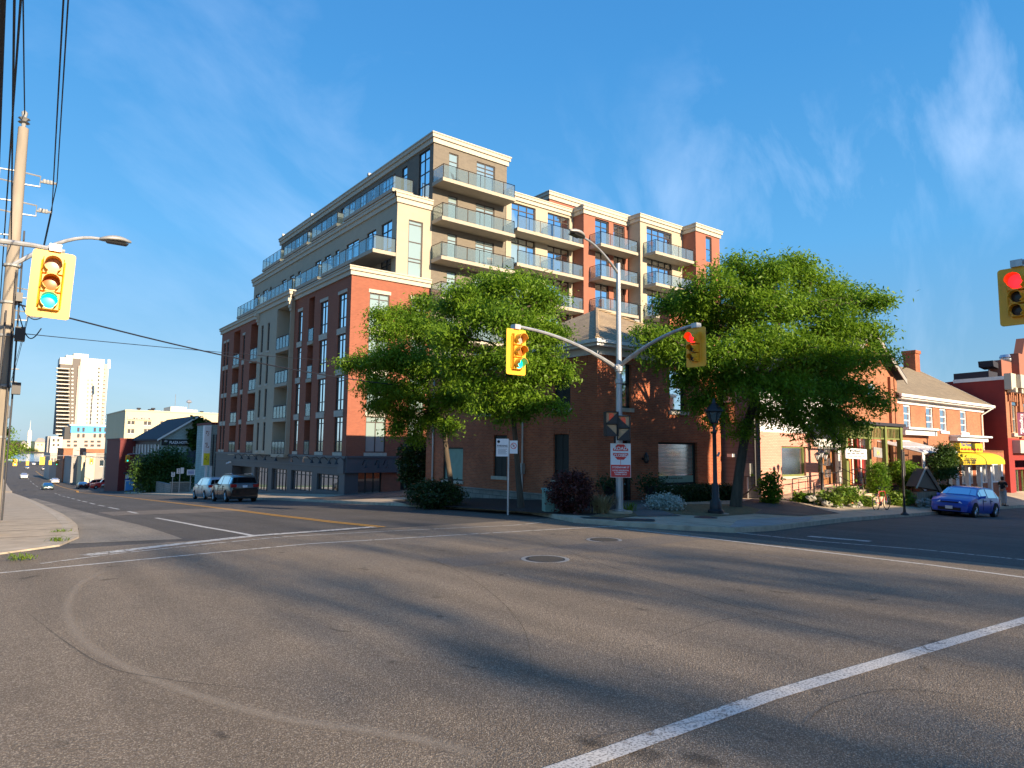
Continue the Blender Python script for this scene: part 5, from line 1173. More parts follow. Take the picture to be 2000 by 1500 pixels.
# pedestrian heads on the central pole
def ped(px0,px1,py0,py1,rz,label,tri):
    c=AD((px0+px1)/2,py1,(P0-Vector(_O)).dot(Vector(_f))-.25); T=thing('pedestrian_signal',c,label,'pedestrian signal','pedestrian signals on the central pole')
    hgt=.80; 
    t=thing; w=.215; bx=MB(); O=Vector(c)
    def L(x,y,z): 
        a=R(rz); return (O.x+x*math.cos(a)-y*math.sin(a),O.y+x*math.sin(a)+y*math.cos(a),O.z+z)
    def bb(m,x0,x1,y0,y1,z0,z1): m.hexa([L(x0,y0,z0),L(x1,y0,z0),L(x1,y1,z0),L(x0,y1,z0)],[L(x0,y0,z1),L(x1,y0,z1),L(x1,y1,z1),L(x0,y1,z1)])
    bb(bx,-w,w,0,.2,0,hgt); bx.build('housing',M['signal_dark'],T)
    v=MB()
    for z in (.0,hgt/2,hgt-.02): bb(v,-w,w,-.09,-.001,z,z+.02)
    bb(v,-w,-w+.02,-.09,-.001,.02,hgt-.02); bb(v,w-.02,w,-.09,-.001,.02,hgt-.02); v.build('visor',M['signal_dark'],T)
    f=MB(); 
    for z in (.04,hgt/2+.04): bb(f,-w+.03,w-.03,-.02,-.004,z,z+hgt/2-.07)
    f.build('lens_plate',M['ped_face'],T)
    for z in (.02,hgt/2+.02):
        tr=MB(); zz=z+hgt/2-.05; sg=1 if (z<.1)==(tri==1) else -1; P3=[(-w*.85*sg*(-1),z),(w*.85*sg*(-1)*(-1) if 0 else -w*.85*sg,z),(w*.85*sg,zz)]
        tr.hexa([L(a_,-.075,b_) for a_,b_ in P3],[L(a_,-.065,b_) for a_,b_ in P3]); tr.build('visor_shadow',M['signal_dark'],T)  # dark triangle standing in for the visor's shadow across the lens
    hnd=MB(); bb(hnd,-.09,.07,-.03,-.021,hgt/2+.1,hgt/2+.26)
    for k in range(4): bb(hnd,-.09+.042*k,-.06+.042*k,-.03,-.021,hgt/2+.265,hgt/2+.33+.02*(k in(1,2)))
    hnd.build('hand_symbol',M['ped_hand'],T)
ped(1183,1206,809,852,-30,'left pedestrian signal with dark hooded housing above the road closed sign',0)
ped(1208,1228,815,860,-52,'right pedestrian signal with dark hooded housing beside the brick house door',1)
# road closed sign on the pole
def road_sign():
    p=P0; zt=VZ(1206,866,p); zb=VZ(1206,932,p); c=Vector((p.x-.11*math.sin(R(45)),p.y-.13,0)); T=thing('road_sign',(c.x,c.y,zb),'white and red road closed sign strapped to the central signal pole','sign')
    rz=-40; a=R(rz)
    def L(x,y,z): return (c.x+x*math.cos(a)-y*math.sin(a),c.y+x*math.sin(a)+y*math.cos(a),z)
    def bb(m,x0,x1,y0,y1,z0,z1): m.hexa([L(x0,y0,z0),L(x1,y0,z0),L(x1,y1,z0),L(x0,y1,z0)],[L(x0,y0,z1),L(x1,y0,z1),L(x1,y1,z1),L(x0,y1,z1)])
    H_=zt-zb; w=.33; m=MB(); bb(m,-w,w,-.03,-.015,zb,zt); m.build('board',M['sign_white'],T); m=MB(); bb(m,-w+.012,w-.012,-.035,-.031,zb+.012,zb+H_*.37); rp=m.build('red_panel',M['sign_red'],T)
    m=MB(); cz=zb+H_*.745; r=.27; pts=[(r*math.cos(R(22.5+45*k)),cz+r*math.sin(R(22.5+45*k))) for k in range(8)]
    m.hexa([L(x,-.034,z) for x,z in pts],[L(x,-.031,z) for x,z in pts]); oc=m.build('stop_octagon',M['sign_red'],T); m=MB(); bb(m,-.29,.29,-.037,-.0345,cz-.035,cz+.035); m.build('white_bar',M['sign_white'],oc)
    m=MB(); bb(m,-.006,.006,-.036,-.031,zb+H_*.37,cz-r*.92); m.build('stem',M['sign_red'],T)
    def tx(s,x,z,sz,mm,par,b=.0,sx=1): 
        o=text(s,L(x,-.038,z),sz,M[mm],par,rz=rz,al='CENTER',ext=.001,bold=b,sx=sx)
    tx('ROAD',0,cz+.065,.155,'sign_white',oc,.004); tx('CLOSED',0,cz-.155,.135,'sign_white',oc,.003,.9)
    for s,z,sz in (('SYDENHAM ST',.30,.085),('LOCAL RESIDENTIAL',.21,.058),('& COMMERCIAL',.145,.058),('TRAFFIC ONLY',.08,.058)): tx(s,0,zb+z,sz,'sign_white',rp,.0015)
road_sign()
# ---------------------------------------------------------------- black heritage lamps and small posts
def street_lamp():
    p=PP(1398,1003); x,y,z=p; T=thing('street_lamp',p,'black heritage street lamp with a hexagonal lantern beside the hedge','street lamp')
    H_=VZ(1398,828,p)-z; m=MB(); m.lathe(p,[(.27,0),(.27,.1),(.2,.16),(.19,.42),(.13,.5),(.12,.95),(.075,1.05),(.065,H_-.35),(.09,H_-.3),(.05,H_-.2),(.06,H_-.02)],14); m.build('post',M['black_metal'],T,smooth=True)
    m=MB(); m.lathe((x,y,z+H_),[(.09,0),(.12,.03),(.27,.42),(.32,.44),(.30,.50),(.08,.72),(.03,.88),(.01,.9)],6); l=m.build('lantern',M['black_metal'],T)
    m=MB()
    for k in range(6):
        a=2*math.pi*k/6; b=2*math.pi*(k+1)/6; q=lambda r,t,zz:(x+r*math.cos(t),y+r*math.sin(t),z+H_+zz); e=.09
        m.quad(q(.133,a+e,.06),q(.133,b-e,.06),q(.262,b-e,.39),q(.262,a+e,.39))
    m.build('lantern_glass',M['glass_rail'],l)
    m=MB(); m.lathe((x,y,z-.02),[(.45,0),(.45,.03),(.05,.035)],16); m.build('footing',M['concrete'],T)
    m=MB(); m.tube([(x+.05,y-.07,z+1.95),(x+.1,y-.12,z+2.1)],.04,5); m.build('outlet_box',M['galv_dull'],T)
street_lamp()
def tri_lamp():
    q=AY(1607,983,16.4); x,y,z=q.x,16.4,PAD(q.x,16.4); T=thing('street_lamp',(x,y,z),'short black lamp post with three small lanterns in front of the pink shop','street lamp')
    H_=AY(1604,903,16.4).z-z; m=MB(); m.lathe((x,y,z),[(.12,0),(.12,.4),(.075,.5),(.07,1.3),(.1,1.35),(.055,1.45),(.05,H_),(.03,H_+.02)],12); m.build('post',M['black_metal'],T,smooth=True)
    for dx in (-.36,0,.36):
        m=MB(); zz=z+H_+(.12 if dx else .22)
        if dx: m.tube([(x,y,z+H_-.08),(x+dx*.6,y,z+H_-.12),(x+dx,y,zz-.04)],.02,5)
        m.lathe((x+dx,y,zz),[(.04,-.05),(.05,0)],6); m.lathe((x+dx,y,zz+.22),[(.15,0),(.1,.07),(.02,.14)],6)
        for k in range(6):
            a=2*math.pi*k/6; m.tube([(x+dx+.05*math.cos(a),y+.05*math.sin(a),zz),(x+dx+.12*math.cos(a),y+.12*math.sin(a),zz+.22)],.008,4)
        l=m.build('lantern',M['black_metal'],T); g=MB(); g.lathe((x+dx,y,zz+.01),[(.045,0),(.11,.2)],6); g.build('lantern_glass',M['sign_white'],l)
tri_lamp()
def black_post():
    p=PP(1767,1006); x,y,z=p; T=thing('signpost',p,'slim black post on the pavement in front of the sunroom restaurant','post'); H_=VZ(1771,878,p)-z
    m=MB(); m.lathe(p,[(.16,0),(.15,.05),(.06,.12),(.045,.3),(.045,1.4),(.05,1.42),(.05,1.6),(.045,1.62),(.04,H_)],10); m.build('post',M['black_metal'],T,smooth=True)
    m=MB(); m.tube([(x+.08,y,z+H_*.6),(x+.08,y,z+H_*.97)],.07,8); m.tube([(x+.05,y,z+H_-.02),(x+.16,y,z+H_-.02)],.03,5); m.build('meter_housing',M['black_metal'],T)
black_post()
def parking_sign():
    p=PP(992,1000); x,y,z=p; T=thing('parking_sign',p,'pair of white parking signs on a thin post in front of the brick house','sign'); zt=VZ(992,857,p)
    m=MB(); m.tube([(x,y,z-.1),(x,y,zt-.03)],.032,6); m.build('post',M['galv'],T)
    rz=-42; a=R(rz)
    def L(u,v,zz): return (x+u*math.cos(a)-v*math.sin(a),y+u*math.sin(a)+v*math.cos(a),zz)
    def bb(m,x0,x1,y0,y1,z0,z1): m.hexa([L(x0,y0,z0),L(x1,y0,z0),L(x1,y1,z0),L(x0,y1,z0)],[L(x0,y0,z1),L(x1,y0,z1),L(x1,y1,z1),L(x0,y1,z1)])
    m=MB(); bb(m,-.42,0,-.05,-.04,zt-.6,zt); s1=m.build('panel',M['sign_white'],T); m=MB(); bb(m,.04,.31,-.05,-.04,zt-.5,zt-.06); s2=m.build('panel',M['sign_white'],T)
    text('PARKING',L(-.21,-.053,zt-.27),.085,M['sign_black'],s1,rz=rz,al='CENTER',ext=.001,bold=.002)
    text('Pay & Display',L(-.21,-.053,zt-.15),.06,M['sign_black'],s1,rz=rz,al='CENTER',ext=.001) if False else None
    m=MB(); pts=[(-.34+.05*math.cos(t),zt-.1+.05*math.sin(t)) for t in [2*math.pi*k/10 for k in range(10)]]; m.hexa([L(u,-.053,v) for u,v in pts],[L(u,-.051,v) for u,v in pts]); bb(m,-.4,-.02,-.053,-.051,zt-.30,zt-.295)
    for k in range(5): bb(m,-.36,-.05-.04*(k%2),-.053,-.051,zt-.36-k*.04,zt-.35-k*.04)
    m.build('markings',M['sign_black'],s1)
    m=MB(); n=20
    for k in range(n):
        t=2*math.pi*k/n; t2=2*math.pi*(k+1)/n; c=(.175,zt-.24)
        m.quad(*[L(c[0]+r*math.cos(w),-.053,c[1]+r*math.sin(w)) for r,w in ((.085,t),(.085,t2),(.105,t2),(.105,t))])
    m.quad(*[L(u,-.054,v) for u,v in ((.175-.07,zt-.175),(.175-.055,zt-.165),(.175+.07,zt-.305),(.175+.055,zt-.315))]); m.build('no_parking_ring',M['sign_red'],s2); text('P',L(.175,-.053,zt-.285),.13,M['sign_black'],s2,rz=rz,al='CENTER',ext=.001)
parking_sign()
def utility_box():
    p=PP(1081,999); x,y,z=p; T=thing('utility_box',p,'pale green electrical cabinet at the edge of the mulch bed','utility box'); a=R(-30)
    h=VZ(1081,957,p)-z
    def L(u,v,zz): return (x+u*math.cos(a)-v*math.sin(a),y+u*math.sin(a)+v*math.cos(a),zz)
    m=MB(); w=.33; m.hexa([L(-w,-.25,z-.05),L(w,-.25,z-.05),L(w,.4,z-.05),L(-w,.4,z-.05)],[L(-w,-.25,z+h*.86),L(w,-.25,z+h*.86),L(w,.4,z+h),L(-w,.4,z+h)]); m.build('cabinet',M['box_green'],T)
    m=MB(); m.hexa([L(-w-.03,-.29,z+h*.86),L(w+.03,-.29,z+h*.86),L(w+.03,.43,z+h),L(-w-.03,.43,z+h)],[L(-w-.03,-.29,z+h*.86+.05),L(w+.03,-.29,z+h*.86+.05),L(w+.03,.43,z+h+.05),L(-w-.03,.43,z+h+.05)]); m.build('lid',M['box_green'],T)
    m=MB(); m.hexa([L(-.12,-.262,z+.55),L(-.02,-.262,z+.55),L(-.02,-.252,z+.55),L(-.12,-.252,z+.55)],[L(-.12,-.262,z+.68),L(-.02,-.262,z+.68),L(-.02,-.252,z+.68),L(-.12,-.252,z+.68)]); m.build('warning_label',M['sign_yellow'],T)
utility_box()
# ---------------------------------------------------------------- ramp, railings, signs and planting kit of the row
def ramp():
    z=lambda x,y:PAD(x,y); x0=AY(1500,970,18.2).x; x1=AY(1638,948,18.2).x; T=thing('ramp',((x0+x1)/2,17,z(x0,17)),'concrete access ramp rising along the pink shop to its door','ramp')
    zd=AY(1638,948,18.4).z; m=MB(); 
    m.hexa([(x0,16.9,z(x0,17)-.2),(x1,16.9,z(x1,17)-.2),(x1,18.48,z(x1,17)-.2),(x0,18.48,z(x0,17)-.2)],[(x0,16.9,z(x0,17)+.05),(x1,16.9,zd),(x1,18.48,zd),(x0,18.48,z(x0,17)+.05)]); m.build('slope',M['concrete'],T)
    def rail(pts,h=.95):
        m=MB(); 
        for k,(a,b,c) in enumerate(pts): m.tube([(a,b,c-.05),(a,b,c+h)],.022,5)
        m.tube([(a,b,c+h) for a,b,c in pts],.024,5); m.tube([(a,b,c+h*.45) for a,b,c in pts],.018,5); m.build('railing',M['black_metal'],T)
    L=[]
    for k in range(6):
        t=k/5; x=x0+(x1-x0)*t; L.append((x,16.95,z(x0,17)+.05+(zd-z(x0,17)-.05)*t))
    rail(L)
    rail([(PP(1590,988).x,PP(1590,988).y,z(28,15.3)),(PP(1544,977).x-.3,15.9,z(28,16)),(x0+.15,16.2,z(28,16.3))])
ramp()
def hung_sign(px0,px1,py0,py1,Y,label,body,mt,name='hanging_sign',txt='sign_black'):
    q=YB(Y,px0,px1,py0,py1); T=thing(name,((q[0]+q[1])/2,Y,q[2]),label,'sign'); m=MB(); m.hexa([(q[0],Y-.02,q[2]),(q[1],Y-.02,q[2]-.06),(q[1],Y+.02,q[2]-.06),(q[0],Y+.02,q[2])],[(q[0],Y-.02,q[3]),(q[1],Y-.02,q[3]-.06),(q[1],Y+.02,q[3]-.06),(q[0],Y+.02,q[3])]); b=m.build('board',M[mt],T)
    m=MB(); m.tube([(q[0]+.1,Y,q[3]),(q[0]+.1,Y,q[3]+.5)],.012,4); m.tube([(q[1]-.1,Y,q[3]-.05),(q[1]-.1,Y,q[3]+.5)],.012,4); m.build('hanger',M['black_metal'],T)
    h=q[3]-q[2]
    for s,dz,sz in body: text(s,((q[0]+q[1])/2,Y-.025,q[2]+h*dz-.03),h*sz,M[txt],b,al='CENTER',ext=.001)
    return T,q
T_,q=hung_sign(1651,1692,875,895,16.3,'white hanging sign with small black lettering on the restaurant porch',[('RESTAURANT',.62,.24)],'sign_white')
m=MB()
for r_ in range(3):
    x=q[0]+.25
    k=0
    while x<q[1]-.25:
        if (k*5+r_)%7: m.box(x,x+.045,16.3-.026,16.3-.021,q[2]+.08+.13*r_,q[2]+.13+.13*r_)
        x+=.065; k+=1
m.build('small_lettering',M['signal_dark'],[c for c in T_.children if c.name.startswith('board')][0])
hung_sign(1706,1722,873,892,16.3,'grey square sign with a curly gold letter between the green porch posts',[('H',.2,.8)],'galv_dull',txt='sign_yellow')
def a_frame():
    Y=14.9; q=YB(Y,1789,1836,932,973); T=thing('a_frame_board',((q[0]+q[1])/2,Y,PAD(q[0],Y)),'dark triangular board with pale wooden edges leaning in the restaurant garden','board')
    a=AY(1807,915,Y); l=AY(1789,950,Y); r_=AY(1836,958,Y); m=MB(); zb=PAD(q[0],Y); P=[(l.x,l.z),(r_.x,r_.z),(a.x,a.z)]
    m.hexa([(x,Y,z) for x,z in P],[(x,Y+.5,z) for x,z in P]); m.build('panel',M['frame_brown'],T)
    m=MB(); m.tube([(a.x,Y-.05,a.z+.05),(r_.x+.05,Y-.05,r_.z-.08)],.09,4); m.tube([(a.x,Y-.03,a.z+.05),(l.x-.05,Y-.03,l.z-.1)],.05,4); m.build('wooden_edge',M['slab_concrete'],T)
    m=MB(); m.box(a.x-.05,a.x+.05,Y+.2,Y+.3,zb-.1,l.z); m.box(l.x+.2,r_.x-.2,Y+.05,Y+.45,zb-.1,min(l.z,r_.z)-.02); m.build('stand',M['pole_wood'],T)
a_frame()
# purple banner at the right edge
def banner():
    p=Vector((0,0,0)); c=AD(1999,828,40); w=.62; z1=AD(1999,806,40).z; z0=AD(1999,850,40).z; a=R(-72); T=thing('street_banner',(c.x,c.y,z0),'purple banner with white vertical lettering hanging at the right edge','banner')
    d=_r; d=Vector((_r[0],_r[1],0)).normalized(); n=Vector((d.y,-d.x,0)); 
    def L(u,v,zz): return tuple(Vector((c.x,c.y,zz))+d*u+n*v)
    m=MB(); m.hexa([L(-.35,-.01,z0),L(.35,-.01,z0),L(.35,.01,z0),L(-.35,.01,z0)],[L(-.35,-.01,z1),L(.35,-.01,z1),L(.35,.01,z1),L(-.35,.01,z1)]); b=m.build('cloth',M['banner_purple'],T)
    m=MB(); px=.5; m.tube([L(-.35,0,z1+.02),L(px,0,z1+.02)],.02,5); m.tube([L(-.35,0,z0-.02),L(px,0,z0-.02)],.02,5); gz=G(c.x,c.y); m.tube([L(px,0,gz-.2),L(px,0,z1+2)],.09,8); m.build('lamp_post',M['black_metal'],T)
    rz=math.degrees(math.atan2(d.y,d.x))
    o=text('Kingston',L(-.22,.014,z1-.08),.26,M['sign_white'],b,ext=.001,bold=.003); o.matrix_world=Matrix.Identity(4)
    from mathutils import Euler
    R_=Matrix(((0,-0,0),(0,0,0),(0,0,0)))
    ex=Vector((0,0,-1)); ey=d; ez=n*1.0
    rot=Matrix((ex,ey,ez)).transposed()
    o.matrix_world=Matrix.Translation(Vector(L(-.16,.014,z1-.06))-ORG[T.name])@rot.to_4x4()
    o2=text('Downtown',L(0,0,0),.17,M['sign_white'],b,ext=.001); o2.matrix_world=Matrix.Translation(Vector(L(.12,.014,z1-.06))-ORG[T.name])@rot.to_4x4()
    m=MB(); kz=z0+.24
    for A_ in (((-.2,kz+.16),(-.12,kz+.16),(-.12,kz-.16),(-.2,kz-.16)),((-.12,kz),(.06,kz+.17),(.16,kz+.17),(-.04,kz)),((-.04,kz),(-.12,kz),(.06,kz-.17),(.16,kz-.17))): m.quad(*[L(u,.014,v) for u,v in A_])
    m.build('emblem',M['sign_white'],b)
banner()
# ---------------------------------------------------------------- utility poles and wires on the left
POLES=[]
def upole(x,y,h,r,mt,label,arms=(),kind='utility_pole',trans=None,lamp=False):
    z=G(x,y)+.1; T=thing(kind,(x,y,z),label,'utility pole','utility poles along the left pavement'); m=MB(); m.tube([(x,y,z-.1),(x,y,z+h)],[r,r*.62],12); m.build('pole',M[mt],T,smooth=True)
    for zz,L,s in arms:
        m=MB(); m.tube([(x,y,z+zz),(x+s*L*.55,y,z+zz-.02),(x+s*L*.55,y,z+zz-.28),(x,y,z+zz-.3)],.022,5); m.tube([(x+s*L*.55,y,z+zz-.15),(x+s*L,y,z+zz-.12)],.03,6)
        for k in range(3): m.lathe((x+s*L*(.66+.09*k),y,z+zz-.17),[(.03,0),(.045,.05),(.03,.1)],7)
        m.build('insulator_arm',M['galv_dull'],T)
    m=MB(); m.lathe((x,y,z+h),[(.04,0),(.05,.12),(.13,.14),(.04,.17),(.13,.24),(.05,.27),(.07,.4),(.02,.45)],8); m.build('top_insulator',M['galv_dull'],T)
    if trans: m=MB(); m.lathe((x+.42,y-.1,z+trans),[(.2,0),(.24,.05),(.24,.75),(.15,.85)],12); m.build('transformer',M['galv'],T)
    POLES.append((x,y,z,h)); return T,z
ZC=VZ(44,250,(0.2,20))-G(.2,20)-.1
T1,z1=upole(.20,20,ZC,.175,'pole_concrete','tall pale concrete utility pole closest to the left edge',[(ZC-1.1,.76,1),(ZC-1.85,.70,1),(ZC-1.1,.7,-1),(ZC-1.85,.65,-1),(ZC-2.7,.55,-1)])
# lamp arm on the concrete pole
def clamp_kit():
    x,y=.2,20; m=MB(); zb=AY(38,522,y).z; e=AY(193,468,y); pts=[]
    for k in range(11):
        t=k/10; pts.append((x+(e.x-x)*t,y-.1,zb+(e.z-zb)*math.sin(t*math.pi/2)))
    m.tube(pts,[.055-.015*k/10 for k in range(11)],8); m.build('lamp_arm',M['galv'],T1,smooth=True); cobra(Vector(pts[-1]),Vector((1,0,-.0)),T1,L=.72)
    for px,py,s in ((28,655,.2),(22,760,.17),(30,585,.13)):
        q=AY(px,py,y); m=MB(); m.box(q.x-.0,q.x+s,y-.45,y-.15,q.z-s*.8,q.z+s*.8); m.build('cable_box',M['black_metal'],T1)
    for zz in (2.2,3.4,4.6,5.4,6.3): 
        m=MB(); m.lathe((x,y,z1+zz),[(.172,0),(.178,.01),(.178,.05),(.172,.06)],12); m.build('strap',M['galv_dull'],T1)
    m=MB(); 
    for k,(dx,dy) in enumerate(((.2,-.12),(.1,-.22),(-.05,-.24))): m.tube([(x+dx,y+dy,z1+.3),(x+dx*1.05,y+dy,z1+3),(x+dx*.9,y+dy,z1+7.2-k)],.02,5)
    m.build('riser_cable',M['wire'],T1)
clamp_kit()
T2,z2=upole(.28,25.5,7.6,.20,'pole_wood','brown wooden pole standing just behind the concrete pole',[(7.1,.8,1),(6.4,.8,1)])
p3=[(.35,52,9.6),(.3,88,9.6),(.5,128,9.6),(.6,170,9.6),(.8,215,9.6)]
LB=['utility pole with grey transformer beyond the wooden pole','second pole down the hill with small side insulators','thin utility pole far down the left pavement','more distant utility pole near the bottom of the hill','farthest utility pole before the lake']
for (x,y,h),l in zip(p3,LB): upole(x,y,h,.17,'pole_wood' if y<100 else 'pole_concrete',l,[(h-1.2,.95,1),(h-2.0,.9,1)],trans=5.2 if y<60 else None)
def wire(a,b,sag,r,label,grp='overhead cables along the pole line',n=22,name='overhead_cable'):
    a,b=Vector(a),Vector(b); m=MB(); P=[]
    for k in range(n+1):
        t=k/n; p=a.lerp(b,t); p.z-=4*sag*t*(1-t); P.append(p-a)
    m.tube(P,r,5,cap=False); o=m.build(name,M['wire'],loc=(0,0,0)); o.location=a; return tag(o,label,'cable',grp)
def chain(dx,zo,r,lab,sag=.5,top=None):
    """one cable running the whole pole line as a single thing"""
    x,y,z,h=POLES[0]; a0=Vector((x+dx,y,z+h+.35+zo)); d=ray(top,4); t=(a0.z-.25-CZ)/d[2]; q=_O+d*t; xb=a0.x+(q[0]-a0.x)*(a0.y+22)/(a0.y-q[1]); m=MB(); S=[(x,y,z,h) for x,y,z,h in POLES if abs(x-.28)>.02]
    A=[(xb,-22,a0.z)]+[(x+dx*(1 if i==0 else .9),y,z+h+.35+zo) for i,(x,y,z,h) in enumerate(S)]
    P=[]
    for a,b in zip(A[:-1],A[1:]):
        a,b=Vector(a),Vector(b); n=24
        for k in range(n): 
            t=k/n; p=a.lerp(b,t); p.z-=4*sag*t*(1-t)*(b-a).length/40; P.append(p)
    P.append(Vector(A[-1])); o0=P[0]; m.tube(P,r,5,cap=False); o=m.build('overhead_cable',M['wire'],loc=tuple(o0)); return tag(o,lab,'cable','overhead cables along the pole line')
chain(0,0,.014,'thin top wire running over the pole tops down the hill',top=45)
chain(.76,-1.55,.012,'upper wire on the right-hand insulators',top=133)
chain(.70,-2.3,.012,'lower wire on the right-hand insulators',top=124)
chain(-.2,-2.9,.014,'thick black cable high on the pole',.35,40)
chain(-.05,-3.3,.013,'braided black cable beside the pole',.5,30)
chain(-.28,-3.8,.018,'heavy cable bundle nearest the left edge',.6,3)
chain(-.34,-4.4,.013,'lower telephone cable near the left edge',.6,9)
chain(-.26,-4.9,.010,'lowest thin telephone cable on the poles',.7,14)
wire((.42,20,AY(42,596,20).z),(21.0,30,AX(835,772,21).z),.55,.022,'dark service cable sagging across the street to the brick house','service cables across the street')
wire((.45,20,AY(50,652,20).z),(20.5,34.0,AX(800,722,20.5).z),.15,.010,'thin straight wire crossing the street below the big traffic light','service cables across the street')
for i,(px,py,dz) in enumerate(((40,596,-.2),(60,585,.3),(36,620,-.4))):
    q=AY(px,py,20); m=MB(); pts=[]
    for k in range(15):
        t=k/14; pts.append((q.x+.45*t,19.8-.1*i,q.z+dz*math.sin(t*3.1)-.25*t))
    m.tube(pts,.013,5); m.build('cable_loop',M['wire'],T1,smooth=True)
# ================================================================ trees and planting
def leaf_mesh(name,centres,size,mat_,par,loc,nleaf=9,lw=.045,ll=.17,droop=.5,seed=1,spread=.28):
    """sprays of slender leaflets: every centre carries nleaf narrow quads"""
    r=np.random.default_rng(seed); C_=np.repeat(np.array(centres),nleaf,axis=0); n=len(C_)
    P=C_+r.normal(0,spread*size,(n,3))*np.array([1,1,.6])
    d=r.normal(0,1,(n,3)); d[:,2]=d[:,2]*.45-droop; d/=np.linalg.norm(d,axis=1)[:,None]
    up=r.normal(0,.55,(n,3))+np.array([0,0,1.]); s=np.cross(d,up); s/=np.linalg.norm(s,axis=1)[:,None]+1e-9
    L=(ll*size*r.uniform(.45,1.5,n))[:,None]; W=(lw*size*r.uniform(.7,1.3,n))[:,None]
    v=np.empty((n,4,3)); v[:,0]=P; v[:,1]=P+d*L*.5+s*W; v[:,2]=P+d*L+np.array([0,0,-.02]); v[:,3]=P+d*L*.5-s*W
    v=v.reshape(-1,3)-np.array(loc)
    me=bpy.data.meshes.new(name); me.vertices.add(4*n); me.vertices.foreach_set('co',v.ravel()); me.loops.add(4*n); me.loops.foreach_set('vertex_index',np.arange(4*n))
    me.polygons.add(n); me.polygons.foreach_set('loop_start',np.arange(0,4*n,4)); me.polygons.foreach_set('loop_total',np.full(n,4)); me.update(); me.validate()
    me.materials.append(M[mat_]); o=bpy.data.objects.new(name,me); col.objects.link(o)
    if par is not None: o.parent=par
    return o
def tree(base,trunk,blobs,label,cat='tree',seed=1,dens=1.,mat_='leaf_locust',name='locust_tree',tr=.17,group=None,size=1.,ll=.17,lw=.045,nleaf=9):
    """trunk: [(dx,dy,z)]; blobs: [(world centre, radius)] crown clusters, flattened sprays on limbs"""
    rg=np.random.default_rng(seed); B=Vector(base); T=thing(name,B,label,cat,group); m=MB()
    TP=[B+Vector(t) for t in trunk]; n=len(TP); m.tube([B+Vector((0,0,-.15))]+TP,[tr*1.5,tr*1.2]+[tr*(1-.45*k/n) for k in range(1,n)],10)
    cen=[]
    for c,r_ in blobs:
        c=Vector(c)
        # limb from the nearest lower trunk point
        k=min(range(max(1,n-3),n),key=lambda i:(TP[i]-c).length+ (3 if TP[i].z>c.z else 0)); a=TP[k]; mid=a.lerp(c,.5)+Vector((rg.normal()*.3,rg.normal()*.3,.25*(c-a).length*.4)); Lr=(c-a).length
        pts=[a,a.lerp(mid,.5)+Vector((0,0,.1)),mid,mid.lerp(c,.5)+Vector((0,0,.08)),c]; m.tube(pts,[tr*.5,tr*.4,tr*.3,tr*.2,.02],6)
        for q in range(6):
            e=c+Vector(rg.normal(0,1,3)).normalized()*r_*.85; e.z=c.z+(e.z-c.z)*.5; s=pts[2].lerp(c,rg.uniform(.1,1)); mm=s.lerp(e,.5)+Vector((0,0,.15)); m.tube([s,mm,e],[.045,.03,.012],4)
            # feathery sprays along the twig, in flat tiers
            kk=int(34*r_*dens)
            for j in range(kk):
                t=rg.uniform(.25,1.1); p=s.lerp(mm,t*2) if t<.5 else mm.lerp(e,(t-.5)*2); cen.append((p.x+rg.normal()*.30*r_,p.y+rg.normal()*.30*r_,p.z+rg.normal()*.27*r_+.05))
        kk=int(80*r_*r_*dens)
        for j in range(kk):
            d=rg.normal(0,1,3); d/=np.linalg.norm(d); rad=r_*rg.uniform(.55,1.05); cen.append((c.x+d[0]*rad,c.y+d[1]*rad,c.z+d[2]*rad*.8))
    m.build('trunk',M['bark'],T,smooth='all')
    leaf_mesh('crown',cen,size,mat_,T,B,seed=seed+5,ll=ll,lw=lw,nleaf=nleaf)
    return T
def blobs(L,dep,jit=1.2,seed=3):
    """crown clusters from (photo x, photo y, radius px, extra depth)"""
    o=[]
    for px,py,rp,dd in L:
        d=dep+dd; o.append((AD(px,py,d),rp*d/F))
    return o
def dep(p): return float((np.array(p)-_O)@_f)
# main tree on the right
b3=PP(1437,990); D3=dep(b3)
def rel(b,px,py,dd=0): return tuple(AD(px,py,dep(b)+dd)-Vector(b))
tree(b3,[(0,0,0),rel(b3,1443,930),rel(b3,1452,870),rel(b3,1466,810,.1),rel(b3,1480,750,.2),rel(b3,1500,690,.2),rel(b3,1520,630,.2)],blobs([
 (1290,690,42,0),(1265,655,26,-1),(1330,650,45,1),(1340,590,42,0),(1300,600,26,1),(1390,560,45,-1),(1400,620,48,1),(1440,520,30,0),(1450,575,48,1.5),(1500,530,36,-1),(1550,520,32,0),(1585,545,34,1),(1510,600,52,-1.5),(1580,600,48,0),(1640,575,38,1),(1690,585,32,0),(1730,598,20,-1),(1650,630,46,-1),(1710,650,30,0),
 (1360,700,46,-1.5),(1420,690,50,-2),(1490,670,55,-2),(1560,680,55,-1.5),(1620,700,50,-1),(1680,700,40,0),(1730,700,20,.5),(1340,740,34,0),(1400,760,40,-1),(1470,760,44,-1.8),(1540,770,48,-2),(1610,770,46,-1.2),(1670,770,38,-.5),(1710,790,26,0),(1560,820,32,-1),(1620,828,30,-.6),(1670,835,24,0),(1510,815,22,0),(1395,820,20,-.5),(1445,850,16,-.6),(1360,790,22,0),(1590,860,13,-.4),(1640,868,12,0),(1480,560,45,2),(1450,640,50,2.2),(1550,740,45,2),(1380,650,40,2.2),(1620,660,45,2.2)],D3),'broad leafy locust tree with a dark leaning trunk right of the brick house',seed=11,dens=1.1,tr=.20,size=.78,ll=.20,lw=.04,nleaf=11)
b2=PP(1018,992); D2=dep(b2)
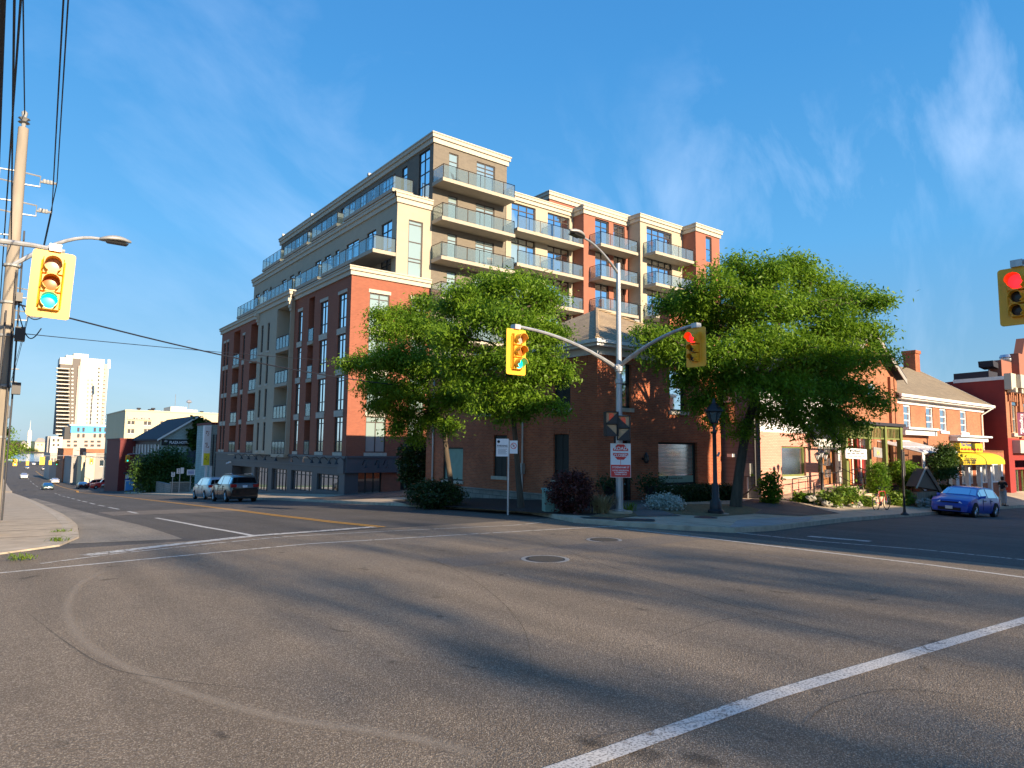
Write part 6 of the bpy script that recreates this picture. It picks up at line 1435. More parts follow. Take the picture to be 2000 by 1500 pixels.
tree(b2,[(0,0,0),rel(b2,1012,930),rel(b2,1008,870),rel(b2,1003,820),rel(b2,1000,770),rel(b2,990,700),rel(b2,985,640)],blobs([
 (1000,560,36,0),(950,560,38,1),(905,580,36,0),(1050,565,34,1),(1080,588,30,0),(870,610,34,1),(940,620,46,-1),(1000,630,46,-1.6),(1055,640,44,-1),(880,660,40,-1),(1080,660,24,0),(1068,700,28,-1),(1010,700,36,-2),(940,700,36,-1),(890,710,30,0),(1105,722,13,-.6),(1060,740,20,-1),(1010,760,20,-1.2),(960,760,24,-1),(920,750,22,-.8),(1000,790,22,-1.2),(1045,795,22,-1.6),(1090,805,14,-1.8),(950,800,20,-.6),(975,820,12,-.5),(1015,815,14,-.9),(1105,740,13,-1),(970,600,40,2),(1040,610,36,2)],D2),'slim locust tree with bright green crown behind the left signal arm',seed=23,dens=1.1,tr=.12,size=.78,ll=.20,lw=.04,nleaf=11)
b1=PP(880,982); D1=dep(b1)
tree(b1,[(0,0,0),rel(b1,880,940),rel(b1,873,890),rel(b1,868,850),rel(b1,850,800),rel(b1,830,750),rel(b1,820,700)],blobs([
 (790,620,34,1),(760,650,38,0),(740,620,18,0),(820,640,40,1),(855,650,40,0),(700,715,26,0),(668,715,14,0),(740,705,36,-1),(790,700,44,-1),(850,710,44,-1),(900,740,36,0),(720,755,24,-1),(760,760,36,-1.5),(810,770,40,-1),(870,780,36,-1),(915,790,24,-1),(750,800,22,-.5),(790,815,26,0),(840,825,26,0),(880,838,18,-1),(770,845,16,0),(815,860,16,0),(830,590,22,1),(820,720,40,1.5),(725,800,12,0)],D1),'locust tree with a wide dark crown overlapping the red brick apartment wall',seed=37,dens=1.1,tr=.14,size=.78,ll=.20,lw=.04,nleaf=11)
# evergreen columns and shrubs
def shrub(name,c,rx,rz,label,mat_,seed,n=2600,ll=.12,lw=.04,cat='shrub',size=1.,base=None,group=None,droop=.1,ry=None,nleaf=5):
    c=Vector(c); base=Vector(base) if base is not None else c-Vector((0,0,rz)); T=thing(name,base,label,cat,group); rg=np.random.default_rng(seed); ry=ry or rx
    cen=[]
    lob=[(rg.normal(0,1,3)) for _ in range(14)]; lob=[l/np.linalg.norm(l) for l in lob]
    for _ in range(n//nleaf):
        d=rg.normal(0,1,3); d/=np.linalg.norm(d); k=.78+.26*max(0,max(float(d@l) for l in lob)-.75)*4*.5+rg.normal()*.05; rad=rg.uniform(.55,1)**.4*k
        cen.append((c.x+d[0]*rx*rad,c.y+d[1]*ry*rad,max(base.z+.03,c.z+d[2]*rz*rad)))
    m=MB()
    for q in range(5):
        a=2*math.pi*q/5; m.tube([base,base+Vector((rx*.3*math.cos(a),ry*.3*math.sin(a),rz*.5)),c+Vector((rx*.5*math.cos(a),ry*.5*math.sin(a),rz*.5))],[.035,.025,.01],5)
    m.build('stems',M['bark'],T); leaf_mesh('foliage',cen,size,mat_,T,base,seed=seed+1,nleaf=nleaf,ll=ll,lw=lw,droop=droop,spread=.12)
    return T
p=AD(812,905,41); shrub('climbing_shrub',p,1.15,1.75,'dark ivy-covered shrub at the corner between apartment block and brick house','leaf_yew',3,5200,.2,.07,base=(p.x,p.y,PAD(p.x,p.y)-.1))
p=PP(850,988); shrub('yew_bush',(p.x,p.y,p.z+.5),1.35,.62,'low dark yew bush at the left end of the mulch bed','leaf_yew',4,4600,.14,.035,base=p)
p=PP(1128,1003); shrub('burgundy_bush',(p.x,p.y+.3,p.z+.72),.78,.80,'round burgundy leaved bush next to the green electrical cabinet','leaf_burgundy',5,5200,.09,.03,base=p)
p=PP(1299,995); shrub('flower_bush',(p.x,p.y,p.z+.22),.62,.30,'low mound of small white flowers in front of the hedge','leaf_white',6,3800,.07,.028,base=p,cat='flowers')
p=PP(1360,985); q=Vector((p.x,19.2,PAD(p.x,19.2)))
def hedge():
    a=PP(1290,990); b=PP(1415,990); T=thing('hedge',((a.x+b.x)/2,18.6,a.z),'dense dark green clipped hedge under the large shop window','hedge'); rg=np.random.default_rng(8); cen=[]
    x0=AY(1282,970,18.9).x; x1=AY(1418,970,18.9).x; z0=PAD(x0+2,18.9); z1=AY(1340,951,18.9).z
    for _ in range(1900):
        f=rg.integers(0,3); x=rg.uniform(x0,x1); y=rg.uniform(18.3,19.6); z=rg.uniform(z0,z1)
        if f==0: y=18.3+abs(rg.normal())*.06
        elif f==1: z=z1-abs(rg.normal())*.05
        cen.append((x,y,z))
    m=MB(); m.box(x0+.1,x1-.1,18.42,19.5,z0-.1,z1-.12); m.build('branches',M['leaf_yew'],T); leaf_mesh('foliage',cen,1,'leaf_yew',T,ORG[T.name],nleaf=8,ll=.09,lw=.025,seed=9,spread=.1,droop=0)
hedge()
def grass_tuft(p,n,h,label,mat_,seed,name='grass_tuft',w=.012,sp=.5):
    T=thing(name,p,label,'ornamental grass'); rg=np.random.default_rng(seed); m=MB(); P=Vector(p)
    for _ in range(n):
        a=rg.uniform(0,6.28); L=h*rg.uniform(.6,1.2); o=P+Vector((rg.normal()*.1,rg.normal()*.1,0)); d=Vector((math.cos(a),math.sin(a),0)); s=Vector((-d.y,d.x,0))*w; k=sp*rg.uniform(.4,1.5)
        a1=o+d*(L*k*.4)+Vector((0,0,L*.6)); a2=o+d*(L*k)+Vector((0,0,L*.75)); m.quad(o-s,o+s,a1+s,a1-s); m.quad(a1-s,a1+s,a2)
    m.build('blades',M[mat_],T); return T
grass_tuft(PP(1176,1003),260,.75,'dry straw coloured grass clump left of the central pole foot','straw',3,sp=.9)
grass_tuft(PP(1228,999),70,.4,'small yellow green plant right of the central pole foot','leaf_bright',4,sp=.8)
p=AY(1716,960,15.6); shrub('cedar',(p.x,15.6,(AY(1716,905,15.6).z+PAD(p.x,15.6))/2+.15),.46,1.02,'egg shaped green cedar beside the porch steps','leaf_locust',12,5200,.10,.03,base=(p.x,15.6,PAD(p.x,15.6)),cat='shrub',droop=-.4)
p=AY(1772,935,16); shrub('garden_shrub',(p.x-.3,16,AY(1770,925,16).z),.75,.8,'rounded green shrub between porch and sunroom','leaf_locust',13,3800,.13,.04,base=(p.x,16,PAD(p.x,16)))
p=AY(1850,915,15.2)
tree((p.x,15.2,PAD(p.x,15.2)),[(0,0,0),(0,0,.8),(.05,0,1.4),(0,0,1.9),(0,0,2.3)],[(AY(1836,905,15.2),.42),(AY(1852,897,15.2),.40),(AY(1844,882,15.2),.34),(AY(1854,920,15.2),.38),(AY(1838,925,15.2),.34)],'small young tree in front of the white sunroom',seed=44,tr=.05,dens=1.8,mat_='leaf_dark',name='young_tree',size=.8)
for i,(px,py,rx,rz,l,mt) in enumerate(((1505,962,.42,.85,'leafy climbing rose bush at the left end of the ramp','leaf_locust'),(1745,976,.4,.34,'bright hosta clump right of the bicycle','leaf_bright'),(1762,972,.42,.36,'bright hosta clump behind the slim black post','leaf_bright'),(1622,975,.5,.3,'yellow green perennials at the left of the rockery','leaf_bright'),(1650,968,.45,.36,'taller yellow green perennials in the middle of the rockery','leaf_bright'),(1685,980,.4,.24,'low perennials beside the steps','leaf_bright'),(1570,976,.35,.22,'small green plants below the ramp railing','leaf_locust'),(1800,975,.6,.35,'leafy groundcover below the triangular board','leaf_dark'),(1848,962,.6,.45,'dark green bush under the young tree','leaf_dark'))):
    Y=15.4 if px>1600 else 16.6
    p=AY(px,py,Y); g=PAD(p.x,Y); shrub('garden_plant',(p.x,Y,max(p.z,g+rz*.7)),rx,rz,l,mt,60+i,1500,.16,.05,base=(p.x,Y,g),cat='plant',group='garden plants in front of the row')
def rock(c,s,seed,label,grp):
    rg=np.random.default_rng(seed); m=MB(); n,k=8,5; 
    for i in range(k+1):
        ph=math.pi*i/k
        for j in range(n):
            t=2*math.pi*j/n; r_=s*(1+rg.normal()*.13); m.v.append((c[0]+r_*math.sin(ph)*math.cos(t)*1.2,c[1]+r_*math.sin(ph)*math.sin(t),c[2]+r_*math.cos(ph)*.7))
    for i in range(k):
        for j in range(n): q=(j+1)%n; m.f.append((i*n+j,i*n+q,(i+1)*n+q,(i+1)*n+j))
    o=m.build('rock',M['stone_rock'],loc=c); return tag(o,label,'rock',grp)
rg=np.random.default_rng(5)
for i in range(34):
    px=rg.uniform(1608,1700); py=986-rg.uniform(0,26); p=AY(px,py,15.0); Y=15.0+(986-py)*.03; z=PAD(p.x,Y); rock((p.x,Y,z+(986-py)*.014),rg.uniform(.10,.2),i,'weathered grey rock in the rockery under the porch steps','rockery stones')
for i in range(24):
    px=rg.uniform(1780,1838); p=AY(px,980,15.0); Y=rg.uniform(14.6,15.1); z=PAD(p.x,Y); rock((p.x,Y,z+rg.uniform(.05,.4)),rg.uniform(.1,.2),100+i,'rounded grey stone in the low wall below the sunroom','sunroom garden stones')
def planter(px,py,label):
    p=PP(px,py); T=thing('planter',p,label,'planter'); m=MB(); m.lathe(p,[(.2,0),(.2,.08),(.1,.15),(.1,.28),(.22,.45),(.25,.62),(.3,.66),(.3,.7),(.22,.7)],12); m.build('urn',M['black_metal'],T,smooth=True)
    rg=np.random.default_rng(px); cen=[(p.x+rg.normal()*.14,p.y+rg.normal()*.14,p.z+.75+abs(rg.normal())*.08) for _ in range(150)]; leaf_mesh('plant',cen,1,'leaf_yew',T,p,nleaf=5,ll=.1,lw=.03,seed=px)
planter(1271,983,'dark urn planter right of the brick house door'); planter(1190,983,'dark urn planter left of the door, half hidden by the signal pole')
p=AY(1655,972,15.3); T=thing('flower_pot',(p.x,15.2,PAD(p.x,15.2)),'terracotta pot with green plant in the rockery','flower pot'); m=MB(); zz=PAD(p.x,15.2); m.lathe((p.x,15.2,zz),[(.12,0),(.2,.42),(.23,.44),(.23,.5),(.1,.5)],12); m.build('pot',M['terracotta'],T); leaf_mesh('plant',[(p.x+a*.16,15.2+b*.16,zz+.55+abs(c)*.15) for a,b,c in np.random.default_rng(1).normal(0,1,(60,3))],1,'leaf_locust',T,ORG[T.name],nleaf=5,ll=.16,lw=.04)
# roadside weeds and verge grass on the left
def verge():
    rg=np.random.default_rng(2); m=MB()
    for _ in range(5200):
        y=21+abs(rg.normal())*14; x=rg.uniform(-2.2,-.05) if rg.random()<.8 else rg.uniform(-.2,.15)
        z=G(x,y)+.14; h=rg.uniform(.05,.22); a=rg.uniform(0,6.28); s=.012; dx,dy=math.cos(a)*s,math.sin(a)*s; m.quad((x-dx,y-dy,z),(x+dx,y+dy,z),(x+rg.normal()*.05,y+rg.normal()*.05,z+h))
    tag(m.build('grass',M['leaf_bright']),'rough green grass along the foot of the utility poles','grass',kind='stuff')
verge()
for px,py,l in ((40,1096,'small weed at the kerb of the left corner'),(118,1044,'little weed on the left pavement edge'),(112,1060,'weed clump in the crack behind the left kerb')):
    p=GP(px,py); grass_tuft((p.x,p.y,p.z+.03),50,.12,l,'leaf_bright',px,'weed',.008,1.2)
# leafy branches poking in around the poles at the left, and distant roadside trees
tree((-1.6,24,G(-1.6,24)),[(0,0,0),(0,0,1),(.2,0,1.8),(.5,0,2.4),(.6,0,2.8)],[(AD(16,893,18),.16),(AD(34,886,19),.10),(AD(2,897,17.6),.16),(AD(45,876,20),.06),(AD(14,850,20),.12)],'scrubby sapling with sparse twigs between the left poles',seed=71,tr=.04,dens=2.2,name='sapling',size=.35)
# ================================================================ vehicles and people
PROF={ # (x/L from rear -.5 to front .5, z top fraction of H, 1 when greenhouse)
'hatch':[(-.5,.50,0),(-.495,.62,0),(-.47,.70,0),(-.43,.86,1),(-.36,.955,1),(-.22,.99,1),(-.06,1.,1),(.06,.975,1),(.12,.93,1),(.25,.70,0),(.30,.665,0),(.40,.62,0),(.47,.55,0),(.497,.44,0),(.5,.36,0)],
'suv':[(-.5,.46,0),(-.497,.60,0),(-.48,.66,0),(-.455,.90,1),(-.40,.975,1),(-.22,1.,1),(-.05,1.,1),(.06,.985,1),(.11,.95,1),(.22,.70,0),(.30,.675,0),(.42,.63,0),(.485,.56,0),(.499,.44,0),(.5,.36,0)],
'van':[(-.5,.40,0),(-.495,.58,0),(-.485,.64,0),(-.465,.88,1),(-.44,.965,1),(-.22,1.,1),(-.02,1.,1),(.12,.97,1),(.17,.93,1),(.30,.66,0),(.36,.63,0),(.43,.58,0),(.485,.50,0),(.499,.40,0),(.5,.34,0)],
'sedan':[(-.5,.50,0),(-.495,.64,0),(-.44,.70,0),(-.33,.74,0),(-.22,.94,1),(-.14,.99,1),(-.04,1.,1),(.06,.98,1),(.11,.94,1),(.23,.70,0),(.30,.67,0),(.40,.62,0),(.475,.54,0),(.497,.44,0),(.5,.36,0)],
'pickup':[(-.5,.46,0),(-.499,.60,0),(-.40,.605,0),(-.16,.61,0),(-.155,.90,1),(-.13,.985,1),(-.02,1.,1),(.06,.985,1),(.10,.95,1),(.19,.66,0),(.30,.65,0),(.42,.62,0),(.485,.58,0),(.499,.44,0),(.5,.36,0)]}
def car(kind,L,W,H_,paint_,label,grp=None,name='parked_car',wr=.32,detail=True):
    T=thing(name,(0,0,0),label,'pickup truck' if kind=='pickup' else 'car',grp); pr=PROF[kind]; hw=W/2; belt=.62*H_ if kind!='pickup' else .60*H_
    secs=[]
    for fx,fz,g in pr:
        x=fx*L; zt=fz*H_; e=min(1,(.5-abs(fx))*14); w=hw*(.86+.14*e**.6)
        zl=.2 if abs(fx)<.46 else .26; zb=min(belt,zt-.03); 
        rw=w*.74 if g else w*.88
        if g==0: zb=min(zb,zt-.06)
        secs.append([(x,0,zl),(x,w*.92,zl),(x,w*.99,zl+.13),(x,w,zl+(zb-zl)*.55),(x,w*.965,zb),(x,rw,zt-.035),(x,rw*.62,zt-.005),(x,0,zt)])
    def full(s): return s+[(a,-b,c) for a,b,c in reversed(s[1:-1])]
    m=MB(); S=[full(s) for s in secs]; n=len(S[0])
    for s in S: m.v+=s
    for i in range(len(S)-1):
        for k in range(n): j=(k+1)%n; m.f.append((i*n+k,i*n+j,(i+1)*n+j,(i+1)*n+k))
    m.f.append(tuple(range(n))); m.f.append(tuple((len(S)-1)*n+k for k in reversed(range(n))))
    b=m.build('body',M[paint_],T,smooth=True)
    bv=None
    # glazing: offset copies of the greenhouse cells
    g=MB()
    def cell(i,k,inx=(.06,.94),iny=(.1,.9),mir=True,skip=False):
        a,b_,c,d=[Vector(v) for v in (S[i][k],S[i+1][k],S[i+1][k+1],S[i][k+1])]
        def P(u,v): return (a.lerp(b_,u)).lerp(d.lerp(c,u),v)
        nn=(b_-a).cross(d-a).normalized(); cen=(a+b_+c+d)/4; 
        if nn.dot(cen-Vector((cen.x,0,H_*.4)))<0: nn=-nn
        for sy in (1,-1):
            q=[P(u,v)+nn*.012 for u,v in ((inx[0],iny[0]),(inx[1],iny[0]),(inx[1],iny[1]),(inx[0],iny[1]))]
            g.quad(*[(p.x,p.y*sy,p.z) for p in (q if sy>0 else q[::-1])])
    gi=[i for i,p in enumerate(pr) if p[2]]; a0,a1=gi[0],gi[-1]
    for i in range(a0,a1):
        mid=(pr[i][0]+pr[i+1][0])/2
        cell(i,4,(.0 if i>a0 and i%2 else .10,1. if i%2==0 and i<a1-1 else .92),(.08,.86))
    # quarter triangles merge into the pillars; windscreen and rear window
    for k in (5,6):
        cell(a1,k,(.04,.92),(.06 if k==5 else .0,.95 if k==5 else 1.)); cell(a0-1,k,(.12,.96),(.06 if k==5 else .0,.95 if k==5 else 1.))
    cell(a0-1,4,(.45,.95),(.25,.85)); cell(a1,4,(.05,.5),(.3,.85))
    g.build('window_glass',M['glass_car'],T)
    # wheels
    for fx in (-.30 if kind!='pickup' else -.29,.335):
        for s in (-1,1):
            x=fx*L; w=MB(); prof=[(wr*.62,-.11),(wr*.93,-.11),(wr,-.07),(wr,.07),(wr*.93,.11),(wr*.62,.11)]
            y0=s*(hw-.09); N_=20
            for r_,yy in prof:
                for k in range(N_): a=2*math.pi*k/N_; w.v.append((x+r_*math.cos(a),y0+yy*s,wr+r_*math.sin(a)))
            for i in range(len(prof)-1):
                for k in range(N_): j=(k+1)%N_; w.f.append((i*N_+k,i*N_+j,(i+1)*N_+j,(i+1)*N_+k))
            wh=w.build('wheel',M['rubber'],T,smooth=True); r=MB(); ro=y0+s*.095
            r.hexa([(x+wr*.2*math.cos(a),ro-s*.04,wr+wr*.2*math.sin(a)) for a in [2*math.pi*k/10 for k in range(10)]],[(x+wr*.17*math.cos(a),ro+s*.012,wr+wr*.17*math.sin(a)) for a in [2*math.pi*k/10 for k in range(10)]])
            for k in range(10):
                a=2*math.pi*k/10; r.tube([(x+wr*.15*math.cos(a),ro,wr+wr*.15*math.sin(a)),(x+wr*.62*math.cos(a),ro,wr+wr*.62*math.sin(a))],.022,4)
            for k in range(N_):
                a=2*math.pi*k/N_; b2=2*math.pi*(k+1)/N_; r.quad(*[(x+q*math.cos(t),ro+o_*s,wr+q*math.sin(t)) for q,t,o_ in ((wr*.6,a,-.06),(wr*.6,b2,-.06),(wr*.68,b2,.01),(wr*.68,a,.01))])
            r.build('rim',M['chrome'],wh)
            ar=MB(); R2=wr+.045; y1=s*(hw*.985); n2=24
            ring=[(x+R2*math.cos(2*math.pi*k/n2),wr+.01+R2*math.sin(2*math.pi*k/n2)) for k in range(n2)]; ring=[(a,max(.19,c)) for a,c in ring]
            ar.hexa([(a,y1-s*.15,c) for a,c in ring],[(a,y1+s*.022,c) for a,c in ring]); ar.build('wheel_arch',M['rubber'],T)
    zf=.52*H_*.9; x=L*.485
    for s in (-1,1):
        m=MB(); m.hexa([(L*.455,s*hw*.93,zf-.04),(L*.492,s*hw*.70,zf-.05),(L*.497,s*hw*.45,zf-.01),(L*.46,s*hw*.62,zf+.04)],[(L*.43,s*hw*.955,zf+.08),(L*.472,s*hw*.74,zf+.07),(L*.482,s*hw*.45,zf+.05),(L*.44,s*hw*.6,zf+.09)]); m.build('headlight',M['lamp_clear'],T)
        m=MB(); zt=.60*H_; xx=-L*.5
        if kind in('van','suv'): m.box(xx-.015,xx+.14,min(s*hw*.55,s*hw*.93),max(s*hw*.55,s*hw*.93),zt-.12,zt+.07)
        else: m.box(xx-.015,xx+.12,min(s*hw*.5,s*hw*.90),max(s*hw*.5,s*hw*.90),zt-.14,zt+.02)
        m.build('tail_light',M['lamp_red'],T)
        m=MB(); xm=L*.14; m.hexa([(xm,s*hw*.93,belt+.0),(xm+.14,s*hw*.93,belt),(xm+.12,s*(hw+.17),belt+.03),(xm,s*(hw+.17),belt+.03)],[(xm,s*hw*.93,belt+.1),(xm+.1,s*hw*.93,belt+.1),(xm+.08,s*(hw+.17),belt+.15),(xm,s*(hw+.17),belt+.15)]); m.build('mirror',M[paint_],T)
    m=MB(); m.box(L*.488,L*.506,-hw*.55,hw*.55,.30,.44); m.box(L*.490,L*.504,-hw*.42,hw*.42,.52*H_*.86,.52*H_*.86+.05); m.build('grille',M['rubber'],T)
    m=MB(); m.box(-L*.503,-L*.48,-hw*.8,hw*.8,.24,.36); m.build('bumper_trim',M['rubber'],T)
    for xx,s in ((L*.507,1),(-L*.503,-1)):
        m=MB(); z=.36 if s>0 else .52*H_; m.box(min(xx,xx+s*.012),max(xx,xx+s*.012),-.15,.15,z,z+.14); m.build('number_plate',M['plate'],T)
    if detail:
        m=MB()
        for xs_ in (-.14,.10): 
            for s in (-1,1): m.box(xs_*L-.006,xs_*L+.006,min(s*hw*.985,s*(hw+.004)),max(s*hw*.985,s*(hw+.004)),.36,belt-.02)
        for xs_ in (-.18,.02):
            for s in (-1,1): m.box(xs_*L,xs_*L+.16,min(s*hw*.97,s*(hw+.03)),max(s*hw*.97,s*(hw+.03)),belt-.12,belt-.09)
        m.build('door_trim',M['rubber'],T)
    if kind=='suv':
        m=MB()
        for s in (-1,1): m.tube([(-.36*L,s*hw*.66,H_-.04),(-.34*L,s*hw*.66,H_+.045),(.0,s*hw*.66,H_+.045),(.03*L,s*hw*.66,H_-.02)],.02,5)
        m.build('roof_rail',M['chrome'],T)
    return T
def place(T,x,y,head,z=None):
    e=1.2; gx=(G(x+e,y)-G(x-e,y))/(2*e); gy=(G(x,y+e)-G(x,y-e))/(2*e); h=R(head)
    f=Vector((math.cos(h),math.sin(h),gx*math.cos(h)+gy*math.sin(h))).normalized(); n=Vector((-gx,-gy,1)).normalized(); l=n.cross(f).normalized(); n=f.cross(l)
    mt=Matrix((f,l,n)).transposed().to_4x4(); T.matrix_world=Matrix.Translation((x,y,G(x,y) if z is None else z))@mt; return T
c=car('hatch',4.06,1.73,1.45,'car_blue','bright blue hatchback on the cross street in front of the yellow awning',wr=.33)
p=GP(1905,1011); place(c,p.x+1.35,p.y+.84,180)
c=car('suv',4.6,1.88,1.76,'car_black','black sport utility car parked behind the silver van beside the apartment block','cars parked along the right kerb',wr=.37)
p=GP(478,981); place(c,p.x+.15,p.y+2.9,90)
c=car('van',4.9,1.95,1.72,'car_silver','silver minivan parked ahead of the black sport utility car','cars parked along the right kerb',wr=.34)
p2=GP(425,976); place(c,p2.x+.35,p2.y+2.9,90)
FARC='cars on the sloping street'
base_s=car('sedan',4.7,1.84,1.45,'car_teal','dark green car driving up the hill with headlights facing the camera',FARC,name='car',detail=False)
def cfar(kind,L,W,H_,pt,px,py,head,label,off=0): 
    T=base_s if label.startswith('dark green') else car(kind,L,W,H_,pt,label,FARC,name='car',detail=False)
    p=GP(px,py) if head!=180 else AY(px,py,{208:160,186:172,224:157}[px]); place(T,p.x,p.y+off,head)
cfar('sedan',0,0,0,'car_teal',94,957,-90,'dark green car driving up the hill with headlights facing the camera',2.3)
cfar('suv',4.9,1.95,1.8,'car_white',47,935,-90,'white sport utility car coming up the hill in the left lane',2.4)
cfar('sedan',4.6,1.82,1.45,'car_black',163,954.5,90,'black car near the right kerb in the shade before the side street',2.3)
cfar('sedan',4.7,1.85,1.42,'car_white',108,944.5,90,'white car driving away down the hill behind the dark green car',2.3)
cfar('van',5.1,2.0,2.1,'car_white',114,934,90,'white van parked beyond the white car at the right kerb',2.3)
cfar('suv',4.6,1.85,1.7,'car_silver',98,930,90,'silver car parked behind the white van down the hill',2.3)
cfar('suv',4.6,1.85,1.75,'car_grey',86,919,90,'dark grey car parked farthest down at the right kerb',2.3)
cfar('sedan',4.6,1.82,1.5,'car_grey',53,916,-90,'small dark car far down the hill under the signals',2.3)
cfar('sedan',4.6,1.82,1.5,'car_white',66,908,-90,'tiny white car at the bottom of the hill',2.3)
cfar('pickup',5.6,2.0,1.9,'car_red',208,946,180,'red pickup truck on the side street in front of the grey building')
cfar('suv',4.6,1.9,1.75,'car_red',186,944,180,'red car left of the red pickup on the side street')
cfar('sedan',4.6,1.85,1.5,'car_black',224,950,180,'dark car on the side street beside the dark red building')
# ---------------------------------------------------------------- people: one skinned body, clothes as children
def skin(name,verts,edges,mat_,par,root=0,lv=1):
    me=bpy.data.meshes.new(name); me.from_pydata([v[:3] for v in verts],edges,[]); o=bpy.data.objects.new(name,me); col.objects.link(o); me.materials.append(M[mat_])
    if par is not None: o.parent=par
    s=o.modifiers.new('s','SKIN'); s.use_smooth_shade=True
    for i,v in enumerate(verts):
        me.skin_vertices[0].data[i].radius=(v[3],v[4] if len(v)>4 else v[3]); me.skin_vertices[0].data[i].use_root=(i==root)
    sb=o.modifiers.new('b','SUBSURF'); sb.levels=lv; sb.render_levels=lv; return o
def person(loc,rz,label,top,bot,hat=None,detail=True,pose='phone',h=1.72,name='person'):
    T=thing(name,(0,0,0),label,'person'); k=h/1.72
    V=[(0,0,.95,.13,.10),(0,0,1.10,.125,.09),(0,0,1.28,.15,.10),(0,0,1.42,.13,.08),(0,.0,1.50,.055),(0,-.015,1.56,.058),(0,-.02,1.62,.078,.095),(0,-.02,1.68,.070,.085),(0,-.02,1.715,.035)]
    E=[(0,1),(1,2),(2,3),(3,4),(4,5),(5,6),(6,7),(7,8)]
    def limb(a,pts):
        p=a
        for q in pts: V.append(q); E.append((p,len(V)-1)); p=len(V)-1
        return p
    legs=[]
    for s,st in ((-1,.0),(1,.12)):
        limb(0,[(s*.1,0,.86,.095),(s*.11,-.02-st*.5,.50,.062),(s*.115,.03-st,.10,.042),(s*.12,-.02-st,.04,.042),(s*.125,-.15-st,.03,.035)])
    for s in (-1,1):
        e=[(s*.19,0,1.40,.055),(s*.24,.03,1.14,.042)]
        e+= [(s*.12,-.20,1.14,.034),(s*.06,-.28,1.17,.026),(s*.04,-.33,1.19,.030,.018)] if pose=='phone' else [(s*.25,-.05,.90,.032),(s*.25,-.07,.84,.025),(s*.25,-.08,.79,.028,.016)]
        w=limb(3,e)
        if detail:
            hx,hy,hz=e[-1][:3]
            for f_ in range(4):
                if pose=='phone': limb(w,[(hx-s*(.012-.0*f_),hy-.03,hz+.03-.018*f_,.009),(hx-s*.03,hy-.055,hz+.035-.018*f_,.008),(hx-s*.045,hy-.06,hz+.032-.018*f_,.007)])
                else: limb(w,[(hx,hy-.03+.018*f_,hz-.05,.009),(hx-s*.01,hy-.03+.018*f_,hz-.085,.007)])
            limb(w,[(hx+s*.0,hy-.01,hz+.04,.011),(hx-s*.02,hy-.04,hz+.055,.009)])
    V=[(a[0]*k,a[1]*k,a[2]*k,*[q*k for q in a[3:]]) for a in V]
    skin('body',V,E,'skin',T,lv=2 if detail else 1)
    def sc_(L): return [(a[0]*k,a[1]*k,a[2]*k,*[q*k for q in a[3:]]) for a in L]
    skin('shirt',sc_([(0,0,.93,.16,.125),(0,0,1.10,.15,.115),(0,0,1.28,.175,.125),(0,0,1.41,.15,.1),(0,0,1.46,.08),(-.2,0,1.39,.075),(-.235,.02,1.2,.06),(.2,0,1.39,.075),(.235,.02,1.2,.06)]),[(0,1),(1,2),(2,3),(3,4),(3,5),(5,6),(3,7),(7,8)],top,T)
    skin('trousers',sc_([(0,0,.96,.15,.115),(-.1,0,.84,.11),(-.112,-.02,.50,.085),(-.117,.03,.14,.07),(.1,0,.84,.11),(.112,-.08,.50,.085),(.117,-.09,.14,.07)]),[(0,1),(1,2),(2,3),(0,4),(4,5),(5,6)],bot,T)
    m=MB(); m.lathe((0,.0,1.60*k),[(.075,-.07),(.088,.0),(.088,.06),(.06,.11),(.01,.125)],12); hb=m.build('hair',M['hair'],T,smooth=True)
    m=MB()
    for s in (-1,1): m.box(s*.115-.04,s*.115+.05,-.30 if s>0 else -.18,-.02 if s>0 else .07,.0,.07)
    m.build('shoes',M['cloth_black'],T)
    if hat: m=MB(); m.lathe((0,-.01,1.65*k),[(.094,.0),(.094,.05),(.06,.09),(.01,.10)],12); m.box(-.07,.07,-.2,-.08,1.65*k,1.665*k); m.build('cap',M[hat],T)
    if detail: 
        m=MB(); m.box(-.055,.055,-.355,-.345,1.17*k,1.30*k); m.build('phone',M['signal_dark'],T)
        m=MB(); m.lathe((0,-.115*k,1.615*k),[(.004,-.02),(.016,-.012),(.008,.02)],6)
        for s in (-1,1): m.box(s*.032-.009,s*.032+.009,-.122*k,-.112*k,1.634*k,1.643*k); m.box(s*.082-.008,s*.082+.008,-.03,.0,1.60*k,1.65*k)
        m.box(-.022,.022,-.115*k,-.108*k,1.576*k,1.582*k); m.build('face',M['skin'],T)
    T.location=loc; T.rotation_euler=(0,0,R(rz)); return T
q=AY(1960,978,14.7); person((q.x,14.7,PAD(q.x,14.7)),70,'person in black shirt, cap and pale patterned trousers looking at a phone on the pavement','cloth_black','cloth_grey','cloth_black',h=1.75)
p=GP(197,948); person((p.x,p.y,p.z+.05),200,'small figure in dark clothes standing at the side street corner','cloth_black','cloth_black',detail=False,pose='stand')
p=GP(153,940); person((p.x+1,p.y,p.z+.05),180,'distant figure in dark clothes on the far right pavement','cloth_black','cloth_black',detail=False,pose='stand')
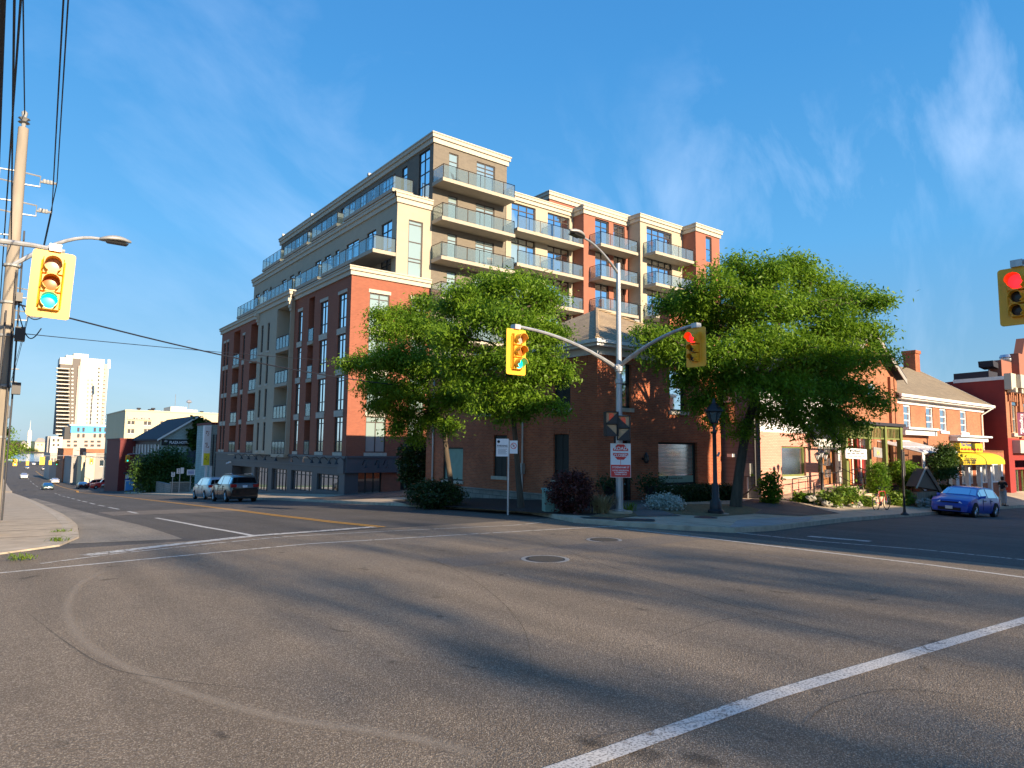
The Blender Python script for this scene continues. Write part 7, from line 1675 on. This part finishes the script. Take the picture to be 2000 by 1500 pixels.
# ---------------------------------------------------------------- bicycle
def bicycle():
    p=AY(1722,996,14.3); z=PAD(p.x,14.3); T=thing('bicycle',(p.x,14.3,z),'red bicycle standing on the pavement in front of the cedar','bicycle'); T.rotation_euler=(0,0,0); o=Vector((p.x,14.3,z)); R_=.34; 
    def L(x,y,zz): return (o.x+x,o.y+y,o.z+zz)
    for x,nm in ((-.52,0),(.52,1)):
        m=MB(); pts=[L(x+R_*math.cos(2*math.pi*k/24),0,R_+R_*math.sin(2*math.pi*k/24)) for k in range(25)]; m.tube(pts,.022,6,cap=False); w=m.build('wheel',M['rubber'],T); m=MB()
        for k in range(12): a=2*math.pi*k/12; m.tube([L(x,.0,R_),L(x+R_*math.cos(a),0,R_+R_*math.sin(a))],.004,3)
        m.tube([L(x,-.05,R_),L(x,.05,R_)],.03,8); m.build('spokes',M['chrome'],w)
    m=MB(); bb=(0-.05,0,.28); st=(-.2,0,.82); hd=(.36,0,.82); hd2=(.40,0,.66); rw=(-.52,0,.34); fw=(.52,0,.34)
    for a,b in ((bb,st),(st,hd),(bb,hd2),(bb,rw),(st,rw),(hd,hd2)): m.tube([L(*a),L(*b)],.018,6)
    m.tube([L(*hd2),L(.47,0,.5),L(*fw)],.015,6); m.build('frame',M['car_red'],T); m=MB(); m.tube([L(*hd),L(.34,0,.98)],.015,6); m.tube([L(.30,-.28,1.02),L(.36,-.1,1.0),L(.36,.1,1.0),L(.30,.28,1.02)],.014,6); m.build('handlebar',M['black_metal'],T)
    m=MB(); m.tube([L(*st),L(-.22,0,.95)],.014,6); m.hexa([L(-.34,-.07,.95),L(-.06,-.02,.96),L(-.06,.02,.96),L(-.34,.07,.95)],[L(-.34,-.07,1.0),L(-.06,-.02,.99),L(-.06,.02,.99),L(-.34,.07,1.0)]); m.build('saddle',M['black_metal'],T)
    m=MB(); m.tube([L(-.05,-.03,.28),L(-.05,.03,.28)],.09,12); m.tube([L(-.05,.06,.28),L(.08,.06,.18)],.012,5); m.tube([L(-.05,-.06,.28),L(-.18,-.06,.38)],.012,5); m.box(o.x+.03,o.x+.11,o.y+.06,o.y+.14,o.z+.165,o.z+.185); m.build('crank',M['black_metal'],T)
    m=MB(); m.box(o.x-.72,o.x-.3,o.y-.08,o.y+.08,o.z+.70,o.z+.72); m.build('rack',M['black_metal'],T)
bicycle()
# ================================================================ buildings down the hill and the far shore
def block(name,label,cat,px0,px1,pyt,Y,wallm,deep=14,pyb=None,wins=(),winm='far_dark',roofm='roof_dark',z0=None,extra=None,sidew=None,ntr=None,group=None):
    """box building whose camera side (-Y face) spans photo columns px0..px1 at distance Y"""
    x0=AY(px0,(pyt+900)/2,Y).x; x1=AY(px1,(pyt+900)/2,Y).x; zt=AY((px0+px1)/2,pyt,Y).z; zb=G(x0,Y)-1.5 if z0 is None else z0
    T=thing(name,(x0,Y,zb),label,cat,group); ff=FR(0,Y,1,0); hs=[]
    for w in wins:
        a,b,c,d=YB(Y,*w); hs.append((a,b,c,d))
    m=MB(); wall(ff,m,x0,x1,zb,zt,[(*h,.25) for h in hs]); fs=FR(x0,Y+deep,0,-1); sh=[]
    for w in (sidew or ()): sh.append(w)
    wall(fs,m,0,deep,zb,zt,[(*h,.25) for h in sh]); m.quad((x1,Y,zb),(x1,Y+deep,zb),(x1,Y+deep,zt),(x1,Y,zt)); m.quad((x0,Y+deep,zb),(x1,Y+deep,zb),(x1,Y+deep,zt),(x0,Y+deep,zt)); m.quad((x0,Y,zt),(x1,Y,zt),(x1,Y+deep,zt),(x0,Y+deep,zt)); m.build('wall',M[wallm],T)
    for h in hs: g=MB(); ff.box(g,h[0],h[1],-.22,-.15,h[2],h[3]); o=g.build('window',M[winm],T); g=MB(); e=(h[1]-h[0])*.07; ff.box(g,(h[0]+h[1])/2-e*.5,(h[0]+h[1])/2+e*.5,-.148,-.1,h[2],h[3]); ff.box(g,h[0],h[1],-.148,-.1,h[2],h[2]+e); g.build('frame',M[ntr or 'trim_white'],o)
    for h in sh: g=MB(); fs.box(g,h[0],h[1],-.22,-.15,h[2],h[3]); g.build('window',M[winm],T)
    p=MB(); ff.box(p,x0-.08,x1+.08,-.02,.12,zt-.02,zt+.25); fs.box(p,0,deep+.1,-.02,.1,zt-.02,zt+.25); p.build('parapet',M[extra or wallm],T)
    return T,x0,x1,zb,zt,ff,fs
# poster tower building next to the apartment block
def poster():
    T,x0,x1,zb,zt,ff,fs=block('narrow_shop','narrow pale blue building front with three stacked poster panels beside the apartment block','building',412,433,829,86,'stone_blue',deep=7,extra='red_dark')
    q=YB(85.5,398,412,831,910); m=MB(); m.box(q[0],q[1],85.6,86.2,q[2],q[3]); b=m.build('sign_box',M['sign_white'],T); h=(q[3]-q[2])/3
    for k,mt in enumerate(('sign_yellow','sign_white','sign_white')):
        m=MB(); m.box(q[0]+.07,q[1]-.07,85.55,85.598,q[2]+h*k+.1,q[2]+h*(k+1)-.1); pn=m.build('poster',M[mt],b)
    rg=np.random.default_rng(4); 
    m=MB()
    for k,(nn) in enumerate((10,12,10)):
        for _ in range(nn):
            x=rg.uniform(q[0]+.2,q[1]-.2); z=q[2]+h*k+h*rg.uniform(.25,.7); a=rg.uniform(0,3); r_=.06; m.quad((x-r_*math.cos(a),85.54,z-r_*math.sin(a)*1.8),(x+.05,85.54,z),(x+r_*math.cos(a),85.54,z+r_*math.sin(a)*1.8),(x-.05,85.54,z))
    m.build('poster_print',M['stucco_red'],b)
    m=MB()
    for px in (402,411): x=AY(px,930,85.8).x; m.box(x-.12,x+.12,85.7,86.0,G(x,86)-.3,q[2])
    m.build('sign_leg',M['white_paint'],T)
    m=MB(); 
    for px in (416,422,428): x=AY(px,880,85.9).x; ff.box(m,x-.05,x+.05,.0,.15,zb,zt-1.2)
    m.build('downpipe',M['far_dark'],T)
poster()
# hotel: gable end faces the camera
def hotel():
    Y=112; xl=AY(313,860,Y).x; xr=AY(404,850,Y).x; xa=AY(385,820,Y).x; ze=AY(313,856,Y).z; za=AY(385,815,Y).z; zr=AY(404,832,Y).z; zb=G(xl,Y)-1; yb=134
    T=thing('hotel',(xl,Y,zb),'blue washed brick hotel with dark gable roof and black name board','hotel'); m=MB(); P=lambda x,z:(x,Y,z)
    m.quad(P(xl,zb),P(xr,zb),P(xr,zr),P(xa,za),P(xl,ze)); m.build('gable_wall',M['stone_blue'],T)
    m=MB(); fs=FR(xl,yb,0,-1); hs=[(2+2.6*k,3.1+2.6*k,z,z+1.7) for k in range(8) for z in (zb+2,ze-2.6)]; wall(fs,m,0,yb-Y,zb,ze,hs); m.quad((xr,Y,zb),(xr,yb,zb),(xr,yb,zr),(xr,Y,zr)); m.build('side_wall',M['far_dark'],T)
    for h in hs: g=MB(); fs.box(g,h[0],h[1],-.15,-.05,h[2],h[3]); fs.box(g,h[0]-.1,h[0],.0,.05,h[2],h[3]); g.build('window',M['trim_white'] if h[2]>zb+3 else M['glass_sky'],T)
    o=.5; m=MB(); sl=(za-ze)/(xa-xl); m.hexa([(xl-o,Y-o,ze-o*sl),(xa,Y-o,za),(xa,yb,za),(xl-o,yb,ze-o*sl)],[(xl-o,Y-o,ze-o*sl+.25),(xa,Y-o,za+.25),(xa,yb,za+.25),(xl-o,yb,ze-o*sl+.25)])
    m.hexa([(xa,Y-o,za),(xr+.3,Y-o,zr-.1),(xr+.3,yb,zr-.1),(xa,yb,za)],[(xa,Y-o,za+.25),(xr+.3,Y-o,zr+.15),(xr+.3,yb,zr+.15),(xa,yb,za+.25)]); m.build('roof',M['roof_dark'],T)
    m=MB(); m.hexa([(xl-o,Y-o-.05,ze-o*sl-.1),(xa,Y-o-.05,za-.1),(xa,Y-o,za-.1),(xl-o,Y-o,ze-o*sl-.1)],[(xl-o,Y-o-.05,ze-o*sl+.2),(xa,Y-o-.05,za+.2),(xa,Y-o,za+.2),(xl-o,Y-o,ze-o*sl+.2)]); m.build('bargeboard',M['trim_white'],T)
    q=YB(Y-.2,316,374,858,870); m=MB(); m.box(q[0],q[1],Y-.25,Y-.01,q[2],q[3]); b=m.build('name_board',M['sign_black'],T); h=q[3]-q[2]
    text('PLAZA HOTEL',(q[0]+(q[1]-q[0])*.25,Y-.27,q[2]+h*.28),h*.62,M['sign_white'],b,bold=.012,sx=(q[1]-q[0])*.70/(h*.62*6.9))
    m=MB(); cx=q[0]+(q[1]-q[0])*.13; cz=q[2]+h*.5
    for k in range(5):
        a=math.pi*k/4; m.quad((cx,Y-.27,cz-h*.12),(cx+h*.3*math.cos(a-.2),Y-.27,cz+h*.3*math.sin(a)),(cx+h*.42*math.cos(a),Y-.27,cz+h*.36*math.sin(a)),(cx+h*.3*math.cos(a+.2),Y-.27,cz+h*.3*math.sin(a)))
    m.build('crown_emblem',M['sign_white'],b)
    # ivy on the right of the gable
    rg=np.random.default_rng(6); cen=[]
    while len(cen)<900:
        px=rg.uniform(374,404); py=rg.uniform(814,880); lim=(px>384+ (py-815)*.12 or (px>375 and py>840 and py<872 and px<380)) and py<880-(px-380)*.3
        if py<816+abs(px-386)*.6 or not lim: continue
        c=AY(px,py,Y-.15); cen.append(tuple(c))
    leaf_mesh('ivy',cen,1,'leaf_dark',T,ORG[T.name],nleaf=6,ll=.5,lw=.2,seed=4,spread=.35)
    # porch with small roof
    q=YB(Y-4,372,400,890,905); m=MB(); m.hexa([(q[0],Y-5,q[2]),(q[1],Y-5,q[2]),(q[1],Y,q[2]+.2),(q[0],Y,q[2]+.2)],[(q[0]+.4,Y-4.2,q[3]+.6),(q[1],Y-4.2,q[3]+.6),(q[1],Y,q[3]+.6),(q[0]+.4,Y,q[3]+.6)]); m.build('porch_roof',M['roof_dark'],T)
    for px in (374,384,397):
        x=AY(px,920,Y-4.6).x; m=MB(); m.box(x-.12,x+.12,Y-4.7,Y-4.5,G(x,Y)-.5,q[2]); m.build('porch_post',M['trim_cream'],T)
    m=MB(); m.box(q[0],q[1],Y-4.9,Y-.02,G(q[0],Y)-1,G(q[0],Y)+1.0); m.build('porch_base',M['stone_block'],T)
hotel()
# dense street bush, low stone wall, signs and a chair in front of the hotel
p=AY(318,930,100)
tree((p.x,100,G(p.x,100)),[(0,0,0),(0,0,1.2),(.3,0,2.2),(.2,0,3.4)],[(AY(300,935,100),2.2),(AY(330,930,100),2.4),(AY(350,940,100),1.8),(AY(310,905,101),2.2),(AY(338,900,101),2.2),(AY(288,920,100),1.6),(AY(345,915,100),1.8),(AY(320,945,99),2.0),(AY(362,925,100),1.2)],'dense dark rounded tree in front of the hotel','tree',seed=55,dens=.45,mat_='leaf_dark',name='round_tree',tr=.16,size=1.9)
q=YB(88,334,380,943,966); T=thing('garden_wall',(q[0],88,q[2]),'low curved grey stone wall in front of the hotel porch','wall'); m=MB(); m.box(q[0],q[1]-.4,88,88.5,q[2]-1,q[3]); m.box(q[0],q[0]+.4,88.5,97,q[2]-1,q[3]-.2); m.build('stones',M['stone_block'],T); m=MB(); m.box(q[0]-.08,q[1]-.35,87.92,88.58,q[3],q[3]+.1); m.build('coping',M['concrete'],T)
for px,w_,py0,py1,Y,l in ((338,7,922,931,86,'small white square street sign beside the round tree'),(352,14,915,925,84,'pair of white street signs on one post by the stone wall'),(373,16,917,928,87,'white and blue notice board on a timber post by the hotel porch')):
    q=YB(Y,px-w_/2,px+w_/2,py0,py1); x=(q[0]+q[1])/2; T=thing('street_sign',(x,Y,G(x,Y)),l,'sign'); m=MB(); m.tube([(x,Y+.05,G(x,Y)),(x,Y+.05,q[3])],.05,5); m.build('post',M['galv'],T); m=MB()
    if w_==14: m.box(q[0],x-.04,Y-.03,Y,q[2],q[3]); b=m.build('panel',M['sign_white'],T); m=MB(); m.box(x+.04,q[1],Y-.03,Y,q[2],q[3]+.1); m.build('panel',M['sign_white'],T)
    else: m.box(q[0],q[1],Y-.03,Y,q[2],q[3]); b=m.build('panel',M['sign_white'],T)
    m=MB()
    for k in range(3): m.box(q[0]+.12,(x-.1 if w_==14 else q[1]-.12),Y-.04,Y-.031,q[2]+.12+.16*k,q[2]+.19+.16*k)
    m.build('markings',M['car_blue'] if w_==16 else M['sign_black'],b)
# dark red corner building
T,x0,x1,zb,zt,ff,fs=block('corner_building','dark red corner building with two white sash windows and a pale blue shop door','building',234,273,859,133,'red_dark',deep=16,wins=((260,270,872,886),(258.5,268.5,897,912)),winm='glass_sky')
q=YB(133,244,268,926,955); m=MB(); ff.box(m,q[0],q[1],.02,.2,zb,q[3]); pb=m.build('shop_panel',M['lamp_clear'],T); m=MB(); ff.box(m,q[0]-.3,q[1]+.2,.02,.5,q[3],q[3]+.35); m.build('awning',M['far_dark'],T); m=MB(); ff.box(m,q[0]+.1,q[1]-.1,.201,.22,zb,zb+3.2); m.build('blue_poster',M['siding_blue'],pb)
text('OPEN',(q[0]+.5,132.7,q[3]-.9),.5,M['car_blue'],pb) if False else None
m=MB(); ff.box(m,(q[0]+q[1])/2-1,(q[0]+q[1])/2+.9,.201,.21,q[3]-1.0,q[3]-.7); m.build('lettering_band',M['car_blue'],pb)
# large yellow building
T,x0,x1,zb,zt,ff,fs=block('office_building','large pale yellow office building with dark square windows rising behind the hotel','building',242,455,806,172,'far_cream',deep=30,wins=((249,263,822,830),(281,295,823,831),(313,327,823,832),(249,262,838,847),(281,294,838,846),(345,358,824,832)),winm='far_dark')
q=YB(171.7,249,297,814,820); m=MB(); m.box(q[0],q[1],171.8,171.98,q[2],q[3]); b=m.build('name_sign',M['far_pink'],T)
m=MB(); x=q[0]+1.2; k=0
while x<q[1]-.5: m.box(x,x+.28,171.74,171.8,q[2]+.2,q[3]-.25-.12*(k%3)); x+=.5+(.3 if k%7==6 else 0); k+=1
m.build('sign_lettering',M['far_dark'],b)
q=YB(178,333,386,795,808); m=MB(); m.box(q[0],q[1]-2.5,178,186,zt,q[3]); m.box(q[1]-2.5,q[1],178,186,zt,q[3]-.6); m.build('penthouse',M['far_white'],T)
for px,h in ((271,.8),(293,.6),(299,.9),(394,.6)): 
    x=AY(px,800,173).x; m=MB(); m.lathe((x,173,zt),[(.25,0),(.25,h*.6),(.5,h*.65),(.4,h)],8); m.build('roof_vent',M['far_dark'],T)
x=AY(342,790,180).x; m=MB(); m.tube([(x,180,zt+1.5),(x,180,AY(342,770,180).z)],.06,4); x=AY(369,790,180).x; m.tube([(x,180,zt+1.5),(x,180,AY(369,786,180).z)],.08,4); m.lathe((x,180,AY(369,788,180).z),[(.1,0),(.7,.3),(.5,.7),(.1,.9)],8); m.build('antenna',M['galv'],T)
# grey shop building with beige corner pier
T,x0,x1,zb,zt,ff,fs=block('shop_building','flat roofed grey shop building with one white framed window and beige corner pier','building',186,240,887,190,'far_grey',deep=26,wins=((195,211,899,911),),winm='glass_sky',sidew=[(1+3*k,3.4+3*k,G(20,190)+1,G(20,190)+6) for k in range(8)])
m=MB(); ff.box(m,x0-1.9,x0,-1.0,.15,zb,zt+.2); ff.box(m,x0-1.9,x0+.1,.15,.6,zt-.6,zt+.2); m.build('corner_pier',M['trim_cream'],T)
T,*_=block('shop_building','pale low shop building at the left of the beige corner pier','building',160,175,892,205,'far_cream',deep=20,wins=((162,166,903,912),(168,172,903,912)),winm='far_dark')
T,*_=block('brick_warehouse','long low orange brick warehouse behind the grey shop building','warehouse',168,250,877,240,'brick_orange',deep=18,extra='trim_cream')
T,*_=block('brick_building','orange brick building with a dark street side halfway down the hill','building',124,142,877,235,'brick_orange',deep=22,wins=((126,130,900,906),(133,137,900,906)),winm='far_white')
T,*_=block('stone_building','pale stone building with pitched front left of the orange brick building','building',98,113,886,270,'far_pink',deep=24,wins=((100,103,895,903),(106,109,895,903)),winm='far_dark')
T,*_=block('grey_building','dark grey street building between the brick building and the pale shop','building',140,160,893,215,'far_grey',deep=20,wins=((143,147,905,915),(151,155,905,915)),winm='far_dark')
# tower block and its podium
def tower():
    Y=548; g=G(60,Y); T=thing('tower_block',(AY(107,800,Y).x,Y,g),'tall pale tower block with stacked balconies far down the hill','tower block')
    def bx_(name,px0,px1,py0,py1,y,d,mt):
        q=YB(y,px0,px1,py0,py1); m=MB(); m.box(q[0],q[1],y,y+d,q[2] if py1<880 else g-2,q[3]); return m.build(name,M[mt],T),q
    bx_('core',152,199,700,866,Y,22,'far_white'); bx_('left_wing',113,137,703,848,Y+2,20,'tower_grey'); bx_('middle_wing',137,152,700,848,Y+1,20,'tower_grey'); bx_('crown',144,173,691,701,Y+4,14,'far_white'); bx_('crown',117,152,699,712,Y+1.5,18,'far_white'); bx_('right_wing',199,207,711,866,Y+4,16,'far_pink'); bx_('crown',129,145,694,700,Y+5,12,'far_white')
    bx_('stair_strip',148,153,714,866,Y-1,2,'far_pink')
    for k in range(18):
        y0=719+k*7.55; q=YB(Y-2,110,136 ,y0,y0+1.6); m=MB(); m.box(q[0],q[1],Y-2.4,Y+2,q[2],q[3]); o=m.build('balcony',M['far_white'],T); m=MB(); m.box(q[0]+1.5,q[1]-.5,Y+1.8,Y+1.98,q[2]-1.6,q[2]); m.build('balcony_recess',M['far_dark'],o)
        for a in (139.5,):
            q=YB(Y+.8,a,a+4,y0,y0+3); m=MB(); m.box(q[0],q[1],Y+.7,Y+.98,q[2],q[3]); m.build('window',M['galv_dull'],T)
        if 3<=k: 
            for a in (171-k*.25,178.5-k*.25):
                q=YB(Y-.1,a,a+4,y0-.8,y0+3.2); m=MB(); m.box(q[0],q[1],Y-.15,Y-.01,q[2],q[3]); m.build('window',M['far_grey'],T)
        q=YB(Y-.5,192-k*.25,195-k*.25,y0-1,y0+2); m=MB(); m.box(q[0],q[1],Y-.6,Y-.01,q[2],q[3]); m.build('window',M['far_dark'],T)
        q=YB(Y+3,200,206,y0,y0+.9); m=MB(); m.box(q[0],q[1],Y+2.5,Y+3.98,q[2],q[3]); m.build('slab_edge',M['far_white'],T)
tower()
def podium():
    Y=500; g=G(60,Y); T=thing('podium_building',(AY(95,850,Y).x,Y,g),'mid rise building under construction with blue cladding in front of the tower','building')
    def bx_(name,px0,px1,py0,py1,y,d,mt,par=None):
        q=YB(y,px0,px1,py0,py1); m=MB(); m.box(q[0],q[1],y,y+d,q[2] if py1<879 else g-2,q[3]); return m.build(name,M[mt],par or T)
    bx_('wall',98,122,853,880,Y,20,'far_white'); bx_('wall',122,216,859,880,Y+1,20,'far_pink'); bx_('upper_floor',138,215,846,860,Y+1.5,18,'far_pink'); bx_('blue_cladding',138,215,832,846,Y+1.2,18,'siding_blue'); bx_('roof_slab',136,217,829.5,832,Y+1,19,'far_white'); bx_('side_block',92,98,852,880,Y+6,20,'far_grey'); bx_('side_block',216,228,855,880,Y+3,20,'far_white'); bx_('upper_floor',126,138,833,860,Y+3,18,'far_dark')
    for px in (151,161,183,193.5,204):
        for y0,y1 in ((835,843),(847.5,854)): bx_('window',px,px+4.5,y0,y1,Y+.9,.2,'far_dark')
    for px in (131,144,165,177,190,206):
        for y0,y1 in ((860.5,864),(868,872)): bx_('window',px,px+6.5,y0,y1,Y+.6,.3,'far_dark')
    for px in (103,112):
        for y0,y1 in ((857,862),(867,871)): bx_('window',px,px+4,y0,y1,Y-.4,.3,'far_dark')
podium()
q=AY(210,835,500); T=thing('crane_mast',(q.x,505,G(60,500)),'thin pale construction mast standing right of the tower block','crane'); m=MB(); a=AY(213,702,505); m.tube([(q.x-2,505,G(60,500)),(a.x,505,a.z)],.35,4); m.build('mast',M['far_white'],T); m=MB(); b=AY(213,720,505); m.tube([(b.x,505,b.z),(a.x,505,a.z)],.8,4); m.build('mast_head',M['lamp_clear'],T)
# far shore
tag((lambda m:(m.quad((-2500,1290,WZ+.5),(2500,1290,WZ+.5),(2500,2600,WZ+3),(-2500,2600,WZ+3)),m.build('far_shore',M['shore']))[1])(MB()),kind='structure')
m=MB(); n=40
for j in range(2):
    for i in range(n+1):
        x=-1400+70*i; m.v.append((x,2300+j*500,WZ+(22+16*math.sin(i*.55)+9*math.sin(i*1.3+1)+(14 if 18<i<24 else 0))*(1 if j==0 else 1.2)))
for i in range(n+1): m.v.append((-1400+70*i,2250,WZ))
for i in range(n): m.f.append((i,i+1,n+2+i,n+1+i)); m.f.append((2*(n+1)+i,2*(n+1)+i+1,i+1,i))
tag(m.build('hills',M['hill'],smooth='all'),kind='structure')
def farb(px0,px1,py0,py1,Y,label,roof=True,dome=False):
    q=YB(Y,px0,px1,py0,py1); T=thing('lakeside_building',(q[0],Y,WZ),label,'building'); m=MB(); m.box(q[0],q[1],Y,Y+20,WZ,q[3]); ff=FR(0,Y,1,0); m.build('wall',M['far_cream'],T); x=q[0]+3; mm=MB(); 
    m=MB()
    while x<q[1]-3: m.box(x,x+1.6,Y-.2,Y-.02,q[3]-5,q[3]-2.5); x+=5
    m.build('window_row',M['far_dark'],T)
    if roof: m=MB(); m.hexa([(q[0]-1,Y-1,q[3]),(q[1]+1,Y-1,q[3]),(q[1]+1,Y+21,q[3]),(q[0]-1,Y+21,q[3])],[(q[0]+4,Y+9,q[3]+7),(q[1]-4,Y+9,q[3]+7),(q[1]-4,Y+11,q[3]+7),(q[0]+4,Y+11,q[3]+7)]); m.build('roof',M['far_grey'],T)
    return T,q
farb(68,90,864,882,1300,'long pale stone building on the far shore')
farb(40,52,868,876,1340,'small pale building on the far shore under the clock tower')
q=YB(1350,54,61,846,868); T=thing('domed_tower',(q[0],1350,WZ),'pale domed tower with spire on the far shore','tower'); m=MB(); m.box(q[0],q[1],1350,1358,WZ,q[3]-4); m.build('shaft',M['far_white'],T); m=MB(); c=((q[0]+q[1])/2,1354,q[3]-4); m.lathe(c,[(3.2,0),(3.2,4),(2.8,7),(1.2,9.5),(.5,10),(.4,14),(.05,26)],10); m.build('dome',M['far_white'],T,smooth=True)
for i,(px,r_,Y) in enumerate(((46,3.6,1310),(51,4.4,1305),(57,4.0,1310),(62,4.2,1305),(67,3.2,1300))):
    c=AY(px,876,Y); tree((c.x,Y,WZ),[(0,0,0),(0,0,1),(0,0,3),(0,0,5)],[((c.x,Y,WZ+5),r_),((c.x+3,Y,WZ+4),r_*.7)],['rounded tree left of the domed tower on the shore','taller tree under the domed tower on the shore','broad tree right of the domed tower on the shore','bushy tree near the pale shore building','last tree beside the long pale shore building'][i],seed=80+i,dens=.05,mat_='leaf_far',name='shore_tree',size=5,group='trees on the far shore')
# overhead signals down the hill, each on its own arm
for i,(px,py0,py1,Y) in enumerate(((83,892,908,150),(54,900,909,190),(98.5,899,908,240),(111,900,909,250),(30,897,910,140),(179,895,907,176),(249.5,889,903,120))):
    c=AY(px,py0,Y); s=(AY(px,py0,Y).z-AY(px,py1,Y).z)/1.35
    lab=['larger yellow signal hanging over the middle of the hill street','small yellow signal left of the hanging middle signal','yellow signal right of the middle of the hill street','rightmost small yellow signal before the orange brick building','yellow signal at the left near the poles down the hill','yellow signal in front of the beige corner pier','yellow signal in front of the dark red corner building'][i]
    T=dup(h1,(c.x,Y,c.z),R(180) if i in(0,1,2) else 0,lab); T.scale=(s,s,s); T['group']='small traffic signals down the hill'
    side=1 if px>70 else -1; m=MB(); xe=21.0 if side>0 else -.5; m.tube([(c.x,Y,c.z+.15),((c.x+xe)/2,Y,c.z+.25),(xe,Y,c.z-.6)],.05,5); m.tube([(xe,Y,G(xe,Y)),(xe,Y,c.z-.4)],.12,6)
    o=m.build('mast_arm',M['galv'],T); o.matrix_parent_inverse=Matrix.Identity(4)
    inv=Matrix.Translation((c.x,Y,c.z))@Matrix.Rotation(R(180) if i in(0,1,2) else 0,4,'Z')@Matrix.Diagonal((s,s,s,1)); o.data.transform(Matrix.Translation(ORG.get(T.name,Vector((0,0,0))))); o.data.transform(inv.inverted())
# small street things down the right pavement
p=GP(228,958); T=thing('utility_pole',(p.x,p.y,p.z),'grey utility pole with a red pedestrian light beside the dark red building','utility pole'); m=MB(); m.tube([p,(p.x,p.y,VZ(229,862,p))],[.2,.12],8); m.build('pole',M['pole_concrete'],T); m=MB(); z=VZ(226,922,p); m.box(p.x-.7,p.x-.25,p.y-.2,p.y+.1,z-.6,z+.3); m.build('signal_box',M['signal_dark'],T); m=MB(); m.box(p.x-.6,p.x-.35,p.y-.24,p.y-.2,z-.4,z+.1); m.build('lens',M['lens_red'],T)
p=GP(153,935); T=thing('utility_pole',(p.x+.6,p.y,p.z),'thin dark street pole in front of the low pale shops','utility pole'); m=MB(); m.tube([(p.x+.6,p.y,p.z),(p.x+.6,p.y,VZ(154,880,p))],[.12,.08],6); m.build('pole',M['far_dark'],T); m=MB(); m.tube([(p.x+.6,p.y,VZ(154,881,p)),(p.x-1.5,p.y,VZ(154,879,p))],.06,5); m.build('arm',M['far_dark'],T)
# ================================================================ buildings and added trees outside the frame that shade the crossing
def off(x0,x1,y0,y1,h,label,mt='brick_house'):
    T=thing('street_building',(x0,y0,G(x0,y0)-.5),label,'building'); m=MB(); z=G(x0,y0); m.box(x0,x1,y0,y1,z-1,z+h); m.build('wall',M[mt],T); m=MB(); m.box(x0-.2,x1+.2,y0-.2,y1+.2,z+h,z+h+.35); m.build('cornice',M['trim_cream'],T)
    m=MB(); fr=FR(0,y1,-1,0); k=0
    for a in np.arange(x0+1.5,x1-1.5,3.2):
        for b in np.arange(z+1,z+h-2,3.2):
            m=MB(); m.box(a,a+1.2,y1+.002,y1+.05,b,b+1.7); m.build('window',M['glass_sky'],T); k+=1
            if k>12: return T
    return T
off(15.8,30,-20,-5.5,10.9,'tall brick corner building across the cross street behind the camera')
off(30.2,38,-20,-5.5,6.0,'low shop next to the tall brick corner building')
off(38.2,58,-20,-5.5,8.2,'two storey row across the cross street from the restaurants','brick_orange')
# unseen trees added behind the camera, shaped to break the sunlight on the crossing
for i,(s,y,r_,z0,z1,l) in enumerate(((4.2,-46,1.0,12,20,'added narrow shade tree behind the camera near the middle of the road'),(7.5,-50,.9,13,21,'second added narrow shade tree behind the camera'),(10.6,-44,1.7,11.,19.5,'added broader shade tree by the corner building behind the camera'))):
    x=s-.08*y; B=[((x+(k%2-.5)*r_*.6,y+((k//2)%2-.5)*r_,z0+(z1-z0)*k/6),r_) for k in range(7)]
    tree((x,y,G(x,y)),[(0,0,0),(0,0,4),(0,0,8),(0,0,13)],B,l,seed=90+i,dens=.09,mat_='leaf_dark',name='shade_tree',size=1.5,tr=.12,group='added shade trees behind the camera')
